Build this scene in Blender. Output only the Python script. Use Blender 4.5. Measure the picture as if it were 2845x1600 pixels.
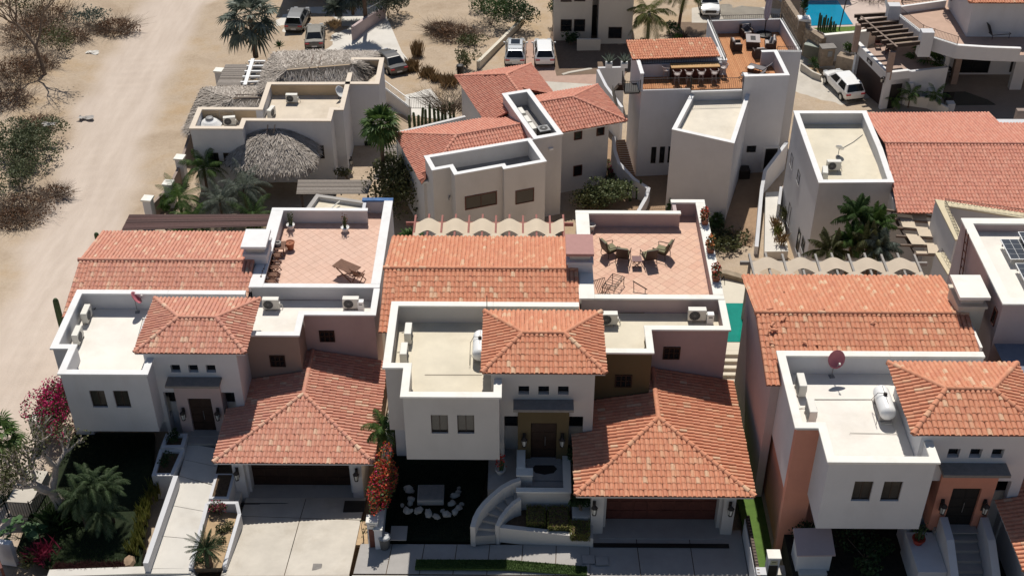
import bpy, bmesh, math, random
from mathutils import Vector, Matrix, noise
C = bpy.context.scene
for o in list(bpy.data.objects): bpy.data.objects.remove(o)
COL = C.collection
R = math.radians
# ---------------------------------------------------------------- camera, sky, sun, exposure
cd = bpy.data.cameras.new('camera'); cam = bpy.data.objects.new('camera', cd); COL.objects.link(cam)
cam.location = (0, 0, 46); cam.rotation_euler = (R(53), 0, R(0.5))
cd.sensor_width = 36; cd.lens = 44.82; cd.clip_end = 6000; cd.clip_start = 0.5
C.camera = cam
SUN_EL, SUN_AZ = 57.5, -3.5            # azimuth: degrees from +Y towards +X
w = bpy.data.worlds.new('World'); C.world = w; w.use_nodes = True
nt = w.node_tree; sky = nt.nodes.new('ShaderNodeTexSky'); sky.sky_type = 'NISHITA'; sky.sun_disc = False
sky.sun_elevation = R(SUN_EL); sky.sun_rotation = R(SUN_AZ); sky.air_density = 1.0; sky.dust_density = 0.6
bg = nt.nodes['Background']; nt.links.new(sky.outputs[0], bg.inputs[0]); bg.inputs[1].default_value = 0.06
sl = bpy.data.lights.new('sun', 'SUN'); sun = bpy.data.objects.new('sun', sl); COL.objects.link(sun)
sl.energy = 4.6; sl.angle = R(0.53); sl.color = (1, 0.95, 0.87)
d = Vector((-math.sin(R(SUN_AZ)) * math.cos(R(SUN_EL)), -math.cos(R(SUN_AZ)) * math.cos(R(SUN_EL)), -math.sin(R(SUN_EL))))
sun.rotation_euler = d.to_track_quat('-Z', 'Y').to_euler(); sun.location = (0, 60, 80)
C.view_settings.view_transform = 'Standard'; C.view_settings.look = 'None'
C.view_settings.exposure = 0.0; C.view_settings.gamma = 1; C.view_settings.use_curve_mapping = False
C.render.engine = 'CYCLES'; C.cycles.max_bounces = 8; C.cycles.diffuse_bounces = 4
# ---------------------------------------------------------------- helpers
rnd = random.Random(7)
def U(a, b): return rnd.uniform(a, b)
class MB:
    """collects shapes, then links them as ONE mesh object"""
    def __init__(s, off=(0, 0, 0)): s.v = []; s.f = []; s.m = []; s.t = []; s.off = Vector(off); s.cm = 0; s.ct = 0.0
    def raw(s, vs, fs, M=None):
        b = len(s.v)
        for p in vs:
            p = Vector(p)
            if M is not None: p = M @ p
            s.v.append(p + s.off)
        for f in fs: s.f.append([b + i for i in f]); s.m.append(s.cm); s.t.append(s.ct)
        return s
    def box(s, a, b, M=None):
        x0, y0, z0 = a; x1, y1, z1 = b
        if x0 > x1: x0, x1 = x1, x0
        if y0 > y1: y0, y1 = y1, y0
        if z0 > z1: z0, z1 = z1, z0
        return s.raw([(x0,y0,z0),(x1,y0,z0),(x1,y1,z0),(x0,y1,z0),(x0,y0,z1),(x1,y0,z1),(x1,y1,z1),(x0,y1,z1)],
                     [(3,2,1,0),(4,5,6,7),(0,1,5,4),(1,2,6,5),(2,3,7,6),(3,0,4,7)], M)
    def cbox(s, c, d, M=None):
        return s.box((c[0]-d[0]/2, c[1]-d[1]/2, c[2]-d[2]/2), (c[0]+d[0]/2, c[1]+d[1]/2, c[2]+d[2]/2), M)
    def prism(s, poly, z0, z1, M=None):
        n = len(poly); a = sum(poly[i][0]*poly[(i+1)%n][1]-poly[(i+1)%n][0]*poly[i][1] for i in range(n))
        if a < 0: poly = poly[::-1]
        zz0 = z0 if isinstance(z0, (list, tuple)) else [z0]*n
        zz1 = z1 if isinstance(z1, (list, tuple)) else [z1]*n
        if a < 0: zz0 = list(zz0)[::-1]; zz1 = list(zz1)[::-1]
        vs = [(p[0], p[1], zz0[i]) for i, p in enumerate(poly)] + [(p[0], p[1], zz1[i]) for i, p in enumerate(poly)]
        fs = [tuple(range(n))[::-1], tuple(range(n, 2*n))] + [(i, (i+1) % n, n+(i+1) % n, n+i) for i in range(n)]
        return s.raw(vs, fs, M)
    def poly(s, pts, M=None): return s.raw(pts, [tuple(range(len(pts)))], M)
    def tube(s, path, r, n=6, cap=True, M=None):
        path = [Vector(p) for p in path]; rs = r if isinstance(r, (list, tuple)) else [r]*len(path)
        vs = []; fs = []; u = None
        for i, p in enumerate(path):
            t = (path[min(i+1, len(path)-1)] - path[max(i-1, 0)])
            if t.length < 1e-9: t = Vector((0, 0, 1))
            t.normalize()
            if u is None: u = t.orthogonal().normalized()
            else:
                u = u - t*u.dot(t); u = u.normalized() if u.length > 1e-6 else t.orthogonal().normalized()
            q = t.cross(u)
            for k in range(n):
                a = 2*math.pi*k/n; vs.append(p + (u*math.cos(a) + q*math.sin(a))*rs[i])
        for i in range(len(path)-1):
            for k in range(n): fs.append((i*n+k, i*n+(k+1) % n, (i+1)*n+(k+1) % n, (i+1)*n+k))
        if cap: fs.append(tuple(range(n))[::-1]); fs.append(tuple((len(path)-1)*n+k for k in range(n)))
        return s.raw(vs, fs, M)
    def lathe(s, prof, n=16, c=(0, 0, 0), M=None, sx=1, sy=1):
        vs = []; fs = []
        for r, z in prof:
            for k in range(n):
                a = 2*math.pi*k/n; vs.append((c[0]+r*sx*math.cos(a), c[1]+r*sy*math.sin(a), c[2]+z))
        for i in range(len(prof)-1):
            for k in range(n): fs.append((i*n+k, i*n+(k+1) % n, (i+1)*n+(k+1) % n, (i+1)*n+k))
        fs.append(tuple(range(n))[::-1]); fs.append(tuple((len(prof)-1)*n+k for k in range(n)))
        return s.raw(vs, fs, M)
    def beam(s, a, b, w, h, up=(0, 0, 1)):
        a = Vector(a); b = Vector(b); t = (b-a).normalized(); q = t.cross(Vector(up)).normalized(); u = q.cross(t)
        vs = []
        for p in (a, b):
            for i, j in ((-1,-1),(1,-1),(1,1),(-1,1)): vs.append(p + q*(i*w/2) + u*(j*h/2))
        return s.raw(vs, [(0,1,2,3)[::-1],(4,5,6,7),(0,4,5,1)[::-1],(1,5,6,2)[::-1],(2,6,7,3)[::-1],(3,7,4,0)[::-1]][::1])
    def mesh(s, name, mats, smooth=False, tint=False):
        me = bpy.data.meshes.new(name); me.from_pydata([tuple(p) for p in s.v], [], s.f)
        if not isinstance(mats, (list, tuple)): mats = [mats]
        for m in mats: me.materials.append(m)
        if len(mats) > 1: me.polygons.foreach_set('material_index', s.m)
        if smooth: me.polygons.foreach_set('use_smooth', [True]*len(s.f))
        if tint:
            at = me.attributes.new('tint', 'FLOAT', 'FACE'); at.data.foreach_set('value', s.t)
        me.update(); return me
    def build(s, name, mats, parent=None, smooth=False, tint=False, bevel=0, kind=None, label=None):
        o = bpy.data.objects.new(name, s.mesh(name, mats, smooth, tint)); COL.objects.link(o)
        put(o, parent)
        if bevel:
            b = o.modifiers.new('b', 'BEVEL'); b.width = bevel; b.segments = 2; b.limit_method = 'ANGLE'
        if kind: o['kind'] = kind
        if label: o['label'] = label
        return o
def put(o, parent):
    if parent is not None:
        o.parent = parent
        if parent.get('world_children') or parent.type != 'EMPTY': pass
        if parent.type == 'EMPTY' and parent.get('wc'): o.matrix_parent_inverse = Matrix.Translation(-parent.location)
def thing(name, label, cat, loc=(0, 0, 0), rz=0, group=None, world=False):
    """an Empty at the thing's base that parents its parts; world=True: its parts come in world coordinates"""
    o = bpy.data.objects.new(name, None); COL.objects.link(o); o.empty_display_size = 0.3
    o.location = loc; o.rotation_euler = (0, 0, rz); o['label'] = label; o['category'] = cat
    if group: o['group'] = group
    if world: o['wc'] = 1
    return o
def tag(o, label, cat, group=None, kind=None):
    o['label'] = label; o['category'] = cat
    if group: o['group'] = group
    if kind: o['kind'] = kind
    return o
def struct(o): o['kind'] = 'structure'; return o
def kids(o): return [c for c in bpy.data.objects if c.parent == o]
def dup(root, loc, rz=0, label=None, group=None, scale=None, tree=None):
    """a copy of a thing with copies of its parts and sub-parts"""
    r = root.copy(); COL.objects.link(r); r.location = loc; r.rotation_euler = (0, 0, rz)
    if scale: r.scale = (scale,)*3 if not isinstance(scale, tuple) else scale
    if label: r['label'] = label
    if group: r['group'] = group
    for ch in list(root.children):
        c = ch.copy(); COL.objects.link(c); c.parent = r
        for g in list(ch.children):
            e = g.copy(); COL.objects.link(e); e.parent = c
    return r
def inst(name, me, M, parent=None):
    o = bpy.data.objects.new(name, me); COL.objects.link(o); o.parent = parent; o.matrix_basis = M; return o
def rot(loc, rz=0, s=1): return Matrix.Translation(loc) @ Matrix.Rotation(rz, 4, 'Z') @ Matrix.Scale(s, 4)
def lerp(a, b, t): return tuple(a[i]+(b[i]-a[i])*t for i in range(len(a)))
# ---------------------------------------------------------------- materials
MATS = {}
def mat(name, col, rough=0.85, var=0.06, scale=3.0, bump=0.0, bscale=40.0, metal=0.0, spec=0.3, col2=None, detail=4.0, stain=0.0, trans=0.0, bdist=0.02, coat=0.0):
    if name in MATS: return MATS[name]
    m = bpy.data.materials.new(name); m.use_nodes = True; t = m.node_tree; N = t.nodes; L = t.links
    p = N['Principled BSDF']; p.inputs['Roughness'].default_value = rough; p.inputs['Metallic'].default_value = metal
    p.inputs['Specular IOR Level'].default_value = spec
    if coat: p.inputs['Coat Weight'].default_value = coat
    tc = N.new('ShaderNodeTexCoord')
    if var > 0 or col2:
        n1 = N.new('ShaderNodeTexNoise'); n1.inputs['Scale'].default_value = scale; n1.inputs['Detail'].default_value = detail
        n1.inputs['Roughness'].default_value = 0.65
        L.new(tc.outputs['Object'], n1.inputs['Vector'])
        cr = N.new('ShaderNodeValToRGB'); cr.color_ramp.elements[0].position = 0.3; cr.color_ramp.elements[1].position = 0.7
        c2 = col2 or tuple(min(1, c*(1+var)) for c in col); c1 = col if col2 else tuple(c*(1-var) for c in col)
        cr.color_ramp.elements[0].color = (*c1, 1); cr.color_ramp.elements[1].color = (*c2, 1)
        L.new(n1.outputs['Fac'], cr.inputs['Fac']); out = cr.outputs['Color']
        if stain > 0:
            n2 = N.new('ShaderNodeTexNoise'); n2.inputs['Scale'].default_value = scale*0.35; n2.inputs['Detail'].default_value = 7
            n2.inputs['Roughness'].default_value = 0.7
            mp = N.new('ShaderNodeMapping'); mp.inputs['Scale'].default_value = (1.6, 1.6, 0.45); mp.inputs['Location'].default_value = (3.1, 7.7, 1.3)
            L.new(tc.outputs['Object'], mp.inputs['Vector']); L.new(mp.outputs['Vector'], n2.inputs['Vector'])
            r2 = N.new('ShaderNodeValToRGB'); r2.color_ramp.elements[0].position = 0.52; r2.color_ramp.elements[1].position = 0.75
            r2.color_ramp.elements[0].color = (0, 0, 0, 1); r2.color_ramp.elements[1].color = (stain, stain, stain, 1)
            L.new(n2.outputs['Fac'], r2.inputs['Fac'])
            mx = N.new('ShaderNodeMixRGB'); mx.blend_type = 'MULTIPLY'; mx.inputs['Color2'].default_value = (0.62, 0.57, 0.5, 1)
            L.new(r2.outputs['Color'], mx.inputs['Fac']); L.new(out, mx.inputs['Color1']); out = mx.outputs['Color']
        L.new(out, p.inputs['Base Color'])
    else: p.inputs['Base Color'].default_value = (*col, 1)
    if bump > 0:
        nb = N.new('ShaderNodeTexNoise'); nb.inputs['Scale'].default_value = bscale; nb.inputs['Detail'].default_value = 3
        L.new(tc.outputs['Object'], nb.inputs['Vector'])
        b = N.new('ShaderNodeBump'); b.inputs['Strength'].default_value = bump; b.inputs['Distance'].default_value = bdist
        L.new(nb.outputs['Fac'], b.inputs['Height']); L.new(b.outputs['Normal'], p.inputs['Normal'])
    if trans: p.inputs['Transmission Weight'].default_value = trans
    MATS[name] = m; return m
def tint_mat(name, stops, rough=0.85, bump=0.25, bscale=25.0, spec=0.2, nscale=6.0, nvar=0.22, tl=0.0):
    """colour picked per piece: face attribute tint plus the object's random number"""
    if name in MATS: return MATS[name]
    m = bpy.data.materials.new(name); m.use_nodes = True; t = m.node_tree; N = t.nodes; L = t.links
    p = N['Principled BSDF']; p.inputs['Roughness'].default_value = rough; p.inputs['Specular IOR Level'].default_value = spec
    at = N.new('ShaderNodeAttribute'); at.attribute_name = 'tint'; oi = N.new('ShaderNodeObjectInfo')
    a = N.new('ShaderNodeMath'); a.operation = 'ADD'; f = N.new('ShaderNodeMath'); f.operation = 'FRACT'
    L.new(at.outputs['Fac'], a.inputs[0]); L.new(oi.outputs['Random'], a.inputs[1]); L.new(a.outputs[0], f.inputs[0])
    cr = N.new('ShaderNodeValToRGB'); el = cr.color_ramp.elements
    el[0].position = stops[0][0]; el[0].color = (*stops[0][1], 1); el[1].position = stops[-1][0]; el[1].color = (*stops[-1][1], 1)
    for pos, c in stops[1:-1]: e = el.new(pos); e.color = (*c, 1)
    L.new(f.outputs[0], cr.inputs['Fac'])
    tc = N.new('ShaderNodeTexCoord'); gp = N.new('ShaderNodeNewGeometry'); n1 = N.new('ShaderNodeTexNoise')
    n1.inputs['Scale'].default_value = nscale; n1.inputs['Detail'].default_value = 5; n1.inputs['Roughness'].default_value = 0.7
    L.new(gp.outputs['Position'], n1.inputs['Vector'])
    mr = N.new('ShaderNodeMapRange'); mr.inputs[1].default_value = 0.25; mr.inputs[2].default_value = 0.75
    mr.inputs[3].default_value = 1-nvar; mr.inputs[4].default_value = 1+nvar*0.6
    L.new(n1.outputs['Fac'], mr.inputs[0])
    mx = N.new('ShaderNodeVectorMath'); mx.operation = 'SCALE'; L.new(cr.outputs['Color'], mx.inputs[0]); L.new(mr.outputs[0], mx.inputs['Scale'])
    L.new(mx.outputs[0], p.inputs['Base Color'])
    if bump:
        nb = N.new('ShaderNodeTexNoise'); nb.inputs['Scale'].default_value = bscale; L.new(gp.outputs['Position'], nb.inputs['Vector'])
        b = N.new('ShaderNodeBump'); b.inputs['Strength'].default_value = bump; b.inputs['Distance'].default_value = 0.01
        L.new(nb.outputs['Fac'], b.inputs['Height']); L.new(b.outputs['Normal'], p.inputs['Normal'])
    if tl:
        tr = N.new('ShaderNodeBsdfTranslucent'); ms = N.new('ShaderNodeMixShader'); ms.inputs[0].default_value = tl
        L.new(mx.outputs[0], tr.inputs['Color']); L.new(p.outputs[0], ms.inputs[1]); L.new(tr.outputs[0], ms.inputs[2])
        L.new(ms.outputs[0], N['Material Output'].inputs[0])
    MATS[name] = m; return m
M_white = mat('white_stucco', (0.585, 0.585, 0.60), 0.9, 0.04, 0.7, 0.25, 60, stain=0.22)
M_cap = mat('cream_cap', (0.78, 0.76, 0.70), 0.85, 0.04, 1.5, 0.15, 50, stain=0.3)
M_capb = mat('white_cap', (0.74, 0.735, 0.73), 0.85, 0.04, 1.5, 0.15, 50, stain=0.25)
M_cream = mat('cream_stucco', (0.62, 0.57, 0.47), 0.9, 0.05, 0.8, 0.25, 60, stain=0.25)
M_pinkw = mat('pinkish_stucco', (0.47, 0.375, 0.365), 0.9, 0.05, 0.8, 0.25, 60, stain=0.2)
M_pink = mat('salmon_stucco', (0.60, 0.27, 0.19), 0.9, 0.06, 0.8, 0.25, 60, stain=0.2)
M_olive = mat('olive_stucco', (0.125, 0.093, 0.047), 0.9, 0.06, 0.8, 0.25, 60)
M_taupe = mat('taupe_stucco', (0.30, 0.235, 0.20), 0.9, 0.06, 0.8, 0.25, 60)
M_roofw = mat('white_roof_coating', (0.74, 0.70, 0.64), 0.8, 0.07, 0.6, 0.2, 30, stain=0.35)
M_roofc = mat('cream_roof_coating', (0.64, 0.58, 0.46), 0.85, 0.10, 0.5, 0.2, 30, stain=0.5)
M_roofg = mat('grey_roof_slab', (0.33, 0.31, 0.29), 0.9, 0.15, 1.0, 0.2, 30, stain=0.5)
M_slab = mat('grey_stone_slab', (0.215, 0.20, 0.185), 0.8, 0.12, 4.0, 0.2, 40, stain=0.4)
TC = dict(a=[(0, (0.61,0.275,0.165)), (0.3, (0.585,0.25,0.15)), (0.6, (0.64,0.30,0.185)), (0.84, (0.56,0.235,0.145)), (0.92, (0.64,0.34,0.21)), (0.96, (0.66,0.45,0.30)), (1, (0.61,0.275,0.165))],
          b=[(0, (0.60,0.29,0.205)), (0.3, (0.565,0.26,0.185)), (0.6, (0.625,0.32,0.23)), (0.82, (0.53,0.245,0.185)), (0.9, (0.64,0.37,0.26)), (0.96, (0.66,0.46,0.33)), (1, (0.60,0.29,0.205))],
          c=[(0, (0.62,0.28,0.20)), (0.4, (0.58,0.25,0.18)), (0.7, (0.64,0.315,0.23)), (0.9, (0.55,0.235,0.175)), (1, (0.61,0.30,0.22))])
M_tile = {k: tint_mat('terracotta_' + k, v) for k, v in TC.items()}
M_tdeck = mat('terracotta_pan', (0.20, 0.075, 0.05), 0.9, 0.15, 5)
M_mortar = mat('mortar', (0.55, 0.50, 0.44), 0.9, 0.1, 6)
M_dark = mat('dark_glass', (0.012, 0.014, 0.016), 0.08, 0, spec=0.5)
M_glass2 = mat('tinted_glass', (0.05, 0.045, 0.04), 0.12, 0.2, 0.8, spec=0.5)
M_black = mat('black_metal', (0.018, 0.016, 0.015), 0.5, 0)
M_iron = mat('dark_iron', (0.035, 0.028, 0.025), 0.6, 0.1)
M_bronze = mat('bronze_frame', (0.06, 0.04, 0.03), 0.5, 0.1)
M_wood = mat('dark_wood', (0.035, 0.018, 0.012), 0.55, 0.25, 2.0)
M_woodr = mat('red_brown_wood', (0.11, 0.035, 0.025), 0.6, 0.25, 3.0)
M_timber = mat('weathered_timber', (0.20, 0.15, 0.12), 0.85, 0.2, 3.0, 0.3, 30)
M_dtimber = mat('dark_timber', (0.05, 0.035, 0.028), 0.75, 0.25, 3.0, 0.3, 30)
M_teak = mat('teak', (0.19, 0.095, 0.06), 0.7, 0.2, 6.0)
M_deck = tint_mat('deck_board', [(0, (0.46,0.20,0.085)), (0.5, (0.52,0.245,0.11)), (1, (0.41,0.17,0.075))], 0.7, 0.1)
M_ftile = tint_mat('clay_floor_tile', [(0, (0.65,0.42,0.31)), (0.35, (0.67,0.445,0.335)), (0.7, (0.63,0.39,0.29)), (1, (0.69,0.47,0.35))], 0.85, 0.1, nvar=0.08)
M_ftile2 = tint_mat('clay_floor_tile_plain', [(0, (0.66,0.45,0.355)), (0.5, (0.67,0.46,0.365)), (1, (0.65,0.435,0.34))], 0.85, 0.1, nvar=0.10, nscale=1.5)
M_grout = mat('grout', (0.58, 0.385, 0.30), 0.9, 0.05)
M_conc = mat('concrete', (0.50, 0.46, 0.40), 0.9, 0.10, 0.7, 0.15, 40, stain=0.5)
M_concw = mat('pale_concrete', (0.60, 0.57, 0.52), 0.9, 0.07, 0.7, 0.15, 40, stain=0.4)
M_concg = mat('grey_concrete', (0.36, 0.34, 0.32), 0.9, 0.08, 0.9, 0.15, 40, stain=0.3)
M_ac = mat('cream_metal_case', (0.68, 0.66, 0.60), 0.5, 0.03)
M_grey = mat('grey_metal', (0.25, 0.25, 0.25), 0.5, 0.05)
M_steel = mat('galvanized', (0.45, 0.45, 0.45), 0.35, 0.05, metal=0.8)
M_plw = mat('white_enamel', (0.80, 0.80, 0.79), 0.3, 0.02, spec=0.5)
M_canvas = mat('beige_canvas', (0.56, 0.47, 0.36), 0.9, 0.05, 1.2, 0.1, 80)
M_pot = mat('terracotta_pot', (0.34, 0.13, 0.07), 0.8, 0.1)
M_soil = mat('soil', (0.10, 0.065, 0.04), 0.95, 0.3, 6, 0.4, 30)
M_sand = mat('sandy_bed', (0.42, 0.30, 0.18), 0.95, 0.15, 4, 0.4, 30)
M_rubber = mat('tyre_rubber', (0.02, 0.02, 0.02), 0.8, 0)
M_bark = mat('bark', (0.17, 0.13, 0.10), 0.9, 0.25, 8, 0.5, 30)
M_pbark = mat('palm_bark', (0.13, 0.085, 0.06), 0.9, 0.25, 12, 0.6, 30)
M_stone = tint_mat('field_stone', [(0, (0.30,0.23,0.17)), (0.4, (0.40,0.31,0.23)), (0.7, (0.25,0.20,0.155)), (1, (0.45,0.37,0.28))], 0.9, 0.4)
M_rock = tint_mat('pale_rock', [(0, (0.32,0.30,0.27)), (0.5, (0.42,0.40,0.36)), (1, (0.26,0.24,0.22))], 0.9, 0.4)
def leafm(name, a, b, c, tl=0.25): return tint_mat(name, [(0, a), (0.5, b), (1, c)], 0.6, 0.0, spec=0.3, nscale=1.5, nvar=0.25, tl=tl)
L_grn = leafm('leaf_green', (0.035,0.075,0.02), (0.06,0.11,0.03), (0.09,0.14,0.045))
L_dk = leafm('leaf_dark', (0.02,0.045,0.015), (0.035,0.07,0.022), (0.055,0.095,0.035))
L_olv = leafm('leaf_olive', (0.07,0.08,0.03), (0.10,0.11,0.045), (0.14,0.14,0.065))
L_grey = leafm('leaf_greygreen', (0.07,0.09,0.07), (0.11,0.14,0.11), (0.17,0.20,0.17))
L_palm = leafm('palm_leaf', (0.04,0.085,0.02), (0.07,0.13,0.03), (0.12,0.19,0.05))
L_yel = leafm('leaf_yellowgreen', (0.12,0.14,0.03), (0.18,0.19,0.045), (0.24,0.22,0.06))
L_dry = leafm('dry_grass', (0.22,0.13,0.06), (0.30,0.20,0.10), (0.36,0.26,0.14))
L_rust = leafm('dry_brush', (0.14,0.075,0.045), (0.20,0.11,0.06), (0.26,0.16,0.095))
L_mag = leafm('magenta_bract', (0.38,0.008,0.09), (0.48,0.015,0.12), (0.55,0.03,0.17), 0.3)
L_red = leafm('red_bract', (0.50,0.03,0.04), (0.58,0.05,0.04), (0.62,0.11,0.04), 0.3)
L_orng = leafm('orange_bract', (0.58,0.13,0.03), (0.62,0.20,0.05), (0.62,0.28,0.09), 0.3)
L_turf = leafm('turf_blade', (0.04,0.085,0.016), (0.06,0.115,0.022), (0.085,0.14,0.035), 0.2)
L_painted_shade = leafm('turf_painted_shade', (0.008,0.014,0.005), (0.012,0.02,0.007), (0.018,0.026,0.01), 0.1)  # darkened copy of the turf blades, house shade put into the colour
M_thatch = tint_mat('thatch_straw', [(0, (0.25,0.215,0.185)), (0.4, (0.37,0.325,0.285)), (0.75, (0.47,0.42,0.37)), (1, (0.60,0.54,0.48))], 0.95, 0.0, nscale=0.8, nvar=0.25)
M_thdeck = mat('thatch_under', (0.20, 0.17, 0.14), 0.95, 0.3, 6, 0.6, 30)
M_cact = mat('cactus_skin', (0.045, 0.075, 0.03), 0.7, 0.25, 6)

# ---------------------------------------------------------------- lie of the land
def sst(a, b, x): t = max(0.0, min(1.0, (x-a)/(b-a))); return t*t*(3-2*t)
def zback(x, y):
    return -6.7 - 0.045*(y-75) + 0.02*x + 1.9*sst(20, 27, x)*(1-sst(80, 88, y))
def zfront(x):
    return -4.3 + 0.35*sst(-27.5, -26.5, x) + 3.6*sst(-7.2, -6.9, x) + 1.6*sst(11.9, 12.2, x)
def zstreet(x): return 0.12*(x-3) if x < 3 else (0.0 if x < 11 else 0.12*(x-11))
def zt(x, y):
    if x < -27.5: t = sst(48, 82, y)
    else: yb = 66 if x < -7.1 else (61.3 if x < 12 else 55.5); t = sst(yb, yb+5, y)
    z = zfront(x)*(1-t) + zback(x, y)*t
    if -7 < x < 12 and y < 47.5: z = min(z, zstreet(x)-0.6)
    return z

# ---------------------------------------------------------------- building kit
def offset_path(path, d, closed):
    """path moved d to its left, corners mitred (2-D)"""
    n = len(path); out = []
    def nrm(a, b):
        x, y = b[0]-a[0], b[1]-a[1]; l = math.hypot(x, y); return (-y/l, x/l)
    for i in range(n):
        if closed or 0 < i < n-1:
            n0 = nrm(path[i-1], path[i]); n1 = nrm(path[i], path[(i+1) % n])
            k = 1 + n0[0]*n1[0] + n0[1]*n1[1]
            out.append((path[i][0] + d*(n0[0]+n1[0])/k, path[i][1] + d*(n0[1]+n1[1])/k))
        else:
            m = nrm(path[0], path[1]) if i == 0 else nrm(path[-2], path[-1])
            out.append((path[i][0]+d*m[0], path[i][1]+d*m[1]))
    return out
def wallpath(mb, path, z0, z1, d0, d1, closed=False):
    """a wall along path between offsets d0 (right) and d1 (left)"""
    a = offset_path(path, d0, closed); b = offset_path(path, d1, closed); n = len(path)
    vs = [(p[0], p[1], z0) for p in a] + [(p[0], p[1], z0) for p in b] + [(p[0], p[1], z1) for p in a] + [(p[0], p[1], z1) for p in b]
    fs = []
    for i in range(n if closed else n-1):
        j = (i+1) % n
        fs += [(i, j, 2*n+j, 2*n+i), (n+j, n+i, 3*n+i, 3*n+j), (2*n+i, 2*n+j, 3*n+j, 3*n+i), (i, n+i, n+j, j)]
    if not closed: fs += [(0, 2*n, 3*n, n), (n-1, 2*n-1, 4*n-1, 3*n-1)]
    mb.raw(vs, fs); return mb
def facade(mb, M, x0, x1, z0, z1, holes, t=0.25, y=0.0):
    """a wall skin of thickness t in the local x-z plane (depth +y) with rectangular openings"""
    xs = sorted({x0, x1, *[h[0] for h in holes], *[h[1] for h in holes]}); zs = sorted({z0, z1, *[h[2] for h in holes], *[h[3] for h in holes]})
    xs = [x for x in xs if x0 <= x <= x1]; zs = [q for q in zs if z0 <= q <= z1]
    for i in range(len(xs)-1):
        for j in range(len(zs)-1):
            cx, cz = (xs[i]+xs[i+1])/2, (zs[j]+zs[j+1])/2
            if any(h[0] < cx < h[1] and h[2] < cz < h[3] for h in holes): continue
            mb.box((xs[i], y, zs[j]), (xs[i+1], y+t, zs[j+1]), M)
def window(par, M, x0, x1, z0, z1, y=0.12, cols=2, rows=1, fr=M_bronze, gl=M_dark, fw=0.05, name='window', off=(0,0,0), sill=None, bar=0.03):
    """a framed window: frame and bars (part), each pane a sub-part"""
    b = MB(off)
    b.box((x0, y-0.03, z0), (x0+fw, y+0.05, z1), M); b.box((x1-fw, y-0.03, z0), (x1, y+0.05, z1), M)
    b.box((x0+fw, y-0.03, z0), (x1-fw, y+0.05, z0+fw), M); b.box((x0+fw, y-0.03, z1-fw), (x1-fw, y+0.05, z1), M)
    W = x1-x0-2*fw; H = z1-z0-2*fw
    for i in range(1, cols): q = x0+fw+W*i/cols; b.box((q-bar/2, y-0.02, z0+fw), (q+bar/2, y+0.035, z1-fw), M)
    for j in range(1, rows): q = z0+fw+H*j/rows; b.box((x0+fw, y-0.015, q-bar/2), (x1-fw, y+0.03, q+bar/2), M)
    o = b.build(name, fr, par)
    if cols*rows <= 8:
        for i in range(cols):
            for j in range(rows):
                g = MB(off); a0 = x0+fw+W*i/cols+0.002; a1 = x0+fw+W*(i+1)/cols-0.002; c0 = z0+fw+H*j/rows+0.002; c1 = z0+fw+H*(j+1)/rows-0.002
                g.box((a0, y+0.005, c0), (a1, y+0.012, c1), M); g.build('pane', gl, o)
    if sill:
        s = MB(off); s.box((x0-0.06, -0.06, z0-0.07), (x1+0.06, 0.04, z0-0.003), M); s.build('sill', sill, o)
    return o
def pip(p, poly):
    c = False; n = len(poly)
    for i in range(n):
        x0, y0 = poly[i]; x1, y1 = poly[(i+1) % n]
        if (y0 > p[1]) != (y1 > p[1]) and p[0] < (x1-x0)*(p[1]-y0)/(y1-y0)+x0: c = not c
    return c
M_bed = mat('ridge_bedding', (0.42, 0.20, 0.13), 0.95, 0.15, 5)
TP, TE = 0.222, 0.365                                               # tile pitch across, exposed length
def tile_geo(lo=0.020, L=0.41):
    pr = [(-0.092, 0.0), (-0.080, 0.040), (-0.046, 0.066), (0, 0.074), (0.046, 0.066), (0.080, 0.040), (0.092, 0.004), (0.111, -0.010), (0.130, 0.0)]
    n = len(pr); vs = [(x, 0, q+lo) for x, q in pr] + [(x*0.94, L, q*0.92) for x, q in pr] + [(x, 0, q+lo) for x, q in pr] + [(x*0.95, 0.006, q*0.93+lo-0.014) for x, q in pr]
    fs = [(i, i+1, n+i+1, n+i) for i in range(n-1)] + [(3*n+i, 3*n+i+1, 2*n+i+1, 2*n+i) for i in range(n-1)]
    return vs, fs
TV, TF = tile_geo()
def tile_mesh(m):
    k = 'roof_tile_' + m.name
    if k not in bpy.data.meshes:
        b = MB(); b.raw(TV, TF); me = b.mesh(k, m, True); me.name = k
    return bpy.data.meshes[k]
def ridge_mesh(m):
    k = 'ridge_tile_' + m.name
    if k not in bpy.data.meshes:
        vs = []; fs = []; N = 9
        for y, r, q in ((0, 0.138, 0.016), (0.43, 0.120, 0.0), (0, 0.138, 0.016), (0.004, 0.128, 0.010)):
            for i in range(N):
                a = R(-28)+R(236)*i/(N-1); vs.append((-math.cos(a)*r, y, math.sin(a)*r*0.95+q-0.03))
        for i in range(N-1): fs.append((i, i+1, N+i+1, N+i)); fs.append((3*N+i, 3*N+i+1, 2*N+i+1, 2*N+i))
        b = MB(); b.raw(vs, fs); me = b.mesh(k, m, True); me.name = k
    return bpy.data.meshes[k]
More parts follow.
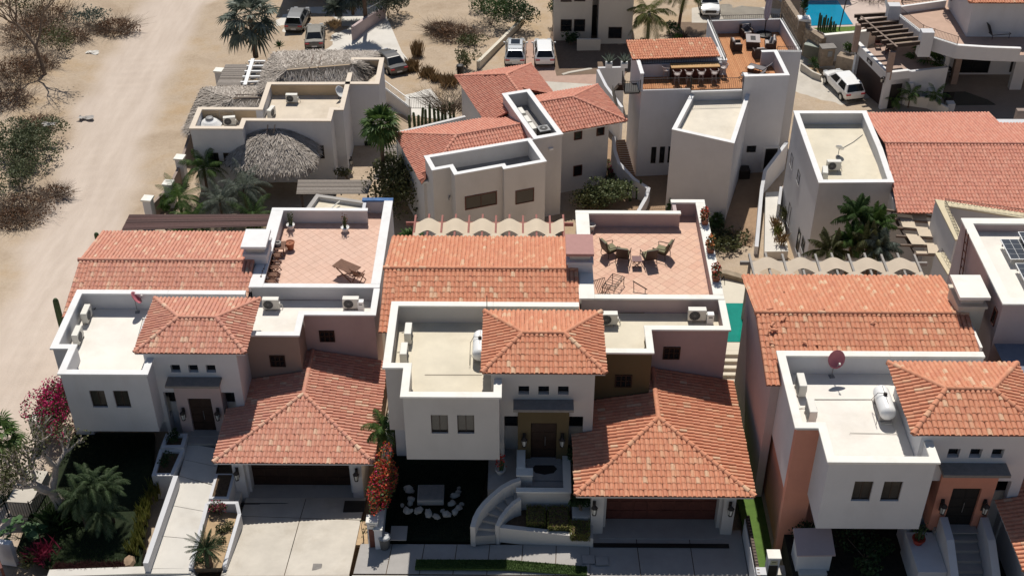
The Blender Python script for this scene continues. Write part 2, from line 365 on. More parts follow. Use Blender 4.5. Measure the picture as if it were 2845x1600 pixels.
class Roofs:
    """tiled roof slopes of one building; the nearest tiles become objects, the rest one mesh"""
    def __init__(s, root, m, off=(0, 0, 0), seed=1, tp=TP, te=TE): s.root = root; s.m = m; s.off = Vector(off); s.full = []; s.part = []; s.r = random.Random(seed); s.tp = tp; s.te = te; s.holes = []
    def deck(s, name='tiled_roof', th=0.07): s.cur = MB(s.off); s.pol = []; s.name = name; s.th = th
    def face(s, pts, skip=0.0):
        pts = [Vector(p) for p in pts]; u = (pts[1]-pts[0]).normalized(); n = Vector((0, 0, 0))
        for i in range(len(pts)): n += pts[i].cross(pts[(i+1) % len(pts)])
        n.normalize()
        if n.z < 0: n = -n
        v = n.cross(u).normalized()
        if v.z < 0: u = -u; v = n.cross(u).normalized()
        o = pts[0]; q = [((p-o).dot(u), (p-o).dot(v)) for p in pts]
        b = len(s.cur.v)
        s.cur.raw([p for p in pts] + [p - Vector((0, 0, s.th)) for p in pts],
                  [tuple(range(len(pts))), tuple(range(2*len(pts)-1, len(pts)-1, -1))] + [(i, len(pts)+i, len(pts)+(i+1) % len(pts), (i+1) % len(pts)) for i in range(len(pts))])
        u0, u1 = min(a for a, c in q), max(a for a, c in q); v1 = max(c for a, c in q)
        nc = max(1, int(round((u1-u0)/s.tp))); tp = (u1-u0)/nc; sx = s.tp/TP; nr = int(math.ceil(v1/s.te))
        par = []
        for j in range(nr):
            for i in range(nc):
                if skip and s.r.random() < skip: continue
                cu = u0+(i+0.5)*tp; cv = j*s.te-0.05
                c4 = [(cu-tp*0.45, max(0.01, cv)), (cu+tp*0.45, max(0.01, cv)), (cu-tp*0.45, cv+s.te), (cu+tp*0.45, cv+s.te)]
                ins = [pip(a, q) for a in c4]
                if not any(ins) and not pip((cu, cv+s.te/2), q): continue
                a = s.r.gauss(0, 0.012); uu = (u*math.cos(a)+v*math.sin(a)); vv = n.cross(uu)
                org = o + u*(cu+s.r.gauss(0, 0.005)) + v*(cv+s.r.gauss(0, 0.011)) + n*(0.012+abs(s.r.gauss(0, 0.004)))
                org += s.off
                M = Matrix(((uu.x*sx, vv.x*sx, n.x, org.x), (uu.y*sx, vv.y*sx, n.y, org.y), (uu.z*sx, vv.z*sx, n.z, org.z), (0, 0, 0, 1)))
                if all(ins) or (ins[0] and ins[1] and False): s.full.append(M)
                else: par.append(M)
        if par: s.part.append((par, [p + s.off for p in pts], u, v, n))
    def slab(s, mat_under=None, label=None):
        """close the current deck as one part"""
        s.o = s.cur.build(s.name, M_tdeck, s.root)
        return s.o
    def ridge(s, a, b, flat=False):
        a = Vector(a)+s.off; b = Vector(b)+s.off; t = (b-a); L = t.length; t.normalize(); k = max(1, int(round(L/0.38))); st = L/k
        if t.z < -0.001: pass
        q = t.cross(Vector((0, 0, 1))).normalized(); n = q.cross(t)
        me = ridge_mesh(s.m)
        bb = MB(); bb.beam(a+Vector((0, 0, .02)), b+Vector((0, 0, .02)), .24, .1); bb.build('ridge_bedding', M_bed, s.o)
        for i in range(k):
            p = a + t*(i*st-0.02) + Vector((0, 0, 0.045)); e = s.r.gauss(0, 0.01); qq = q+t*e
            M = Matrix(((qq.x, t.x, n.x, p.x), (qq.y, t.y, n.y, p.y), (qq.z, t.z, n.z, p.z), (0, 0, 0, 1)))
            inst('ridge_tile', me, M, s.o)
    def finish(s, limit=300, cull=None, stuff='roof_tiles'):
        cp = Vector((0, 0, 46))
        full = sorted(s.full, key=lambda M: (M.translation-cp).length)
        me = tile_mesh(s.m)
        for M in full[:limit]: inst('roof_tile', me, M, s.o)
        b = MB()
        for M in full[limit:]: b.ct = s.r.random(); b.raw(TV, TF, M)
        for par, pts, u, v, n in s.part:
            pm = MB()
            for M in par: pm.ct = s.r.random(); pm.raw(TV, TF, M)
            bm = bmesh.new(); tl = bm.faces.layers.float.new('t'); vv = [bm.verts.new(p) for p in pm.v]
            for f, t in zip(pm.f, pm.t):
                fc = bm.faces.new([vv[i] for i in f]); fc[tl] = t
            c = sum(pts, Vector())/len(pts)
            for i in range(len(pts)):
                p0, p1 = pts[i], pts[(i+1) % len(pts)]; e = p1-p0
                if e.length < 1e-4: continue
                no = e.cross(n).normalized()
                if no.dot(c-p0) > 0: no = -no
                if i == 0: continue
                bmesh.ops.bisect_plane(bm, geom=bm.verts[:]+bm.edges[:]+bm.faces[:], plane_co=p0+no*0.02, plane_no=no, clear_outer=True)
            bm.verts.index_update(); base = len(b.v)
            for x in bm.verts: b.v.append(x.co.copy())
            for f in bm.faces: b.f.append([base+x.index for x in f.verts]); b.m.append(0); b.t.append(f[tl])
            bm.free()
        if b.f: b.build(stuff, s.m, s.root, smooth=True, tint=True, kind='stuff')
def cyl_between(mb, a, b, r, n=6): mb.tube([a, b], r, n)
def lantern_mesh():
    b = MB(); b.cm = 0
    b.box((-0.06, -0.02, -0.28), (0.06, 0.0, 0.28)); b.tube([(0, -0.02, 0.2), (0, -0.13, 0.33), (0, -0.22, 0.26)], 0.018, 6)
    b.lathe([(0.03, 0.26), (0.07, 0.22), (0.13, 0.14), (0.135, 0.12)], 6, (0, -0.22, 0))
    for k in range(6):
        a = math.pi*k/3; b.tube([(0.115*math.cos(a), -0.22+0.115*math.sin(a), 0.12), (0.075*math.cos(a), -0.22+0.075*math.sin(a), -0.2)], 0.011, 4)
    b.lathe([(0.085, -0.2), (0.09, -0.225), (0.03, -0.26)], 6, (0, -0.22, 0))
    return b
M_lampglass = mat('lamp_glass', (0.62, 0.62, 0.58), 0.25, 0, spec=0.5)
LANT = []
def lantern(loc, label, group='wall lanterns', s=1.25, rz=0):
    if not LANT:
        t = thing('wall_lantern', label, 'wall lamp', loc, rz, group); lantern_mesh().build('bracket', M_iron, t)
        g = MB(); g.lathe([(0.065, -0.19), (0.1, 0.11)], 6, (0, -0.22, 0)); g.build('lamp_glass', M_lampglass, t); LANT.append(t); t.scale = (s,)*3
    else: t = dup(LANT[0], loc, rz, label, group, s)
    return t
AC = []
def ac_unit(loc, rz, label, w=0.92, h=0.66, dpt=0.34, pipes=True):
    """a split air-conditioner condenser; fan grille on local -y"""
    if AC: return dup(AC[0], loc, rz, label, 'air conditioner units on the flat roofs')
    t = thing('air_conditioner', label, 'air conditioner', loc, rz, 'air conditioner units on the flat roofs')
    b = MB(); b.box((-w/2, -dpt/2, 0.09), (w/2, dpt/2, 0.09+h)); b.build('case', M_ac, t, bevel=0.02)
    b = MB(); c = (-0.13, 0, 0.09+h/2)
    for r in (0.07, 0.14, 0.21, 0.27): b.tube([(c[0]+r*math.cos(a*math.pi/12), -dpt/2-0.02, c[2]+r*math.sin(a*math.pi/12)) for a in range(25)], 0.008, 4, False)
    for k in range(12): a = k*math.pi/6; b.tube([(c[0], -dpt/2-0.02, c[2]), (c[0]+0.28*math.cos(a), -dpt/2-0.015, c[2]+0.28*math.sin(a))], 0.006, 4, False)
    b.build('fan_grille', M_grey, t)
    b = MB(); M = Matrix.Translation((c[0], -dpt/2-0.004, c[2])) @ Matrix.Rotation(R(90), 4, 'X'); b.lathe([(0.28, 0), (0.28, 0.003)], 24, M=M); b.build('fan_opening', M_black, t)
    b = MB()
    for k in range(2): x = (-0.3, 0.3)[k]; b.box((x-0.04, -dpt/2-0.03, 0), (x+0.04, dpt/2+0.03, 0.088))
    b.build('foot', M_concg, t)
    b = MB(); b.box((w/2+0.002, -0.1, 0.2), (w/2+0.05, 0.1, 0.45)); b.tube([(w/2+0.03, 0.05, 0.3), (w/2+0.14, 0.06, 0.26), (w/2+0.16, 0.1, 0.06), (w/2+0.1, 0.4, 0.02)], 0.02, 6); b.build('pipe', M_ac, t)
    b = MB()
    for k in range(10): z = 0.16+k*0.055; b.box((w/2+0.001, -dpt/2+0.03, z) if False else (-w/2+0.05, dpt/2+0.001, z), (w/2-0.05, dpt/2+0.012, z+0.03))
    b.build('rear_fins', M_grey, t)
    AC.append(t); return t
def pot(loc, label, r=0.22, h=0.36, m=M_pot, plant='stick', cat='potted plant', group=None, seed=0, leaf=None, pl_label=None):
    rr = random.Random(seed); t = thing('potted_plant', label, cat, loc, rr.uniform(0, 6), group)
    b = MB(); b.lathe([(r*0.68, 0), (r, h*0.85), (r*1.1, h*0.87), (r*1.1, h), (r*0.92, h), (r*0.88, h*0.9)], 14); b.build('pot', m, t, smooth=False)
    b = MB(); b.lathe([(r*0.87, h*0.88), (r*0.2, h*0.9)], 10); b.build('soil', M_soil, t)
    if plant == 'stick':
        b = MB()
        for k in range(7): a = rr.uniform(0, 6.3); q = rr.uniform(0.02, r*0.6); hh = rr.uniform(0.4, 0.8); b.tube([(q*math.cos(a), q*math.sin(a), h*0.85), (q*1.7*math.cos(a), q*1.7*math.sin(a), h+hh)], [0.035, 0.028], 6)
        b.build('stem', M_cact, t)
        b = MB()
        for k in range(60):
            a = rr.uniform(0, 6.3); q = rr.uniform(0, r*1.2); leafq(b, rr, (q*math.cos(a), q*math.sin(a), h+rr.uniform(0.2, 0.85)), 0.1)
        b.build('foliage', leaf or L_rust, t, tint=True)
    return t
def leafq(b, rr, p, s, asp=0.45, up=0.3):
    """one leaf-sized face"""
    a = rr.uniform(0, 6.283); e = rr.uniform(-0.6, 1.0)*1.0+up; d = Vector((math.cos(a)*math.cos(e), math.sin(a)*math.cos(e), math.sin(e)))
    q = d.cross(Vector((rr.gauss(0, 1), rr.gauss(0, 1), rr.gauss(0, 1)))); q = q.normalized() if q.length > 1e-4 else d.orthogonal()
    p = Vector(p); s *= rr.uniform(0.6, 1.3); b.ct = rr.random()
    n0 = len(b.v); o = b.off
    for w_ in (p, p+d*s*0.5+q*s*asp, p+d*s, p+d*s*0.5-q*s*asp): b.v.append(w_+o)
    b.f.append([n0, n0+1, n0+2, n0+3]); b.m.append(b.cm); b.t.append(b.ct)

# ---------------------------------------------------------------- plants
def frond(b, rr, base, az, el, L, droop, lw, nl, ll, wid=0.02, vee=0.35, taper=True):
    """a feather frond: rachis and leaflets; base point, azimuth, start elevation"""
    p = Vector(base); d = Vector((math.cos(az)*math.cos(el), math.sin(az)*math.cos(el), math.sin(el))); path = [p.copy()]
    n = 8; side = Vector((-math.sin(az), math.cos(az), 0))
    for i in range(n):
        d = (d - Vector((0, 0, droop/n*(0.5+i/n)))).normalized(); p = p + d*L/n; path.append(p.copy())
    b.ct = 0.3; b.tube(path, [wid*(1-0.8*i/n) for i in range(n+1)], 3, False)
    for k in range(nl):
        t = 0.15+0.85*k/nl; i = min(int(t*n), n-1); q = path[i].lerp(path[i+1], t*n-i); dd = (path[i+1]-path[i]).normalized()
        up = side.cross(dd)
        l = ll*(math.sin(math.pi*min(1, t*0.9+0.12))**0.6) if taper else ll
        for s in (-1, 1):
            e = (side*s + dd*0.75 + up*vee*rr.uniform(0.3, 1.2) - Vector((0, 0, 0.25))).normalized(); wv = dd*lw
            b.ct = rr.random(); tip = q + e*l*rr.uniform(0.85, 1.1) - Vector((0, 0, l*0.18))
            b.raw([q-wv, q+wv, q+e*l*0.6+wv*0.8, tip, q+e*l*0.6-wv*0.8], [(0, 1, 2, 3, 4)])
def fan(b, rr, base, az, el, pet, rad, nseg=14, droop=0.25, fw=0.085):
    """a fan leaf: petiole and pleated blade of narrow fingers"""
    d = Vector((math.cos(az)*math.cos(el), math.sin(az)*math.cos(el), math.sin(el))); side = Vector((-math.sin(az), math.cos(az), 0)); up = side.cross(d)
    hub = Vector(base) + d*pet - Vector((0, 0, droop*pet*0.4)); b.ct = 0.4; b.tube([base, Vector(base)+d*pet*0.5, hub], [0.022, 0.016, 0.012], 3, False)
    d = (d - Vector((0, 0, droop))).normalized()
    for k in range(nseg):
        a = R(-115 + 230*k/(nseg-1)); e = (d*math.cos(a) + side*math.sin(a)).normalized(); l = rad*(0.75+0.25*math.cos(a*0.7))*rr.uniform(0.9, 1.08)
        w_ = e.cross(up).normalized()*rad*fw; b.ct = rr.random()
        b.raw([hub, hub+e*l*0.55+w_+up*0.03, hub+e*l-Vector((0, 0, l*droop*rr.uniform(0.4, 1.2))), hub+e*l*0.55-w_-up*0.02], [(0, 1, 2, 3)])
def trunk_part(root, h, r0, r1, m, lean=(0, 0), rings=True, n=8):
    b = MB(); pts = []; rs = []
    for i in range(13):
        t = i/12; pts.append((lean[0]*t*t*h, lean[1]*t*t*h, h*t)); rs.append((r0+(r1-r0)*t)*(1+(0.05 if i % 2 and rings else 0)))
    b.tube(pts, rs, n); return b.build('trunk', m, root, smooth=True)
def fan_palm(loc, label, h=5.5, rad=0.9, n=30, seed=1, leaf=None, pet=0.9, r0=0.17, group=None, skirt=True, dry=6, cat='palm tree'):
    rr = random.Random(seed); t = thing('fan_palm', label, cat, loc, 0, group); le = (rr.uniform(-.02, .02), rr.uniform(-.02, .02)); trunk_part(t, h, r0, r0*0.75, M_pbark, le)
    top = Vector((le[0]*h, le[1]*h, h)); b = MB()
    for k in range(n):
        el = R(80-125*(k/n)**0.9+rr.uniform(-8, 8)); fan(b, rr, top, k*2.399+rr.uniform(-.2, .2), el, pet*rr.uniform(0.8, 1.15), rad*rr.uniform(0.85, 1.1), 14, 0.25+0.2*(k/n))
    b.build('crown', leaf or L_palm, t, tint=True)
    if dry:
        b = MB()
        for k in range(dry): fan(b, rr, top-Vector((0, 0, 0.15)), k*2.1+rr.random(), R(rr.uniform(-65, -45)), pet*0.7, rad*0.7, 9, 0.5)
        b.build('dry_fronds', L_dry, t, tint=True)
    return t
def feather_palm(loc, label, h=3, L=2.0, n=22, seed=1, leaf=None, ll=0.45, r0=0.12, group=None, lw=0.018, droop=1.5, nl=26, el0=75, el1=-15, stems=1, name='feather_palm', cat='palm tree', bark=None, lean=None, vee=0.35):
    rr = random.Random(seed); t = thing(name, label, cat, loc, 0, group); b = MB()
    for s in range(stems):
        le = lean or ((0, 0) if stems == 1 else (rr.uniform(-.16, .16), rr.uniform(-.16, .16))); hh = h*(1 if s == 0 else rr.uniform(0.55, 0.95)); ofs = (0, 0) if stems == 1 else (rr.uniform(-.25, .25), rr.uniform(-.25, .25))
        if hh > 0.1:
            tr = trunk_part(t, hh, r0, r0*0.8, bark or M_pbark, le, n=7); tr.location = (ofs[0], ofs[1], 0)
        top = Vector((ofs[0]+le[0]*hh, ofs[1]+le[1]*hh, hh))
        for k in range(n):
            el = R(el0-(el0-el1)*(k/n)+rr.uniform(-8, 8)); frond(b, rr, top, k*2.399+rr.uniform(-.25, .25), el, L*rr.uniform(0.8, 1.1), droop*rr.uniform(0.7, 1.2), lw, nl, ll, vee=vee)
    b.build('crown', leaf or L_palm, t, tint=True); return t
def clump(b, rr, c, rx, ry, rz, n, s, asp=0.45):
    for k in range(n):
        a = rr.uniform(0, 6.283); u = rr.uniform(-0.75, 1); q = math.sqrt(max(0, 1-u*u)); r = rr.uniform(0.62, 1.0)
        leafq(b, rr, (c[0]+rx*q*math.cos(a)*r, c[1]+ry*q*math.sin(a)*r, c[2]+rz*u*r), s, asp)
def shrub(loc, label, rx=1, ry=1, rz=0.8, n=900, s=0.14, leaf=None, seed=1, name='shrub', cat='shrub', group=None, lobes=7, twigs=10, asp=0.45, extra=None, tw=None):
    """a bush: forked stems and leaves in uneven lobes"""
    rr = random.Random(seed); t = thing(name, label, cat, loc, 0, group); b = MB(); cs = []
    for k in range(lobes):
        a = rr.uniform(0, 6.283); q = rr.uniform(0.15, 0.75); f = rr.uniform(0.32, 0.6)
        cs.append(((rx*q*math.cos(a), ry*q*math.sin(a), rz*rr.uniform(0.5, 1.25)), rx*f, ry*f, rz*f*rr.uniform(0.7, 1.1)))
    for c, a1, a2, a3 in cs: clump(b, rr, c, a1, a2, a3, n//lobes, s, asp)
    b.build('foliage', leaf or L_grn, t, tint=True)
    if extra:
        for nm, lm, f in extra:
            b = MB()
            for c, a1, a2, a3 in cs:
                if rr.random() < 0.85: clump(b, rr, (c[0], c[1], c[2]+a3*0.12), a1*1.03, a2*1.03, a3*1.03, int(n*f/lobes), s*0.8, 0.5)
            b.build(nm, lm, t, tint=True)
    if twigs:
        b = MB()
        for k in range(twigs):
            c = cs[k % len(cs)][0]; p1 = (c[0]*0.3+rr.gauss(0, .05)*rx, c[1]*0.3+rr.gauss(0, .05)*ry, c[2]*0.5); b.tube([(rr.gauss(0, .04), rr.gauss(0, .04), 0), p1, (c[0]*1.1+rr.gauss(0, .1), c[1]*1.1+rr.gauss(0, .1), c[2]*1.2)], [0.03, 0.02, 0.008], 4, False)
        b.build('stems', tw or M_bark, t)
    return t
def thicket(loc, label, rx, ry, rz, seed, n=500, nt=120, leaf=None, name='dry_bush', cat='bush', group=None, s=0.12):
    """a dry bush: many bare twigs with sparse leaves"""
    rr = random.Random(seed); t = thing(name, label, cat, loc, 0, group); b = MB()
    for k in range(nt):
        a = rr.uniform(0, 6.283); q = rr.uniform(0, 0.5); p = Vector((rx*q*math.cos(a), ry*q*math.sin(a), 0)); dd = Vector((rx*math.cos(a)*rr.uniform(.3, 1), ry*math.sin(a)*rr.uniform(.3, 1), rz*rr.uniform(.5, 1.2)))
        m_ = p+dd*0.5+Vector((rr.gauss(0, .1)*rx, rr.gauss(0, .1)*ry, rz*0.1)); b.tube([p, m_, p+dd], [0.022, 0.014, 0.005], 3, False)
        for j in range(2): b.tube([m_, m_+dd*0.4+Vector((rr.gauss(0, .25)*rx, rr.gauss(0, .25)*ry, rr.uniform(-.1, .3)*rz))], [0.01, 0.004], 3, False)
    b.build('twigs', M_bark, t); b = MB()
    for k in range(n):
        a = rr.uniform(0, 6.283); u = rr.uniform(0.1, 1); q = math.sqrt(1-u*u*0.9)*rr.uniform(0.4, 1); leafq(b, rr, (rx*q*math.cos(a), ry*q*math.sin(a), rz*u*rr.uniform(.7, 1.1)), s, 0.35)
    b.build('foliage', leaf or L_rust, t, tint=True); return t
def grass_tuft(loc, label, r, h, n, seed, leaf=None, name='dry_grass_tuft', cat='grass tuft', group=None):
    rr = random.Random(seed); t = thing(name, label, cat, loc, 0, group); b = MB(); blades(b, rr, n, lambda: (rr.gauss(0, r*0.3), rr.gauss(0, r*0.3), 0), h, r*0.6, 0.02); b.build('blades', leaf or L_dry, t, tint=True); return t
def blades(b, rr, n, pos, h, spread, w_):
    for k in range(n):
        p = Vector(pos()); a = rr.uniform(0, 6.283); hh = h*rr.uniform(0.5, 1.15); o = Vector((math.cos(a), math.sin(a), 0)); q = Vector((-o.y, o.x, 0))*w_; b.ct = rr.random()
        l = spread*rr.uniform(0.2, 1); b.raw([p-q, p+q, p+o*l*0.4+q*0.7+Vector((0, 0, hh*0.6)), p+o*l+Vector((0, 0, hh)), p+o*l*0.4-q*0.7+Vector((0, 0, hh*0.6))], [(0, 1, 2, 3, 4)])
def agave(loc, label, r=0.5, n=26, seed=1, leaf=None, group=None, name='agave', w_=0.06):
    rr = random.Random(seed); t = thing(name, label, 'agave', loc, 0, group); b = MB()
    for k in range(n):
        a = k*2.399; e = R(80-75*k/n); l = r*rr.uniform(.85, 1.1); d = Vector((math.cos(a)*math.cos(e), math.sin(a)*math.cos(e), math.sin(e))); q = Vector((-math.sin(a), math.cos(a), 0)); u = q.cross(d); b.ct = rr.random(); p = d*0.05
        b.raw([p-q*w_*.7, p+q*w_*.7, p+d*l*.5+q*w_+u*.02, p+d*l-Vector((0, 0, .08*l)), p+d*l*.5-q*w_+u*.02, p+d*l*.45-u*.03], [(0, 1, 2, 5), (5, 2, 3), (0, 5, 4), (5, 3, 4), (2, 1, 0, 4, 3)][:4])
    b.build('leaves', leaf or L_grey, t, tint=True); return t
def cactus(loc, label, cols, seed=1, group=None):
    """ribbed columns: list of (dx, dy, height, radius)"""
    rr = random.Random(seed); t = thing('column_cactus', label, 'cactus', loc, 0, group)
    for dx, dy, h, r in cols:
        b = MB(); vs = []; fs = []; n = 16; le = (rr.gauss(0, .03), rr.gauss(0, .03)); prof = [(1, 0), (1.05, .4), (1, .8), (.93, .93), (.6, .985), (.1, 1)]
        for f, z in prof:
            for k in range(n): a = 2*math.pi*k/n; q = r*f*(1 if k % 2 else 0.78); vs.append((dx+q*math.cos(a)+le[0]*h*z, dy+q*math.sin(a)+le[1]*h*z, h*z))
        for i in range(len(prof)-1):
            for k in range(n): fs.append((i*n+k, i*n+(k+1) % n, (i+1)*n+(k+1) % n, (i+1)*n+k))
        fs.append(tuple((len(prof)-1)*n+k for k in range(n))); b.raw(vs, fs); b.build('column', M_cact, t)
    return t
def branch_tree(loc, label, h, spread, seed, leaf, nleaf=1500, s=0.12, r0=0.16, name='tree', lean=(0, 0), depth=4, cat='tree', bark=None, group=None, th=0.35):
    """trunk forking into limbs and twigs, leaves at the twig ends"""
    rr = random.Random(seed); t = thing(name, label, cat, loc, 0, group); b = MB(); tips = []
    def grow(p, d, l, r, k):
        m_ = p + d*l*0.5 + Vector((rr.gauss(0, .06)*l, rr.gauss(0, .06)*l, 0)); e = p+d*l
        b.tube([p, m_, e], [r, r*0.85, r*0.68], 7 if k > 2 else 4, False)
        if k == 0: tips.append(e); return
        if k <= 2: tips.append(m_.lerp(e, rr.random()))
        for i in range(3 if k > 1 else 2):
            a = rr.uniform(0, 6.283); q = Vector((math.cos(a)*spread, math.sin(a)*spread, rr.uniform(-0.1, 0.7))); nd = (d*0.75+q*0.8).normalized(); grow(e, nd, l*rr.uniform(0.6, 0.85), r*0.62, k-1)
    grow(Vector((0, 0, 0)), Vector((lean[0], lean[1], 1)).normalized(), h*th, r0, depth)
    b.build('trunk', bark or M_bark, t); b = MB()
    for k in range(nleaf):
        c = tips[k % len(tips)]; leafq(b, rr, (c.x+rr.gauss(0, .22)*h*.16, c.y+rr.gauss(0, .22)*h*.16, c.z+rr.gauss(0, .2)*h*.16), s)
    if nleaf: b.build('crown', leaf, t, tint=True)
    return t

# ---------------------------------------------------------------- the three alike villas
I4 = Matrix.Identity(4)
def villa(off, label, m_tile, wall, cap, side1, side2, roofm, chim, opt):
    """a split-level villa; its shapes are given where the middle villa stands, off moves them"""
    ox, oy, oz = off
    root = thing('villa', label, 'villa', (6+ox, 47+oy, oz), 0, None, True)
    def B(): return MB(off)
    T = lambda y: Matrix.Translation((0, y, 0))
    ZG = opt.get('zg', -1.2)
    # --- walls
    b = B(); facade(b, T(44.1), -5.45, -0.98, 2.4, 6.42, [(-4.2,-3.4,4.12,5.3),(-2.96,-2.16,4.12,5.3)])
    b.box((-5.45,44.352,2.4),(-0.98,45.3,5.4)); b.box((-5.45,45.302,2.4),(-1.4,51.0,5.4))
    b.box((-6.45,46.15,opt.get('corner_z',2.4)),(-5.452,51.0,5.4))
    wallpath(b, [(-1.4,51.1),(-6.45,51.1),(-6.45,46.15),(-5.45,46.15),(-5.45,44.36)], 5.402, 6.42, 0, 0.22)
    wallpath(b, [(-0.98,44.36),(-0.98,45.3)], 5.402, 6.42, 0, 0.22)
    b.box((-5.228,44.352,5.402),(-1.2,44.36,6.42))
    b.build('front_wall', wall, root)
    if opt.get('corner_m'):
        c = B(); c.box((-6.455,46.146,ZG),(-5.30,46.4,6.3)); c.box((-6.455,46.4,ZG),(-6.3,46.5,6.3)); c.build('corner_wall', opt['corner_m'], root)
    b = B(); b.box((-6.3,46.9,ZG),(-0.5,51,2.398)); b.build('lower_wall', opt.get('low_m', wall), root)
    b = B(); wallpath(b, [(-1.4,51.13),(-6.48,51.13),(-6.48,46.12),(-5.48,46.12),(-5.48,44.07),(-0.95,44.07),(-0.95,45.3)], 6.422, 6.53, -0.09, 0.30)
    b.box((-1.398,50.83,6.422),(2.95,51.22,6.53))
    b.build('parapet_coping', cap, root, bevel=.022)
    b = B(); b.box((-1.4,50.9,2),(2.93,51.12,6.42)); b.build('rear_parapet', wall, root)
    b = B(); b.poly([(-6.23,46.37,5.404),(-5.23,46.37,5.404),(-5.23,44.36,5.404),(-1.2,44.36,5.404),(-1.2,45.3,5.404),(-1.4,45.3,5.404),(-1.4,50.88,5.404),(-6.23,50.88,5.404)]); b.box((-1.4,49.5,5.2),(3.6,50.9,5.39))
    b.build('flat_roof', roofm, root)
    for x in (-4.2, -2.96):
        window(root, T(44.1), x, x+0.8, 4.12, 5.3, 0.13, 2, 1, M_bronze, M_glass2, 0.04, off=off)
    # --- entrance tower
    b = B(); facade(b, T(45.3), -1.38, 3.5, 2.0, 6.86, [(-0.09,0.42,5.55,6.07),(0.85,1.36,5.55,6.07),(1.78,2.29,5.55,6.07),(-0.77,3.04,2.0,4.15)], 0.3)
    b.box((-1.38,45.602,4.15),(-1.15,49.5,6.86)); b.box((3.27,45.602,ZG),(3.5,49.5,6.86)); b.box((-1.15,49.3,4.15),(3.27,49.5,6.86)); b.box((-0.97,45.31,ZG),(-0.77,46.2,2.0)); b.box((-1.15,46.3,4.16),(3.27,46.5,6.86))
    b.build('tower_wall', wall, root)
    for x in (-0.09, 0.85, 1.78): window(root, T(45.3), x, x+0.51, 5.55, 6.07, 0.27, 1, 1, M_iron, M_dark, 0.03, off=off)
    b = B(); b.box((-0.75,46.0,ZG),(3.25,46.25,2.85)); b.build('recess_wall', wall, root)
    window(root, T(46.0), -0.76, -0.13, 2.86, 4.4, 0.05, 1, 2, M_iron, M_dark, 0.04, off=off); window(root, T(46.0), 2.37, 3.26, 2.86, 4.4, 0.05, 1, 2, M_iron, M_dark, 0.04, off=off)
    b = B(); facade(b, T(45.15), -0.11, 2.35, 1.2, 5.05, [(0.52,1.77,1.2,3.84)], 0.25); b.box((-0.11,45.402,1.2),(0.1,46.0,4.5)); b.box((2.14,45.402,1.2),(2.35,46.0,4.5)); b.box((0.1,45.7,1.2),(2.14,45.9,4.5))
    b.build('portal', opt['portal_m'], root)
    b = B(); b.box((-0.33,44.55,5.09),(2.53,45.3,5.24)); b.build('canopy_slab', M_slab, root)
    b = B(); b.box((0.54,45.27,1.4),(1.75,45.33,3.82)); b.build('front_door', opt['door_m'], root); dr = b
    dd = [o for o in root.children if o.name.startswith('front_door')][-1]
    for i in range(2):
        for j in range(4):
            q = B(); x = 0.61+i*0.57; z = 1.5+j*0.57; q.box((x,45.255,z),(x+0.5,45.27,z+0.5)); q.build('door_panel', opt['door_m'], dd)
    q = B(); q.tube([(1.22,45.2,2.3),(1.22,45.2,2.9)],0.015,6); q.build('door_handle', M_steel, dd)
    b = B(); b.box((0.3,44.75,1.4),(2.0,45.25,1.46)); b.build('door_step', M_concg, root)
    # --- rear lower flat roof with condensers, wing walls
    b = B(); b.box((3.5,47.5,ZG),(6.38,51.8,5.42)); wallpath(b, [(3.55,47.5),(6.38,47.5),(6.38,49.28)], 5.422, 6.28, 0, 0.2)
    b.build('wing_wall', side1, root)
    b = B(); b.box((6.382,49.3,ZG),(10.32,51.8,5.42)); wallpath(b, [(6.382,49.3),(10.32,49.3),(10.32,51.7)], 5.422, 6.28, 0, 0.2)
    b.build('wing_wall', side2, root)
    b = B(); wallpath(b, [(3.5,47.46),(6.42,47.46),(6.42,49.26),(10.36,49.26),(10.36,51.66)], 6.282, 6.39, -0.06, 0.30); b.build('parapet_coping', cap, root, bevel=.022)
    b = B(); b.poly([(3.5,47.7,5.424),(6.18,47.7,5.424),(6.18,49.5,5.424),(10.12,49.5,5.424),(10.12,51.74,5.424),(3.5,51.74,5.424)]); b.build('flat_roof', opt.get('acroof', roofm), root)
    window(root, T(47.5), 4.66, 5.5, 4.12, 4.92, -0.02, 3, 2, M_wood, M_dark, 0.06, off=off, bar=0.05)
    window(root, T(49.3), 7.16, 8.02, 4.42, 5.22, -0.02, 3, 2, M_wood, M_dark, 0.06, off=off, bar=0.05)
    # --- main body and roof
    b = B(); b.box((-6.85,50.0,ZG),(-6.46,57.7,5.66)); b.box((-6.458,51.13,ZG),(2.95,57.7,5.66)); b.build('main_wall', opt.get('main_m', wall), root)
    rf = Roofs(root, m_tile, off, opt['seed']); xr = opt.get('xr', 2.98)
    rf.deck()
    rf.face([(xr,58.06,5.72),(-7.15,58.06,5.72),(-7.15,53.88,6.62),(xr,53.88,6.62)])
    rf.face([(-7.15,49.72,5.725),(-6.5,49.72,5.725),(-6.5,53.88,6.62),(-7.15,53.88,6.62)])
    rf.face([(-6.5,51.24,6.052),(xr,51.24,6.052),(xr,53.88,6.62),(-6.5,53.88,6.62)])
    rf.slab(); rf.ridge((-7.2,53.88,6.63),(xr-0.02,53.88,6.63))
    rf.deck('tower_roof')
    a, c, e, f = (-1.8,45.25,6.92), (4.0,45.25,6.92), (4.0,49.9,6.92), (-1.8,49.9,6.92); p, q = (0.1,47.56,7.44), (2.1,47.56,7.44)
    rf.face([a,c,q,p]); rf.face([c,e,q]); rf.face([e,f,p,q]); rf.face([f,a,p]); rf.slab()
    for s_, e_ in ((a,p),(c,q),(e,q),(f,p)): rf.ridge(s_, e_)
    rf.ridge(p, q)
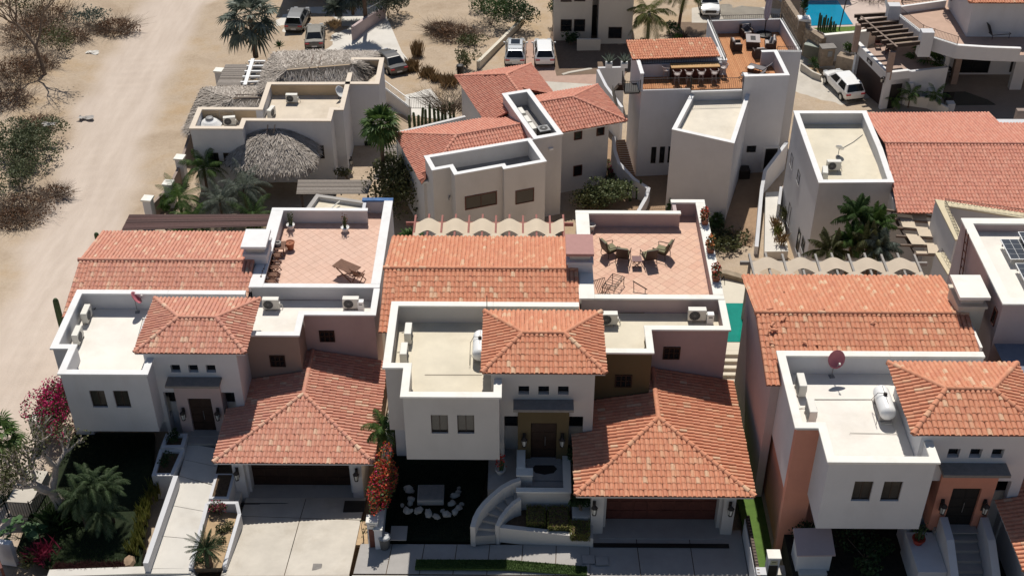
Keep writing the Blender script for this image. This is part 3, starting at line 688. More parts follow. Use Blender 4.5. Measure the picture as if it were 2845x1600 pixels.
    b = B(); b.box((-1.75,45.3,6.862),(3.95,49.85,6.87)); b.prism([(-1.78,45.27),(3.98,45.27),(3.98,49.88),(-1.78,49.88)], 6.78, 6.849); b.build('eave_soffit', wall, root)
    if opt.get('garage', True):
        rf.deck('garage_roof'); sl_ = 0.8/4.13
        zx = lambda x: 3.0+sl_*(x-2.57)
        ap = (6.7,45.6,3.8)
        rf.face([(2.57,45.28,3.0),(2.57,41.2,3.0),(6.4,45.28,zx(6.4))])
        rf.face([(3.52,47.48,zx(3.52)),(3.52,45.28,zx(3.52)),(6.4,45.28,zx(6.4)),ap,(6.7,47.48,3.8)])
        rf.face([(6.4,49.28,zx(6.4)),(6.4,47.48,zx(6.4)),(6.7,47.48,3.8),(6.7,49.28,3.8)])
        rf.face([(10.83,41.2,3.0),(10.83,49.28,3.0),(6.7,49.28,3.8),ap])
        rf.face([(2.57,41.2,3.0),(10.83,41.2,3.0),ap])
        rf.slab(); rf.ridge((2.57,41.2,3.0),ap); rf.ridge((10.83,41.2,3.0),ap); rf.ridge((6.7,49.2,3.8),ap)
        b = B(); b.prism([(2.6,41.23),(10.8,41.23),(10.8,49.2),(3.6,49.2),(3.6,45.2),(2.6,45.2)], 2.82, 2.925)
        b.build('eave_soffit', wall, root)
        b = B(); b.box((3.36,41.6,ZG),(3.95,42.0,2.82)); b.box((9.55,41.6,ZG),(10.1,42.0,2.82)); b.box((3.36,42.0,ZG),(3.75,47.45,2.82)); b.box((9.75,42.0,ZG),(10.1,49.28,2.82)); b.box((3.75,42.72,2.52),(9.75,42.9,2.82))
        b.box((3.75,42.0,ZG),(4.1,42.7,2.82)); b.box((9.4,42.0,ZG),(9.75,42.7,2.82)); b.box((4.1,42.0,2.6),(9.4,42.7,2.82))
        b.build('garage_wall', wall, root)
        gd = B(); gd.box((4.1,42.55,0.02),(9.4,42.62,2.6)); g = gd.build('garage_door', opt['gdoor_m'], root)
        for i in range(8):
            for j in range(4):
                q_ = B(); x = 4.18+i*0.652; z = 0.1+j*0.63; q_.box((x,42.52,z),(x+0.57,42.55,z+0.54)); q_.build('door_panel', opt['gdoor_m'], g)
        b = B(); b.box((3.75,41.3,-0.3),(9.75,42.6,0.02)); b.build('garage_step', M_concg, root)
    rf.finish()
    # --- roof terrace
    if opt.get('terrace', True):
        tw = opt.get('terr_m', wall)
        poly = [(3.1,51.8),(10.32,51.8),(10.32,60.9),(8.55,60.9),(8.55,59.75),(3.1,59.75)]
        b = B(); b.prism(poly, ZG, 5.44); b.build('terrace_base', tw, root)
        b = B(); wallpath(b, [(8.9,59.75),(3.1,59.75)], 5.442, 6.30, 0, 0.2); wallpath(b, [(3.1,59.55),(3.1,51.82)], 5.442, 6.30, 0, 0.6)
        wallpath(b, [(3.7,51.8),(10.32,51.8)], 5.442, 6.30, 0, 0.22); wallpath(b, [(10.32,52.02),(10.32,60.7)], 5.442, 6.30, 0, 0.4); wallpath(b, [(10.32,60.9),(8.55,60.9)], 5.442, 6.30, 0, 0.2); wallpath(b, [(8.55,60.7),(8.55,59.76)], 5.442, 6.30, 0, 0.2)
        b.build('terrace_wall', tw, root)
        b = B(); b.box((3.03,59.5,6.302),(8.94,59.82,6.41)); b.box((3.03,51.68,6.302),(3.78,59.498,6.41)); b.box((3.782,51.68,6.302),(10.4,52.06,6.41))
        b.box((9.86,52.062,6.302),(10.4,60.65,6.41)); b.build('parapet_coping', cap, root, bevel=.022)
        b = B(); b.box((8.48,60.652,6.302),(10.4,60.97,6.41)); b.build('parapet_coping', opt.get('nook_m', cap), root)
        b = B(); b.poly([(3.7,52.02,5.446),(9.92,52.02,5.446),(9.92,60.7,5.446),(8.75,60.7,5.446),(8.75,59.55,5.446),(3.7,59.55,5.446)]); fl = b.build('terrace_floor', M_grout, root)
        fm = opt.get('ftile', M_ftile); k = 'floor_tile_' + fm.name; S = 0.44
        tb = MB(); tb.box((-S/2+0.006, -S/2+0.006, 0), (S/2-0.006, S/2-0.006, 0.008)); me = tb.mesh(k, fm)
        q = S/math.sqrt(2); cnt = 0
        for i in range(-2, 22):
            for j in range(-2, 40):
                x = 3.7+q*2*i+(q if j % 2 else 0); y = 52.02+q*j
                if 3.7+q*0.9 < x < 9.92-q*0.9 and 52.02+q*0.9 < y < 59.55-q*0.9 and cnt < 300:
                    inst('floor_tile', me, rot((x+ox, y+oy, 5.4465+oz), R(45)), fl); cnt += 1
    # --- chimney
    b = B(); b.box((2.45,53.85,4),(3.7,55.5,7.1)); b.build('chimney', chim[0], root); ch = [o for o in root.children if o.name.startswith('chimney')][-1]
    b = B(); b.box((2.36,53.78,7.0),(3.78,55.56,7.14)); b.build('chimney_band', chim[0], ch)
    b = B(); b.box((2.55,54.0,7.1),(3.6,55.35,7.56)); b.build('chimney_vent', M_mortar, ch)
    b = B(); b.box((2.33,53.74,7.56),(3.78,55.55,7.72)); b.build('chimney_cap', chim[1], ch)
    b = B(); b.box((2.98,51.7,6.05),(3.1,53.78,6.38)); b.build('ledge', cap, root)
    return root
H1, H2, H3 = (-18.37, 5.71, -3.69), (0, 0, 0), (18.35, -5.91, 1.81)
M_mauve = mat('mauve_slab', (0.40, 0.22, 0.20), 0.85, 0.06)
M_bluep = mat('blue_waterproof_paint', (0.05, 0.13, 0.30), 0.7, 0.25, 3)
v1 = villa(H1, 'terracotta-roofed villa beside the dirt road, white flat roof and bare clay terrace', M_tile['b'], M_white, M_capb, M_taupe, M_pinkw, M_roofw, (M_white, M_capb),
           dict(seed=11, portal_m=M_pinkw, door_m=M_wood, gdoor_m=M_wood, nook_m=M_bluep, ftile=M_ftile2, terr_m=M_white, acroof=M_roofw, corner_z=-1.2))
v2 = villa(H2, 'middle terracotta-roofed villa with olive portal and curved entrance steps', M_tile['a'], M_cream if False else mat('warm_white_stucco', (0.53,0.505,0.48), 0.9, 0.04, 0.7, 0.25, 60, stain=0.2), M_cap, M_olive, M_pinkw, M_roofc, (M_white, M_mauve),
           dict(seed=22, portal_m=M_olive, door_m=M_wood, gdoor_m=M_woodr, terr_m=M_pinkw, acroof=M_roofc, low_m=M_white))
v3 = villa(H3, 'terracotta-roofed villa with salmon corner wall and white water tank roof', M_tile['a'], M_white, M_cap, M_pinkw, M_white, M_roofw, (M_cream, M_cap),
           dict(seed=33, portal_m=M_pink, door_m=M_black, gdoor_m=M_wood, terrace=False, corner_m=M_pink, low_m=M_pink, main_m=M_pinkw, zg=-2.6))

# ---------------------------------------------------------------- the ground sheet and the dirt road
def dirt_mat():
    m = bpy.data.materials.new('sandy_ground'); m.use_nodes = True; N = m.node_tree.nodes; L = m.node_tree.links; p = N['Principled BSDF']; p.inputs['Roughness'].default_value = 0.95; p.inputs['Specular IOR Level'].default_value = 0.1
    g = N.new('ShaderNodeNewGeometry')
    def noi(s, det=6, rough=0.65, sc=(1, 1, 1)):
        mp = N.new('ShaderNodeMapping'); mp.inputs['Scale'].default_value = sc; n = N.new('ShaderNodeTexNoise'); n.inputs['Scale'].default_value = s; n.inputs['Detail'].default_value = det; n.inputs['Roughness'].default_value = rough
        L.new(g.outputs['Position'], mp.inputs[0]); L.new(mp.outputs[0], n.inputs['Vector']); return n.outputs['Fac']
    def ramp(f, stops):
        r = N.new('ShaderNodeValToRGB'); e = r.color_ramp.elements; e[0].position, e[1].position = stops[0][0], stops[-1][0]; e[0].color = (*stops[0][1], 1); e[1].color = (*stops[-1][1], 1)
        for q, c in stops[1:-1]: x = e.new(q); x.color = (*c, 1)
        L.new(f, r.inputs[0]); return r.outputs[0]
    base = ramp(noi(0.22), [(0.33, (0.37,0.285,0.205)), (0.5, (0.45,0.36,0.27)), (0.68, (0.42,0.31,0.20))])
    fine = ramp(noi(5, 8, 0.75), [(0.3, (0.72,0.70,0.68)), (0.6, (1,1,1)), (0.8, (0.86,0.82,0.76))])
    mx = N.new('ShaderNodeMixRGB'); mx.blend_type = 'MULTIPLY'; mx.inputs[0].default_value = 0.7; L.new(base, mx.inputs[1]); L.new(fine, mx.inputs[2])
    at = N.new('ShaderNodeAttribute'); at.attribute_name = 'road'
    rd = ramp(noi(1.2, 6, 0.6, (1, 0.15, 1)), [(0.3, (0.47,0.39,0.325)), (0.7, (0.55,0.465,0.395))])
    m2 = N.new('ShaderNodeMixRGB'); L.new(at.outputs['Fac'], m2.inputs[0]); L.new(mx.outputs[0], m2.inputs[1]); L.new(rd, m2.inputs[2])
    L.new(m2.outputs[0], p.inputs['Base Color'])
    bp = N.new('ShaderNodeBump'); bp.inputs['Strength'].default_value = 0.5; bp.inputs['Distance'].default_value = 0.06; L.new(noi(7, 8, 0.7), bp.inputs['Height']); L.new(bp.outputs[0], p.inputs['Normal'])
    return m
M_dirt = dirt_mat()
ROAD = [(-29.11,55.44,-4.3), (-30.94,65.22,-4.5), (-32.48,75.44,-5.2), (-33.97,87.03,-6.2), (-35.15,99.11,-7), (-35.53,110.51,-7.6), (-35.75,121.36,-8)]
ROAD = [(-30.5, 36, 0)] + ROAD + [(ROAD[-1][0]+1.5, 135, 0), (ROAD[-1][0]+4, 190, 0)]
def road_x(y):
    for a, b in zip(ROAD, ROAD[1:]):
        if a[1] <= y <= b[1]: return a[0]+(b[0]-a[0])*(y-a[1])/(b[1]-a[1])
    return ROAD[0][0] if y < ROAD[0][1] else ROAD[-1][0]
def build_ground():
    xs = [-2500, -900, -400, -200, -120, -90] + [-70+0.6*i for i in range(76)] + [-24+0.9*i for i in range(78)] + [50, 60, 75, 100, 150, 300, 900, 2500]
    ys = [-200, -50, 0, 15, 25, 32] + [35+0.6*i for i in range(150)] + [126, 130, 136, 145, 160, 190, 250, 400, 900, 3000]
    vs = []; rd = []
    for y in ys:
        rx = road_x(y)
        for x in xs:
            z = zt(x, y); dr = abs(x-rx); r = 1-sst(2.2, 4.6, dr+1.3*noise.noise((x*.3, y*.3, 2)))
            if x < -24 or y > 92:
                z += 0.10*noise.noise((x*.5, y*.5, 0))*(1-r) + 0.25*noise.noise((x*.12, y*.12, 5))*(1-r) - 0.12*r
                if r > 0.2:
                    q = x-rx; c = max(0, noise.noise((x*.15, y*.1, 9))+0.45)
                    z += r*c*0.065*math.sin(y*6.3+0.8*math.sin(x*1.3)+x*0.7)*(1 if -1.8 < q < 2.2 else 0.2)
                    z += 0.05*r*math.cos(q*2.1)
            if dr > 4.5 and x < rx: z += 0.5*sst(4.5, 9, dr)
            vs.append((x, y, z)); rd.append(r)
    nx = len(xs); fs = [(j*nx+i, j*nx+i+1, (j+1)*nx+i+1, (j+1)*nx+i) for j in range(len(ys)-1) for i in range(nx-1)]
    me = bpy.data.meshes.new('ground'); me.from_pydata(vs, [], fs); me.materials.append(M_dirt); me.polygons.foreach_set('use_smooth', [True]*len(fs))
    a = me.attributes.new('road', 'FLOAT', 'POINT'); a.data.foreach_set('value', rd)
    o = bpy.data.objects.new('ground', me); COL.objects.link(o); struct(o)
build_ground()
def sheet(name, pts, m, th=0.3):
    """a slab with a top through the given points"""
    b = MB(); n = len(pts); a = sum(pts[i][0]*pts[(i+1) % n][1]-pts[(i+1) % n][0]*pts[i][1] for i in range(n))
    if a < 0: pts = pts[::-1]
    b.raw([tuple(p) for p in pts]+[(p[0], p[1], p[2]-th) for p in pts], [tuple(range(n)), tuple(range(2*n-1, n-1, -1))]+[(n+i, n+(i+1) % n, (i+1) % n, i) for i in range(n)])
    return struct(b.build(name, m))
def panels(name, q, nu, nv, m, gap=0.012, th=0.25, base=M_soil):
    """a slab of nu x nv cast panels with open joints between; q: four corners in order"""
    q = [Vector(p) for p in q]; f = lambda u, v: (q[0].lerp(q[1], u)).lerp(q[3].lerp(q[2], u), v)
    o = sheet(name, [tuple(p-Vector((0, 0, 0.02))) for p in q], base, th)
    for i in range(nu):
        for j in range(nv):
            gu = gap/(q[1]-q[0]).length; gv = gap/(q[3]-q[0]).length; a = [f((i+s)/nu+(gu if s == 0 else -gu), (j+t)/nv+(gv if t == 0 else -gv)) for s, t in ((0,0),(1,0),(1,1),(0,1))]
            b = MB(); b.raw(a+[p-Vector((0, 0, 0.05)) for p in a], [(0,1,2,3),(7,6,5,4),(0,4,5,1),(1,5,6,2),(2,6,7,3),(3,7,4,0)])
            if (a[1]-a[0]).cross(a[3]-a[0]).z < 0: b.f = [f_[::-1] for f_ in b.f]
            b.build('concrete_panel', m, o)
    return o

# ---------------------------------------------------------------- front yards, pavement and street
def wall_thing(name, label, paths, z0, z1, w, m, capm=None, caph=0.06, over=0.04, cat='wall'):
    t = thing(name, label, cat, (paths[0][0][0], paths[0][0][1], z0), 0, None, True); b = MB()
    for p in paths: wallpath(b, [q[:2] for q in p], z0, z1, -w/2, w/2)
    b.build('wall', m, t)
    if capm:
        b = MB()
        for p in paths: wallpath(b, [q[:2] for q in p], z1+0.002, z1+caph, -w/2-over, w/2+over)
        b.build('coping', capm, t)
    return t
def slope_wall(mb, pts, w, zb):
    """wall whose top follows the given 3-D points"""
    a = offset_path([p[:2] for p in pts], -w/2, False); c = offset_path([p[:2] for p in pts], w/2, False); n = len(pts)
    vs = [(*a[i], zb) for i in range(n)]+[(*c[i], zb) for i in range(n)]+[(*a[i], pts[i][2]) for i in range(n)]+[(*c[i], pts[i][2]) for i in range(n)]; fs = []
    for i in range(n-1): fs += [(i, i+1, 2*n+i+1, 2*n+i), (n+i+1, n+i, 3*n+i, 3*n+i+1), (2*n+i, 2*n+i+1, 3*n+i+1, 3*n+i)]
    fs += [(0, 2*n, 3*n, n), (n-1, 2*n-1, 4*n-1, 3*n-1)]; mb.raw(vs, fs)
# ---- villa 2: pavement, drive, lawn
panels('pavement', [(-7.92,40.2,-1.35), (3.26,39.07,0), (3.33,40.88,0.02), (-7.75,42.05,-1.3)], 7, 1, M_concg, 0.02)
sheet('lower_pavement', [(-7.95,40.18,-1.42), (3.13,39.05,-0.06), (3.2,36.5,-0.06), (-9.5,36.5,-1.42)], M_concw)
sheet('road', [(-60,20,-5.0), (60,20,4), (60,35.9,4), (12,36.3,0), (3,36.3,-0.2), (-9.5,36.3,-1.6), (-19,38,-2.8), (-33,38.5,-4.5), (-60,39,-5)], M_concg)
panels('driveway', [(3.25,36.4,-0.12), (10.6,36.4,-0.12), (10.6,41.9,0.0), (3.0,41.9,0.0)], 3, 2, M_concg, 0.02)
def grass_strip(name, label, quad, n, h=0.07, lm=None, seed=1, base=True, w_=0.012):
    rr = random.Random(seed); q = [Vector(p) for p in quad]; b = MB(); f = lambda u, v: (q[0].lerp(q[1], u)).lerp(q[3].lerp(q[2], u), v)
    blades(b, rr, n, lambda: f(rr.random(), rr.random()), h, h*0.8, w_); o = b.build(name, lm or L_turf, tint=True); tag(o, label, 'grass', kind='stuff'); return o
ST = [(-4.94,40.11,-0.85), (3.12,39.05,0.03), (3.14,39.55,0.05), (-4.92,40.67,-0.83)]
sheet('turf_base', [ST[0], (-0.59,39.65,-0.3), ST[1], ST[2], (-0.57,40.21,-0.28), ST[3]], mat('turf_soil', (0.045,0.075,0.02), 0.95, 0.3, 5, 0.4, 30), 0.1)
for k, (a, c, d, e) in enumerate(((ST[0], (-0.59,39.65,-0.3), (-0.57,40.21,-0.28), ST[3]), ((-0.59,39.65,-0.3), ST[1], ST[2], (-0.57,40.21,-0.28)))):
    grass_strip('verge_grass', 'narrow strip of green turf set in the pavement', (a, c, d, e), 2600, 0.06, seed=k)
sheet('lawn', [(-6.38,42.18,-1.2), (-2.35,41.64,-0.5), (-1.5,47.0,-0.06), (-6.6,47.0,-0.1), (-6.6,42,-1.1)], mat('lawn_painted_shade', (0.009,0.014,0.006), 0.95, 0.4, 6, 0.5, 40))  # lawn base near black, the overhang's shade put into its colour
grass_strip('lawn_grass', 'dark shaded lawn grass under the overhanging upper floor', [(-6.5,42.6,-0.95), (-2.2,41.4,-0.45), (-1.6,46.5,-0.06), (-6.5,46.5,-0.1)], 9000, 0.07, L_painted_shade, 3)
# slab and rocks on the lawn
t = thing('stone_plinth', 'square grey slab on the dark lawn ringed by pale rocks', 'plinth', (-4.4,44.2,-0.3), 0.02)
b = MB(); b.box((-0.65,-0.55,0), (0.65,0.55,0.32)); b.build('base', M_concg, t, bevel=0.02); b = MB(); b.box((-0.6,-0.5,0.322), (0.6,0.5,0.36)); b.build('slab', M_slab, t, bevel=0.01)
rr = random.Random(5); c0 = (-4.34,44.2,-0.3)
RK = []
for k in range(26):
    a = rr.uniform(2.6, 6.9); q = rr.uniform(0.95, 1.5); RK.append((c0[0]+q*math.cos(a)*1.05, c0[1]+q*math.sin(a)*0.95-0.1))
for k, (x, y) in enumerate(RK):
    b = MB(); s = rr.uniform(0.14, 0.3); vs = []; n = 7
    for j, (f, z) in enumerate(((0.8, 0), (1, .35), (.75, .8), (.25, 1))):
        for i in range(n): a = 6.283*i/n; q = s*f*rr.uniform(.75, 1.15); vs.append((q*math.cos(a), q*math.sin(a)*.75, s*.8*z))
    fs = [(j*n+i, j*n+(i+1) % n, (j+1)*n+(i+1) % n, (j+1)*n+i) for j in range(3) for i in range(n)]+[tuple(3*n+i for i in range(n))]
    b.raw(vs, fs); o = b.build('rock', M_rock); o.location = (x, y, -0.32); o.rotation_euler = (rr.gauss(0, .15), rr.gauss(0, .15), rr.uniform(0, 6)); tag(o, 'pale angular rock lying in the ring around the slab on the shaded lawn', 'rock', 'rocks around the lawn slab')
# ---- villa 2: curved steps, landing, planter (built as one entrance stair)
ent = thing('entrance_stair', 'white curved stair with low walls rising to the olive portal', 'stairs', (0.5,42,-0.1), 0, None, True)
OW = [(-2.33,41.3,0.75), (-2.23,41.67,0.95), (-2.05,42.02,1.12), (-1.79,42.32,1.3), (-1.41,42.65,1.5), (-0.96,42.98,1.7), (-0.51,43.18,1.85), (-0.09,43.28,1.95)]
IW = [(-1.15,41.39,0.72), (-0.97,41.71,0.95), (-0.67,42.08,1.15), (-0.37,42.31,1.35), (-0.05,42.45,1.5)]
b = MB(); slope_wall(b, [(p[0]+0.11, p[1], p[2]) for p in OW], 0.24, -0.6); slope_wall(b, [(p[0]+0.08, p[1], p[2]) for p in IW], 0.2, -0.6)
wl = b.build('side_wall', MATS['warm_white_stucco'], ent)
def at_path(p, t):
    i = min(int(t*(len(p)-1)), len(p)-2); return Vector(p[i]).lerp(Vector(p[i+1]), t*(len(p)-1)-i)
for k in range(7):
    z = -0.1+(k+1)*0.185; t0, t1 = k/7, (k+1.25)/7; a0 = at_path(OW, t0); a1 = at_path(OW, min(1, t1)); c0_ = at_path(IW, t0); c1 = at_path(IW, min(1, t1))
    b = MB(); b.prism([(a0.x+.2, a0.y), (c0_.x, c0_.y), (c1.x, c1.y), (a1.x+.2, a1.y)], -0.5, z-0.001*k); b.build('step', M_concg, ent)
b = MB(); b.box((0.02,42.9,-0.5), (2.25,43.1,1.04)); b.box((0.02,43.0,-0.5), (2.25,45.2,1.2-0.02)); b.build('landing_base', MATS['warm_white_stucco'], ent)
b = MB(); b.box((0.3,43.75,1.19), (2.1,45.14,1.4)); b.build('landing', M_concg, ent); b = MB(); b.box((0.3,43.42,1.19), (2.1,43.748,1.295)); b.build('step', M_concg, ent)
b = MB(); b.box((-0.12,43.95,0), (0.22,45.14,2.0)); b.box((-0.14,43.45,0), (0.6,43.92,1.98)); b.box((-0.14,42.72,-0.5), (2.42,42.95,1.62)); b.box((2.12,42.952,-0.5), (2.42,45.14,1.62)); b.build('parapet', MATS['warm_white_stucco'], ent)
b = MB(); b.box((-0.16,43.93,2.002), (0.26,45.14,2.06)); b.box((-0.18,43.42,1.982), (0.63,43.95,2.04) if False else (0.63,43.928,2.04)); b.box((-0.18,42.68,1.622), (2.46,42.98,1.68)); b.box((2.08,42.982,1.622), (2.46,45.14,1.68)); b.build('coping', M_cap, ent)
b = MB(); b.box((-1.55,43.2,-0.5), (-0.16,46.0,1.3)); b.build('side_landing', M_concg, ent)
PL = [(-1.15,41.43,0.62), (3.34,40.78,0.62)]
b = MB(); slope_wall(b, [(PL[0][0], PL[0][1]+.12, 0.6), (PL[1][0], PL[1][1]+.12, 0.6), (PL[1][0]+0.0, PL[1][1]+1.1, 0.6)], 0.24, -0.4); b.build('planter_wall', MATS['warm_white_stucco'], ent)
b = MB(); b.prism([(PL[0][0]+.2, PL[0][1]+.2), (PL[1][0]-.1, PL[1][1]+.2), (3.3,42.7), (0.1,42.7)], -0.3, 0.42); b.build('soil', M_soil, ent)
b = MB(); b.box((2.5,41.75,0.3), (3.34,42.6,1.0)); b.build('plinth', MATS['warm_white_stucco'], ent)
o = MB().lathe([(0.0, 0), (0.62, 0.0), (0.62, 0.015), (0, 0.015)], 8).build('door_mat', M_iron); o.location = (1.2,44.5,1.402); o.scale = (1, 0.62, 1); tag(o, 'dark octagonal doormat on the landing before the carved door', 'mat')
for k, (x0, x1, y0, y1, lab) in enumerate(((0.35,1.2,41.5,42.6,'clipped yellow-green hedge block nearest the curved steps'), (1.35,2.35,41.2,42.6,'clipped yellow-green hedge block in the middle of the planter'), (2.4,3.3,40.75,41.7,'clipped yellow-green hedge block at the garage end of the planter'))):
    rr = random.Random(k+40); t = thing('box_hedge', lab, 'hedge', ((x0+x1)/2, (y0+y1)/2, 0.4), 0, 'hedge blocks in the entrance planter'); b = MB()
    for i in range(1500):
        p = [rr.uniform(-(x1-x0)/2, (x1-x0)/2), rr.uniform(-(y1-y0)/2, (y1-y0)/2), rr.uniform(0, .5)]
        f = rr.randrange(4)
        if f == 0: p[2] = .5
        elif f == 1: p[1] = -(y1-y0)/2
        elif f == 2: p[0] = rr.choice((-1, 1))*(x1-x0)/2
        leafq(b, rr, p, 0.06, 0.5)
    b.build('foliage', L_yel if True else L_olv, t, tint=True)
    b = MB(); b.box((-(x1-x0)/2+.05, -(y1-y0)/2+.05, 0), ((x1-x0)/2-.05, (y1-y0)/2-.05, .46)); b.build('stems', M_soil, t)
shrub((2.9,42.2,1.0), 'glossy dark green bush on the white plinth beside the garage', 0.55, 0.5, 0.55, 1100, 0.1, L_dk, 9, lobes=6)
shrub((2.6,45.3,1.0), 'dark leafy bush in the corner right of the carved door', 0.35, 0.9, 0.9, 700, 0.1, L_dk, 10, lobes=6)
pot((-0.95,44.3,1.3), 'white flower pot with red flowers left of the landing', 0.24, 0.3, M_concw, 'stick', seed=3, leaf=L_red, group=None)
for i, (p, lab) in enumerate((((3.48,41.55,2.13), 'black lantern on the left pier of the middle garage'), ((9.83,41.55,2.19), 'black lantern on the right pier of the middle garage'), ((0.2,45.15,3.29), 'black lantern left of the carved door in the olive portal'), ((2.04,45.15,3.31), 'black lantern right of the carved door in the olive portal'))):
    p = (p[0], p[1], 1.95 if i < 2 else 2.85); lantern(p, lab)
for x, lab in ((3.62+H1[0], 'black lantern on the left pier of the dark garage by the walkway'), (9.85+H1[0], 'black lantern on the right pier of the dark garage by the bougainvillea')): lantern((x,41.55+H1[1],1.95+H1[2]), lab)
for x, k, lab in ((0.2,0,'black lantern left of the plain portal beside the dirt-road villa'), (2.05,0,'black lantern right of the plain portal beside the dirt-road villa'), (0.2,1,'black lantern left of the black door in the salmon portal'), (2.05,1,'black lantern right of the black door in the salmon portal')):
    h = (H1, H3)[k]; lantern((x+h[0],45.13+h[1],2.85+h[2]), lab)
o = MB().box((3.5,40.75,0.004), (9.9,41.0,0.03)).build('drain_grate', M_black); tag(o, 'long black drain grate across the middle drive', 'drain grate')
o = MB().box((3.2+H1[0],40.9+H1[1],-3.66), (9.9+H1[0],41.15+H1[1],-3.6)).build('drain_grate', M_black); tag(o, 'long black drain grate before the dark garage', 'drain grate')
for p, lab in (((3.23,40,0), 'left concrete inspection cover beside the middle drive'), ((3.85,39.92,0), 'right concrete inspection cover beside the middle drive')):
    t = thing('inspection_cover', lab, 'cover', p, 0.05, 'inspection covers in the pavement'); b = MB(); b.box((-.32,-.27,0), (.32,.27,.03)); b.build('frame', M_grey, t); b = MB(); b.box((-.29,-.24,.031), (.29,.24,.04)); b.build('lid', M_concg, t)
# ---- villa 1: drive, walkway, beds
panels('driveway', [(-14.62,41.18,-2.75), (-8.15,40.46,-1.75), (-8.16,45.14,-3), (-14.57,45.83,-3.5)], 2, 1, M_conc, 0.02)
panels('driveway', [(-14.57,45.83,-3.5), (-8.16,45.15,-3), (-8.14,47.37,-3.66), (-14.56,47.27,-3.66)], 2, 1, M_conc, 0.02)
sheet('drive_apron', [(-20,38.5,-2.9), (-7.6,37.0,-1.55), (-8.16,40.47,-1.76), (-14.63,41.19,-2.76)], M_conc)
o = MB().box((-0.22,-0.2,0), (0.22,0.2,0.02)).build('valve_cover', M_slab); o.location = (-9.84,41.29,-2.15); tag(o, 'small grey valve cover in the sunlit drive', 'cover')
o = MB().box((-0.55,-0.4,0), (0.55,0.4,0.02)).build('floor_mat', M_black); o.location = (-8.65,46.31,-3.25); tag(o, 'black mat on the drive by the bougainvillea', 'mat')
panels('walkway', [(-18.07,41.5,-2.6), (-16.03,41.52,-2.6), (-16.12,47.06,-2.5), (-18.03,47.73,-2.5)], 1, 3, M_concw, 0.015)
panels('walkway', [(-18.03,47.73,-2.5), (-16.08,47.07,-2.5), (-16.14,49.66,-2.4), (-18.04,50.06,-2.4)], 1, 2, M_concw, 0.015)
sheet('porch_floor', [(-17.99,49.9,-2.26), (-16.14,49.91,-2.26), (-15.6,51.2,-2.26), (-18.6,51.2,-2.26)], M_concg)
t = thing('garden_wall', 'long low white wall along the sloping walkway', 'wall', (-18.6,42.15,-3.4), 0, None, True); b = MB(); slope_wall(b, [(-18.17,41.29,-1.95), (-17.96,47.09,-1.85)], 0.26, -3.8); b.build('wall', M_white, t)
t = thing('street_kerb', 'white concrete edging along the garden at the bottom of the picture', 'kerb', (-22.91,41.39,-3), 0, None, True); b = MB(); slope_wall(b, [(-23.14,41.39,-2.85), (-18.49,41.44,-2.62), (-16.05,41.45,-2.6)], 0.45, -3.6); b.build('kerb_stone', M_concw, t)
sheet('lower_pavement', [(-23.54,41.31,-3), (-16.05,41.42,-2.66), (-13,38,-2.7), (-24,38,-3.2)], M_concw)
for k, (q, z, lab) in enumerate((([(1195,490), (1370,490), (1400,385), (1235,385)], -1.95, 'upper white stone planter beside the porch'), ([(1130,700), (1290,700), (1380,500), (1190,500)], -2.15, 'lower white planter at the corner of the walkway'))):
    t = thing('planter', lab, 'planter', (0, 0, 0), 0, None, True)
    c4 = [(((-19.28,49.27,-1.95)), ((-18.03,49.29,-1.95)), ((-18.04,50.38,-1.95)), ((-19.24,50.37,-1.95))), (((-19.34,47.37,-2.15)), ((-18.21,47.38,-2.15)), ((-18.01,49.39,-2.15)), ((-19.38,49.38,-2.15)))][k]
    c4 = [p[:2] for p in c4]; b = MB(); wallpath(b, c4, -3.9, z, 0, 0.2, True); b.build('wall', M_white, t); b = MB(); b.prism(offset_path(c4, 0.18, True), -3.8, z-0.15); b.build('soil', M_soil, t)
    m_ = offset_path(c4, 0.4, True); cx = sum(p[0] for p in m_)/4; cy = sum(p[1] for p in m_)/4
    shrub((cx, cy, z-0.15), 'small dark plants in the ' + ('upper' if k == 0 else 'lower') + ' porch planter', 0.5, 0.6, 0.3, 350, 0.09, L_dk, 60+k, twigs=0, name='bedding_plant', cat='plant')
t = thing('garage_planter', 'white planter box and steps beside the dark garage', 'planter', (-15.61,48.04,-3.4), 0, None, True)
b = MB(); b.box((3.2-0.9+H1[0],40.2+H1[1],-3.9), (3.34+H1[0],42.0+H1[1],-2.3)); b.build('wall', M_white, t)
b = MB(); b.box((3.2-0.75+H1[0],40.35+H1[1],-2.298), (3.2+H1[0],41.9+H1[1],-2.29)); b.build('soil', M_soil, t)
for k, (x, y) in enumerate(((1605,860), (1655,860), (1705,860), (1755,870))):
    z = -2.62-0.2*k; p = [(-15.86,46.17,-2.62), (-15.56,46.3,-2.82), (-15.26,46.41,-3.02), (-14.94,46.56,-3.22)][k]
    b = MB(); b.box((p[0]-0.22,p[1]-0.1,-3.9), (p[0]+0.2,p[1]+1.05,z)); b.build('step', M_concw, t)
sheet('planting_bed', [(-16.05,41.66,-2.75), (-14.67,41.72,-2.75), (-14.58,45.46,-2.95), (-16.27,46.05,-2.75)], M_sand)
t = thing('bed_wall', 'low white wall around the sandy bed with the cycad', 'wall', (-15.51,46.3,-3), 0, None, True); b = MB()
slope_wall(b, [(-16.09,41.45,-2.45), (-16.08,45.58,-2.3)], 0.2, -3.6); slope_wall(b, [(-16.08,45.61,-2.28), (-14.56,45.62,-2.28), (-14.35,45.04,-2.5), (-14.48,41.59,-2.5)], 0.18, -3.7); b.build('wall', M_white, t)
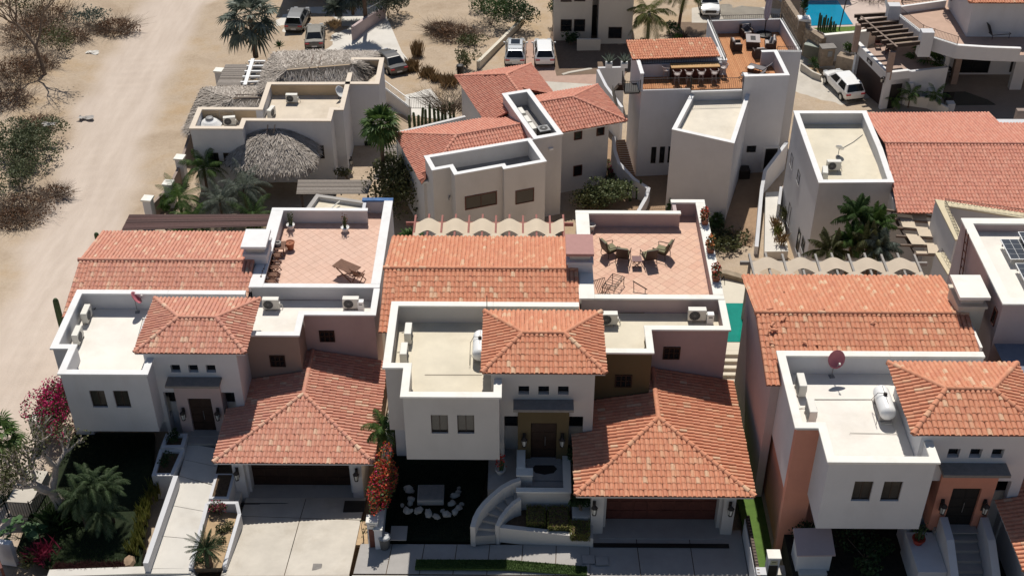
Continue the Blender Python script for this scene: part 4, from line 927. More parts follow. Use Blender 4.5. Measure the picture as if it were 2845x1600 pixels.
feather_palm((-15.29,41.84,-2.75), 'stout sago cycad with stiff dark fronds beside the drive', 1.25, 1.15, 46, 5, leafm('cycad_leaf', (0.025,0.05,0.02), (0.04,0.075,0.03), (0.065,0.10,0.045)), 0.16, 0.2, None, 0.012, 1.0, 26, 70, -30, name='cycad', cat='cycad', vee=0.6)
shrub((-15.45,45.36,-2.85), 'desert rose bush with pink flowers at the head of the sandy bed', 0.62, 0.5, 0.55, 380, 0.1, L_olv, 12, extra=[('flowers', leafm('pink_flower', (0.5,0.05,0.12), (0.58,0.09,0.17), (0.6,0.16,0.22)), 0.55)], twigs=16, name='flowering_shrub')
for k, p in enumerate(((-14.87,44.44,-2.9), (-15.23,44.17,-2.9), (-15.08,43.36,-2.9), (-15.74,42.09,-2.75))): shrub(p, ('low reddish-green creeper right behind the cycad', 'low reddish-green creeper left behind the cycad', 'small creeper halfway down the sandy bed', 'small green plant at the foot of the cycad')[k], 0.38, 0.3, 0.18, 180, 0.09, L_olv if k < 3 else L_grn, 70+k, twigs=3, name='bedding_plant', cat='plant', group='small plants in the sandy bed')
# ---- wall, bougainvillea, letterbox pier and bin between villas 1 and 2
wall_thing('boundary_wall', 'white ledge wall between the drive and the shaded lawn', [[(-6.78,41.6), (-6.78,50.0)]], -4.3, 0.1, 0.36, M_white, M_cap)
shrub((-6.78,43.9,0.1), 'bougainvillea hedge blooming red, orange and magenta over the boundary wall', 0.72, 2.2, 0.9, 3000, 0.12, L_grn, 15, lobes=14, name='bougainvillea', cat='bougainvillea', twigs=14, extra=[('red_bracts', L_red, 0.8), ('orange_bracts', L_orng, 0.45), ('magenta_bracts', L_mag, 0.25)])
def pier(loc, label, w=0.5, h=1.75, d=0.42, face=M_woodr, rz=0):
    t = thing('letterbox_pier', label, 'pier', loc, rz, 'letterbox piers'); b = MB(); b.box((-w/2,-d/2,-0.4), (w/2,d/2,h)); b.build('pier', M_white, t)
    b = MB(); b.box((-w/2-.04,-d/2-.04,h+.002), (w/2+.04,d/2+.04,h+.1)); b.build('cap', M_cap, t); b = MB(); b.box((-w/2+.06,-d/2-.02,0.02), (w/2-.06,-d/2-.001,h-.42)); b.build('panel', face, t)
    b = MB(); b.box((-w/2+.1,-d/2-.025,h-.36), (w/2-.1,-d/2-.002,h-.08)); p_ = b.build('letterbox', M_steel, t); b = MB(); b.box((-.1,-d/2-.03,h-.2), (.1,-d/2-.026,h-.17)); b.build('slot', M_black, p_); return t
pier((-7.05,41.97,-1.3), 'white letterbox pier with dark red panel below the bougainvillea')
t = thing('rubbish_bin', 'grey plastic bin with closed lid beside the letterbox pier', 'bin', (-6.51,41.71,-1.25), 0.1)
b = MB(); b.lathe([(.23,0), (.28,.75), (.3,.78)], 12); b.build('body', mat('grey_plastic', (0.10,0.10,0.10), 0.5, 0.1), t); b = MB(); b.lathe([(.31,.785), (.32,.83), (.26,.9), (.08,.93)], 12); b.build('lid', mat('pale_grey_plastic', (0.32,0.33,0.34), 0.4, 0.1), t)
b = MB(); b.tube([(-.2,-.22,.84), (-.2,-.33,.84), (.2,-.33,.84), (.2,-.22,.84)], .015, 5); b.build('handle', M_black, t)
feather_palm((-7.0,47.6,-0.4), 'small arching palm squeezed between the garage roof and the cream wall', 1.6, 1.25, 16, 31, L_palm, 0.42, 0.07, None, 0.03, 1.6, 16, 70, -20)
branch_tree((-7.79,43.25,-2.4), 'thin crooked sapling in the gravel beside the letterbox pier', 1.3, 0.5, 77, L_grn, 40, 0.08, 0.04, 'sapling', depth=2)
sheet('gravel_bed', [(-8.13,42.85,-2.3), (-7.54,42.85,-2.3), (-7.83,44.96,-2.9), (-8.14,44.96,-2.9)], M_sand, 0.2)
o = MB().box((-.4,-.45,0), (.4,.45,.05)).build('inspection_hatch', M_concg); o.location = (-5.86,42.21,-0.75); tag(o, 'square concrete utility lid at the corner of the dark lawn', 'cover')
# ---- villa 1 garden
GZ = -3.45
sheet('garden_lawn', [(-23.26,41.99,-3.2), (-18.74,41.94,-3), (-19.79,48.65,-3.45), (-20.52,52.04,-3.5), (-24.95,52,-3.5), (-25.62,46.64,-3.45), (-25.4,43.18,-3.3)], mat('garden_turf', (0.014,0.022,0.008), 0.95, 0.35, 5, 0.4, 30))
grass_strip('lawn_grass', 'green garden lawn in sun and palm shade beside the walkway', [(-23.27,42.03,-3.2), (-18.84,42.04,-3.02), (-19.71,46.59,-3.35), (-25.03,46.59,-3.4)], 16000, 0.07, L_turf, 5)
grass_strip('lawn_grass', 'dark lawn grass in deep shade below the white upper floor', [(-24.54,46.6,-3.4), (-19.68,46.71,-3.37), (-20.46,51.8,-3.48), (-24.58,51.77,-3.48)], 9000, 0.07, L_painted_shade, 6)
sheet('palm_bed', [(-22.99,45.2,-3.3), (-21.7,45.58,-3.3), (-20.28,45.5,-3.3), (-20.11,44.83,-3.28), (-20.6,44.07,-3.25), (-22.08,43.97,-3.25)], mat('leaf_litter', (0.17,0.105,0.06), 0.95, 0.35, 7, 0.5, 30), 0.15)
PD = leafm('date_leaf', (0.04,0.07,0.03), (0.07,0.11,0.045), (0.13,0.17,0.09))
for k, (p, h, L, lab) in enumerate((((-22.21,44.65,-3.3), 2.3, 1.5, 'pygmy date palm nearest the fork of the bare tree'), ((-21.11,44.39,-3.3), 1.5, 1.5, 'short pygmy date palm in the middle of the garden bed'), ((-20.95,45.12,-3.3), 2.6, 1.6, 'tall pygmy date palm on the right of the garden bed'), ((-21.62,45.02,-3.3), 2.9, 1.6, 'tallest pygmy date palm behind the others in the garden bed'))):
    feather_palm(p, lab, h, L, 28, 80+k, PD, 0.3, 0.09, 'pygmy date palms in the front garden', 0.014, 2.0, 30, 78, -35)
fan_palm((-27.54,48.73,-3.6), 'fan palm behind the bare branches by the road wall', 3.0, 0.85, 24, 91, L_palm)
branch_tree((-23.69,45.47,-3.3), 'grey half-bare tree with crooked limbs in the front garden', 5.6, 0.85, 21, L_olv, 2200, 0.12, 0.34, 'garden_tree', (-0.12,0.02), 5, bark=mat('grey_bark', (0.42,0.36,0.31), 0.9, 0.25, 8, 0.5, 30), th=0.33)
shrub((-25.96,52.43,-3.4), 'magenta bougainvillea in full bloom against the white corner of the villa', 1.3, 2.6, 1.6, 1800, 0.13, L_grn, 23, lobes=14, name='bougainvillea', cat='bougainvillea', twigs=14, extra=[('bracts', L_mag, 1.9)])
t = thing('road_wall', 'white-topped wall between the bougainvillea and the dirt road', 'wall', (-26.47,53.34,-2.4), 0, None, True); b = MB(); slope_wall(b, [(-27,51.68,-2.3), (-26.39,54.95,-2.3), (-25.98,57.34,-2.3)], 0.55, -4.6); b.build('wall', M_concw, t)
t = thing('road_wall', 'tan flat-topped wall below the bare tree by the roadside', 'wall', (-25.86,46.59,-2.4), 0, None, True); b = MB(); slope_wall(b, [(-25.95,45.83,-2.6), (-25.73,48.11,-2.55)], 1.3, -4.6); b.build('wall', M_conc, t)
# iron fence in two runs
def fence(label, runs, h, m=M_iron, sp=0.13, r=0.012, cat='fence', rails=(0.08, 0.92), name='iron_fence', group=None, post=None):
    t = thing(name, label, cat, runs[0], 0, group, True); cnt = 0
    if 'rail_bar' + m.name not in bpy.data.meshes:
        q = MB(); q.box((-.5,-.5,0), (.5,.5,1)); q.mesh('rail_bar' + m.name, m).name = 'rail_bar' + m.name
    me = bpy.data.meshes['rail_bar' + m.name]; ov = MB()
    for a, c in zip(runs, runs[1:]):
        a, c = Vector(a), Vector(c); L = (c-a).length; n = max(2, int(L/sp))
        b = MB()
        for f in rails: b.beam(a+Vector((0, 0, h*f)), c+Vector((0, 0, h*f)), r*3, r*2.4)
        b.build('rail', m, t)
        b = MB()
        for p in (a, c): b.box((p.x-r*2, p.y-r*2, p.z), (p.x+r*2, p.y+r*2, p.z+h*1.03))
        b.build('post', m, t)
        for i in range(1, n):
            p = a.lerp(c, i/n); cnt += 1
            o = inst('bar', me, Matrix.Translation(p+Vector((0, 0, h*rails[0]))) @ Matrix.Diagonal((r*1.6, r*1.6, h*(rails[-1]-rails[0]), 1)), t); o.matrix_parent_inverse = Matrix.Translation(-t.location)
    return t
fence('black iron garden fence turning the corner below the bare tree', [(-27.38,44.06,-3.5), (-26.58,45.63,-3.5), (-25.3,45.55,-3.5), (-24.64,46.88,-3.5)], 1.25)
t = thing('corner_pier', 'white wall end with dark opening at the bottom left corner', 'wall', (-25.59,41.88,-3.6), 0, None, True); b = MB(); slope_wall(b, [(-26.26,42.91,-2.2), (-25.27,42.74,-2.2)], 0.3, -3.8); b.build('wall', M_white, t)
b = MB(); b.beam((-25.94,42.35,-2.75), (-25.19,41.08,-2.75), 0.12, 1.2); b.build('gate_panel', M_woodr, t)
rr = random.Random(4); t = thing('philodendron', 'big-leaved philodendron spilling beside the iron fence', 'plant', (-25.29,43.9,-3.3)); b = MB()
for k in range(34):
    a = rr.uniform(0, 6.283); q = rr.uniform(0.25, 1.0); p = Vector((q*math.cos(a), q*math.sin(a)*.9, rr.uniform(.4, 1.0))); dd = Vector((math.cos(a), math.sin(a), -0.35)).normalized(); s = rr.uniform(.3, .5); q_ = Vector((-dd.y, dd.x, 0)).normalized(); b.ct = rr.random()
    b.raw([p-dd*.1*s, p+q_*s*.42, p+dd*s*.5+q_*s*.34, p+dd*s, p+dd*s*.5-q_*s*.34, p-q_*s*.42, p+dd*s*.35-Vector((0,0,.05))], [(0, 1, 6), (1, 2, 6), (2, 3, 6), (3, 4, 6), (4, 5, 6), (5, 0, 6)])
b.build('foliage', leafm('glossy_leaf', (0.03,0.075,0.025), (0.05,0.11,0.035), (0.08,0.15,0.06), 0.15), t, tint=True); b = MB()
for k in range(14): a = rr.uniform(0, 6.283); b.tube([(0, 0, 0), (.3*math.cos(a), .3*math.sin(a), .5), (.75*math.cos(a), .7*math.sin(a), .75)], .015, 4, False)
b.build('stems', M_cact, t)
def ti_plant(loc, label, seed, lm, r=0.5, h=0.7, n=60, group=None):
    rr = random.Random(seed); t = thing('cordyline', label, 'plant', loc, 0, group); b = MB(); blades(b, rr, n, lambda: (rr.gauss(0, r*.3), rr.gauss(0, r*.3), rr.uniform(0, .3)), h, r, 0.035); b.build('leaves', lm, t, tint=True); return t
M_tl = leafm('cordyline_leaf', (0.25,0.02,0.06), (0.36,0.05,0.10), (0.16,0.03,0.05))
ti_plant((-23.84,42.58,-3.2), 'crimson cordyline with strappy leaves at the garden corner', 6, M_tl, 0.75, 0.8, 110)
ti_plant((-24.34,42.15,-3.2), 'dull bronze cordyline left of the crimson one', 7, L_olv, 0.55, 0.7, 70)
rr = random.Random(8); b = MB(); q0, q1 = Vector((-22.99,41.82,-3.1)), Vector((-19.57,41.85,-2.95))
blades(b, rr, 1500, lambda: tuple(q0.lerp(q1, rr.random())+Vector((rr.gauss(0, .05), rr.uniform(-.2, .25), 0))), 0.34, 0.2, 0.025); o = b.build('low_hedge', leafm('purple_leaf', (0.08,0.03,0.035), (0.12,0.05,0.05), (0.15,0.09,0.06)), tint=True); tag(o, 'low purple-leaved hedge along the front of the lawn', 'hedge', kind='stuff')
rr = random.Random(9); SP = [(-19.18,47.61,-3.4), (-19.39,46.4,-3.35), (-19.36,45.14,-3.3), (-19.24,43.86,-3.2), (-19.15,42.71,-3.1)]
for k in range(46):
    f = k/45*3.999; i = int(f); p = Vector(SP[i]).lerp(Vector(SP[i+1]), f-i); t = thing('snake_plant', 'clump of upright yellow-edged sword leaves along the walkway wall', 'plant', (p.x+rr.gauss(-.05, .16), p.y+rr.gauss(0, .06), p.z), 0, 'snake plants along the walkway wall'); b = MB()
    blades(b, rr, 14, lambda: (rr.gauss(0, .07), rr.gauss(0, .07), 0), 0.85, 0.22, 0.035); b.build('leaves', L_yel, t, tint=True)
ti_plant((-23.07,45.48,-3.3), 'dark spiky yucca at the foot of the bare tree', 16, L_dk, 0.8, 1.3, 90); ti_plant((-23.85,44.82,-3.3), 'dark leafy clump inside the iron fence', 17, L_dk, 0.9, 1.0, 120)
o = MB().lathe([(.25,0), (.3,.12), (.22,.3), (.05,.36)], 7).build('boulder', mat('tan_boulder', (0.30,0.21,0.14), .9, .2, 4, .4, 20)); o.location = (-19.39,42.19,-3.1); o.scale = (1.1,1.6,1); tag(o, 'smooth tan boulder at the end of the sword-leaf row', 'rock')
grass_strip('verge_grass', 'strip of green grass at the left edge beyond the fence', [(-27.75,46.09,-3.9), (-27.24,47.14,-3.9), (-27.23,49.13,-3.9), (-28.76,49.12,-3.9)], 4000, 0.08, L_turf, 11)
# ---- passage between villas 2 and 3
sheet('turf_passage', [(10.95,33,0.0), (12.3,33,0.0), (13.0,52.6,0.0), (10.5,52.6,0.0)], mat('artificial_turf', (0.085,0.15,0.03), 0.95, 0.15, 3, 0.3, 60))
t = thing('boundary_wall', 'white wall with a dark top rail between the drive and the green passage', 'wall', (10.8,39,0), 0, None, True); b = MB(); slope_wall(b, [(10.72,36.9,1.1), (10.72,41.6,1.1)], 0.2, -0.5); b.build('wall', M_white, t)
b = MB(); b.box((10.64,37.2,1.16), (10.8,41.5,1.24)); b.box((10.64,37.2,1.36), (10.8,41.5,1.44)); b.build('rail', M_dtimber, t)
for k in range(24):
    b = MB(); y = 37.3+k*0.18; b.box((10.66,y,1.1), (10.78,y+.05,1.46)); b.build('baluster', M_timber, t)
pier((11.44,38.67,0), 'white letterbox pier with dark panel at the bottom right', 0.52, 1.9, 0.45, M_iron)
o = MB().box((-.22,-.22,-.3), (.22,.22,1.45)).build('gate_pier', M_white); o.location = (10.85,38.15,0); tag(o, 'plain white pier behind the bottom right letterbox pier', 'pier')
o = MB().box((-.35,-.28,0), (.35,.28,.35)).build('meter_box', M_concw); o.location = (12.04,39.07,0.1); tag(o, 'low white box beside the letterbox pier on the turf', 'box')
t = thing('garden_stair', 'cream steps climbing from the green passage to the pool', 'stairs', (11.74,53.25,0), 0, None, True)
for k in range(5): b = MB(); b.box((10.75,52.4+k*0.36,-0.5), (12.2,54.6,0.19*(k+1)-0.001*k)); b.build('step', M_cream, t)
b = MB(); b.box((10.6,52.6,-0.5), (10.74,56.0,1.5)); b.build('side_wall', M_cream, t)
# pool behind
sheet('pool_deck', [(10.4,54.2,0.95), (13.6,54.2,0.95), (13.6,61.0,0.95), (10.4,61.0,0.95)], M_cream)
sheet('pool_water', [(10.75,54.9,0.98), (13.3,54.9,0.98), (13.3,58.4,0.98), (10.75,58.4,0.98)], mat('pool_green', (0.01,0.22,0.17), 0.05, 0.15, 1.0, 0.3, 3, spec=0.6, bdist=0.04), 0.02)
# ---- villa 3 yard
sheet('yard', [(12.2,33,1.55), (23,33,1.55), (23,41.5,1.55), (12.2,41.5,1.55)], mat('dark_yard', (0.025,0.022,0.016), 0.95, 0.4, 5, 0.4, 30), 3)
t = thing('utility_shed', 'small white utility shed with sloping mauve lid below the salmon wall', 'shed', (13.09,38.58,1.55), 0.03)
b = MB(); b.box((-.75,-.5,0), (.75,.5,1.15)); b.build('body', M_white, t); b = MB(); b.raw([(-.85,-.62,1.1), (.85,-.62,1.1), (.85,.6,1.52), (-.85,.6,1.52), (-.85,-.62,1.17), (.85,-.62,1.17), (.85,.6,1.6), (-.85,.6,1.6)], [(3,2,1,0), (4,5,6,7), (0,1,5,4), (1,2,6,5), (2,3,7,6), (3,0,4,7)]); b.build('lid', M_pinkw, t); b = MB(); b.box((-.65,-.8,0), (.6,-.51,.12)); b.build('base', M_concw, t)
shrub((15.6,38.68,1.6), 'dark low shrub mound in the shaded yard', 1.4, 1.2, 0.7, 900, 0.14, L_dk, 45, lobes=8)
shrub((13.11,39.93,1.6), 'dark hedge sprig behind the utility shed', 0.6, 0.3, 0.9, 260, 0.1, L_dk, 46)
ent3 = thing('entrance_stair', 'straight grey stair between sloping walls up to the black door', 'stairs', (19.81,37.83,2), 0, None, True)
for k in range(8): b = MB(); y = 39.05-0.42*(k+1); b.box((18.95,y,0.5), (20.35,39.2,3.2-0.19*(k+1)+0.001*k)); b.build('step', M_concg, ent3)
b = MB(); b.box((18.5,39.0,0.5), (20.4,39.3,3.19)); b.build('landing', M_concg, ent3)
b = MB(); slope_wall(b, [(18.75,39.1,4.0), (18.75,37.9,3.85), (18.75,35.2,2.3)], 0.34, 0.5); slope_wall(b, [(20.55,39.1,4.0), (20.55,37.9,3.85), (20.55,35.2,2.3)], 0.34, 0.5); b.box((17.3,36.9,0.5), (18.56,39.2,2.9)); b.build('side_wall', M_white, ent3)
pot((17.68,38.57,2.9), 'round red clay pot with dark plant on the white ledge', 0.27, 0.32, mat('red_glaze', (0.36,0.05,0.03), 0.5, 0.1), seed=13, leaf=L_dk)

# ---------------------------------------------------------------- second row of houses
def drape(name, pts, m, up=0.06, th=0.4): return sheet(name, [(p[0], p[1], zt(p[0], p[1])+up) for p in pts], m, th)
def shell(root, poly, z0, zf, zt_, wall, cap, floor, pt=0.22, capw=0.07, caph=0.09, cap_in=0.06, names=('wall', 'parapet_coping', 'flat_roof'), M=None, open_=None):
    """a flat-roofed block: body, parapet, coping, roof sheet; poly counter-clockwise, local to M"""
    M = M or Matrix.Identity(4); T = lambda mb: mb
    a = sum(poly[i][0]*poly[(i+1) % len(poly)][1]-poly[(i+1) % len(poly)][0]*poly[i][1] for i in range(len(poly)))
    if a < 0: poly = poly[::-1]
    def fin(b, nm, m): b.v = [M @ p for p in b.v]; return b.build(nm, m, root)
    b = MB(); b.prism(poly, z0, zf); wallpath(b, poly, zf+0.002, zt_, 0, pt, True); fin(b, names[0], wall)
    b = MB(); wallpath(b, poly, zt_+0.002, zt_+caph, -capw, pt+cap_in, True); fin(b, names[1], cap)
    b = MB(); b.poly([(p[0], p[1], zf+0.006) for p in offset_path(poly, pt-0.02, True)]); fin(b, names[2], floor)
def dish(loc, label, col, az, s=0.36, el=35, mast=0.3):
    t = thing('satellite_dish', label, 'satellite dish', loc, az, 'satellite dishes'); b = MB(); n = 16; Mx = Matrix.Translation((0, 0, mast+.25)) @ Matrix.Rotation(R(90-el), 4, 'X')
    b.lathe([(0.02, 0.0), (s*.5, s*.1), (s*.85, s*.26), (s, s*.36), (s*.98, s*.40), (s*.83, s*.30), (s*.48, s*.14), (0.02, .04)], n, M=Mx, sy=1.1); b.build('reflector', col, t, smooth=True)
    b = MB(); b.tube([(0, 0, 0), (0, 0, mast), (0, 0.02, mast+.25)], .025, 6); b.tube([Mx @ Vector((0, -s*.9, s*.3)), Mx @ Vector((0, -s*.3, s*1.1))], .014, 5); b.cbox((0, 0, .01), (.25, .25, .02)); b.build('mast', M_grey, t)
    b = MB(); p = Mx @ Vector((0, -s*.25, s*1.15)); b.cbox(p, (.07, .09, .07)); b.build('receiver', M_ac, t); return t
M_dishp = mat('faded_pink_dish', (0.45, 0.14, 0.17), 0.5, 0.1)
# ================= thatched house
TH = thing('thatched_house', 'white flat-roofed house with straw palapa roofs beside the dirt road', 'house', (-19,84,-7), 0, None, True)
shell(TH, [(-24.87,83.35), (-20.95,83.35), (-20.95,84.58), (-14.5,84.58), (-14.5,86.29), (-13.74,86.29), (-13.74,90.5), (-11.4,90.5), (-11.4,94.95), (-13.97,94.95), (-13.97,90.68), (-20.2,90.62), (-20.2,86.52), (-24.87,86.52)], -9, -3.0, -2.06, M_white, mat('sand_coping', (0.66,0.57,0.47), 0.9, 0.05), mat('sunny_roof_slab', (0.60,0.52,0.42), 0.9, 0.1, 0.7, 0.2, 30, stain=0.4), 0.25)
b = MB()
for pts in ([(-24.6,86.26),(-20.45,86.26)], [(-19.93,90.36),(-14.0,90.42)], [(-13.7,94.69),(-11.68,94.69)]): wallpath(b, pts, -2.99, -2.1, 0.0, 0.012)
b.build('parapet_lining', mat('ochre_render', (0.56,0.42,0.27), 0.9, 0.06, 0.8), TH)
b = MB(); b.box((-13.72,90.52,-2.98), (-11.42,90.53,-2.2)); b.build('box_lining', MATS['ochre_render'], TH)
TM = lambda x, y, r=0: Matrix.Translation((x, y, 0)) @ Matrix.Rotation(R(r), 4, 'Z')
p0, p1 = (-23.89,83.35,-4.11), (-23.06,83.35,-5.24); window(TH, TM(0,83.35), p0[0], p1[0], p1[2]-.15, p0[2], -0.02, 2, 1, M_bronze, M_dark)
p0, p1 = (-22.68,83.35,-4.11), (-21.88,83.35,-5.23); window(TH, TM(0,83.35), p0[0], p1[0], p1[2]-.15, p0[2], -0.02, 2, 1, M_bronze, M_dark)
p0, p1 = (-15.87,84.58,-4.15), (-15.2,84.58,-5.29); window(TH, TM(0,84.58), p0[0], p1[0], p1[2], p0[2], -0.02, 1, 1, M_bronze, M_dark)
p0, p1 = (-12.88,90.5,-7.22), (-12.28,90.5,-7.68); window(TH, TM(0,90.5), p0[0], p1[0], p1[2], p0[2], -0.02, 2, 1, M_bronze, M_dark)
def thatch(root, ring, a, c, seed, n=5200, name='palapa_roof', sag=0.25, nm2='straw'):
    """a straw roof: ring of eave points, ridge a-c; loose straws laid down the slope"""
    rr = random.Random(seed); ring = [Vector(p) for p in ring]; a = Vector(a); c = Vector(c); m = len(ring); cl = []; N = 40; per = [0]
    for i in range(m): per.append(per[-1]+(ring[(i+1) % m]-ring[i]).length)
    def eave(t):
        s = (t % 1)*per[-1]
        for i in range(m):
            if s <= per[i+1]+1e-9: return ring[i].lerp(ring[(i+1) % m], (s-per[i])/(per[i+1]-per[i]))
    def eav(t): return (eave(t-.012)+eave(t)*2+eave(t+.012))/4
    def rid(p):
        d = c-a; q = 0 if d.length < 1e-4 else max(0, min(1, (p-a).dot(d)/d.dot(d))); return a.lerp(c, q)
    def surf(t, s):
        e = eav(t); r = rid(e); p = r.lerp(e, s); p.z -= sag*math.sin(math.pi*s)*0.5; return p
    b = MB(); S = 6
    for i in range(N):
        for j in range(S+1): p = surf(i/N, 0.02+0.98*j/S); b.v.append(p)
    for i in range(N):
        k = (i+1) % N
        for j in range(S): b.f.append([i*(S+1)+j, k*(S+1)+j, k*(S+1)+j+1, i*(S+1)+j+1][::-1]); b.m.append(0); b.t.append(0)
    o = b.build(name, M_thdeck, root); b = MB()
    for k in range(n):
        t = rr.random(); s = math.sqrt(rr.random())*1.0; p = surf(t, s); q = surf(t, min(1.03, s+.1)) if s < .92 else p+(p-surf(t, s-.1)); d = (q-p)
        if d.length < 1e-5: continue
        d = d.normalized(); sd = d.cross(Vector((0, 0, 1))); sd = sd.normalized() if sd.length > 1e-4 else Vector((1, 0, 0)); up = sd.cross(d)
        d = (d+sd*rr.gauss(0, .5)+up*rr.uniform(.02, .22)).normalized(); L = rr.uniform(.28, .7); w_ = rr.uniform(.02, .05)
        if s > .93: d = (d-Vector((0, 0, rr.uniform(.3, 1.2)))).normalized(); L *= .9
        p = p+up*rr.uniform(.0, .05); b.ct = rr.random(); b.raw([p-sd*w_, p+sd*w_, p+d*L+sd*w_*.5, p+d*L-sd*w_*.5], [(0, 1, 2, 3)])
    b.build(nm2, M_thatch, root, tint=True, kind='stuff'); return o
thatch(TH, [(-22.01,83.71,-4.2), (-22.32,82.47,-4.4), (-21.43,81.65,-4.6), (-19.06,81.26,-4.7), (-16.73,81.21,-4.6), (-15.7,81.95,-4.4), (-15.48,83.99,-4.1), (-15.91,84.65,-3.9), (-16.8,84.5,-3.6), (-20.4,84.5,-3.6), (-21.75,84.37,-4)], (-19.3,84.48,-2.7), (-18.7,84.59,-2.7), 3, 7000, sag=-0.45)
thatch(TH, [(-20.98,90.54,-2.7), (-13.58,91.51,-2.7), (-11.83,95.17,-2.9), (-12.14,97.98,-2.9), (-16.72,98.26,-2.9), (-20.98,97.9,-2.9), (-21.37,95.09,-2.9)], (-18.8,91.92,-1.5), (-13.75,92.89,-1.5), 4, 7500, sag=0.2)
thatch(TH, [(-27.27,89.03,-5.6), (-27.21,91.17,-5.4), (-26.93,95.48,-5), (-24.06,94.87,-4.6), (-20.97,93.54,-4), (-20.28,88.89,-3.6), (-25.64,89.38,-3.9), (-26.62,88.33,-5.5)], (-22.98,90.04,-3.1), (-20.4,90.1,-3), 5, 5200, sag=0.2)
b = MB()
for q in (([(-17.09,94.83,-1.75), (-17.36,91.49,-2.35)]), ([(-16.44,94.83,-1.75), (-16.64,91.5,-2.35)]), ([(-22.88,90.21,-2.95), (-20.71,90.2,-2.9)]), ([(-22.91,89.75,-3), (-20.71,89.72,-2.95)]), ([(-19.22,84.29,-2.3), (-19.28,83.95,-2.8)]), ([(-18.67,84.34,-2.3), (-18.77,83.95,-2.8)])): b.tube([tuple(Vector(p)+Vector((0, 0, .1))) for p in q], .04, 5)
b.build('ridge_pole', M_timber, TH)
def reed_roof(name, label, q, nl, m, w_=0.1, beams=4, posts=None, cat='pergola', bm=M_timber, hb=0.16):
    """parallel canes laid on beams; q: four corners in order, canes run q0-q1"""
    q = [Vector(p) for p in q]; t = thing(name, label, cat, tuple(q[0]), 0, None, True); me = None
    for k in range(nl):
        f = (k+.5)/nl; a, c = q[0].lerp(q[3], f), q[1].lerp(q[2], f); b = MB(); j = Vector((0, 0, rnd.gauss(0, .008))); b.beam(a+j, c+j+Vector((0, rnd.gauss(0, .01), 0)), w_*rnd.uniform(.85, 1.1), .035); b.build('cane', m, t)
    for k in range(beams):
        f = (k+.5)/beams; a, c = q[0].lerp(q[1], f), q[3].lerp(q[2], f); b = MB(); b.beam(a-Vector((0, 0, hb*.6)), c-Vector((0, 0, hb*.6)), .09, hb); b.build('beam', bm, t)
    for p in posts or []:
        b = MB(); b.box((p[0]-.07, p[1]-.07, zt(p[0], p[1])-1), (p[0]+.07, p[1]+.07, p[2]-.2)); b.build('post', bm, t)
    return t
M_reed = tint_mat('grey_reed', [(0, (0.17,0.145,0.125)), (0.5, (0.24,0.21,0.185)), (1, (0.31,0.275,0.245))], 0.9, 0.2)
M_dreed = tint_mat('dark_slat', [(0, (0.085,0.05,0.045)), (0.5, (0.125,0.07,0.065)), (1, (0.07,0.045,0.042))], 0.85, 0.2)
q = [(-16.59,80.28,-4.6), (-11.01,80.32,-4.6), (-11.27,78.78,-4.75), (-16.5,78.7,-4.75)]
reed_roof('reed_shelter', 'grey reed shade roof on posts before the thatched house', q, 16, M_reed, 0.2, 4, posts=[(-16.16,78.82,-4.8), (-13.74,78.84,-4.8), (-11.28,78.86,-4.8)], bm=M_dtimber)
q = [(-10.84,84.3,-3.9), (-10.83,84.2,-3.9), (-10.99,80.19,-4.4), (-10.99,80.19,-4.4)]
reed_roof('reed_shelter', 'long reed strip roof running back beside the tall fan palm', [(-10.48,85.15,-4.4), (-9.29,85.16,-4.4), (-9.21,80.78,-4.7), (-11.05,80.58,-4.7)], 34, M_reed, 0.17, 3, posts=[(-9.2,81.13,-4.8), (-10.98,80.83,-4.8)])
q = [(-25.47,98.81,-4.6), (-23.51,98.83,-4.6), (-23.61,95.37,-4.8), (-25.64,95.35,-4.8)]
reed_roof('reed_shelter', 'reed panel roof with pale poles beside the dirt road', q, 24, M_reed, 0.16, 3)
t = thing('white_pergola', 'white beam lattice over the reed panel at the back of the thatched house', 'pergola', (-22.79,95,-4.6), 0, None, True); b = MB(); b.beam((-23.09,98.97,-4.2), (-23.04,94.62,-4.4), .3, .2); b.build('main_beam', M_plw, t)
for k in range(5): y = 460+40*k; p, q_ = [((-23.47,98.79,-4.3),(-22,98.8,-4.3)),((-23.46,97.93,-4.33),(-21.94,97.99,-4.33)),((-23.49,97.05,-4.36),(-21.9,97.07,-4.36)),((-23.51,96.16,-4.4),(-21.88,96.22,-4.4)),((-23.52,95.26,-4.44),(-21.93,95.37,-4.44))][k]; b = MB(); b.beam(p, q_, .18, .16); b.build('cross_beam', M_plw, t)
b = MB(); b.box((p[0]+.1,p[1],-8.5), (p[0]+.3,p[1]+.2,-4.6)); b.build('post', M_plw, t)
# tank, condensers, dish on the thatched house
t = thing('water_tank', 'squat white round water tank with grey lid on the narrow roof', 'water tank', (-23.91,85.54,-2.98)); b = MB(); b.lathe([(.9,0), (.9,.12), (.55,.42), (.3,.55)], 24); b.build('tank', M_plw, t, smooth=False); b = MB(); b.lathe([(.3,.552), (.32,.62), (.26,.7), (.1,.74)], 14); b.build('lid', M_grey, t)
t = thing('pipe_frame', 'thin pale pipe frame beside the round water tank', 'frame', (-22.79,86.28,-2.98)); b = MB(); b.tube([(-.5,0,0), (-.5,0,.8), (.55,0,.8), (.55,0,0)], .03, 5); b.tube([(-.5,0,.45), (.55,0,.45)], .025, 5); b.build('frame', M_ac, t)
ac_unit((-18.15,89.2,-2.98), 0, 'condenser standing on the roof slab by the ochre parapet of the thatched house')
ac_unit((-19.42,86.94,-2.98), R(75), 'small condenser against the step of the thatched house roof')
ac_unit((-22.4,85.56,-2.98), R(10), 'condenser beside the pipe frame and round tank')
dish((-14.49,89.89,-2.98), 'white satellite dish in the corner of the thatched house roof', M_plw, R(60), .45)
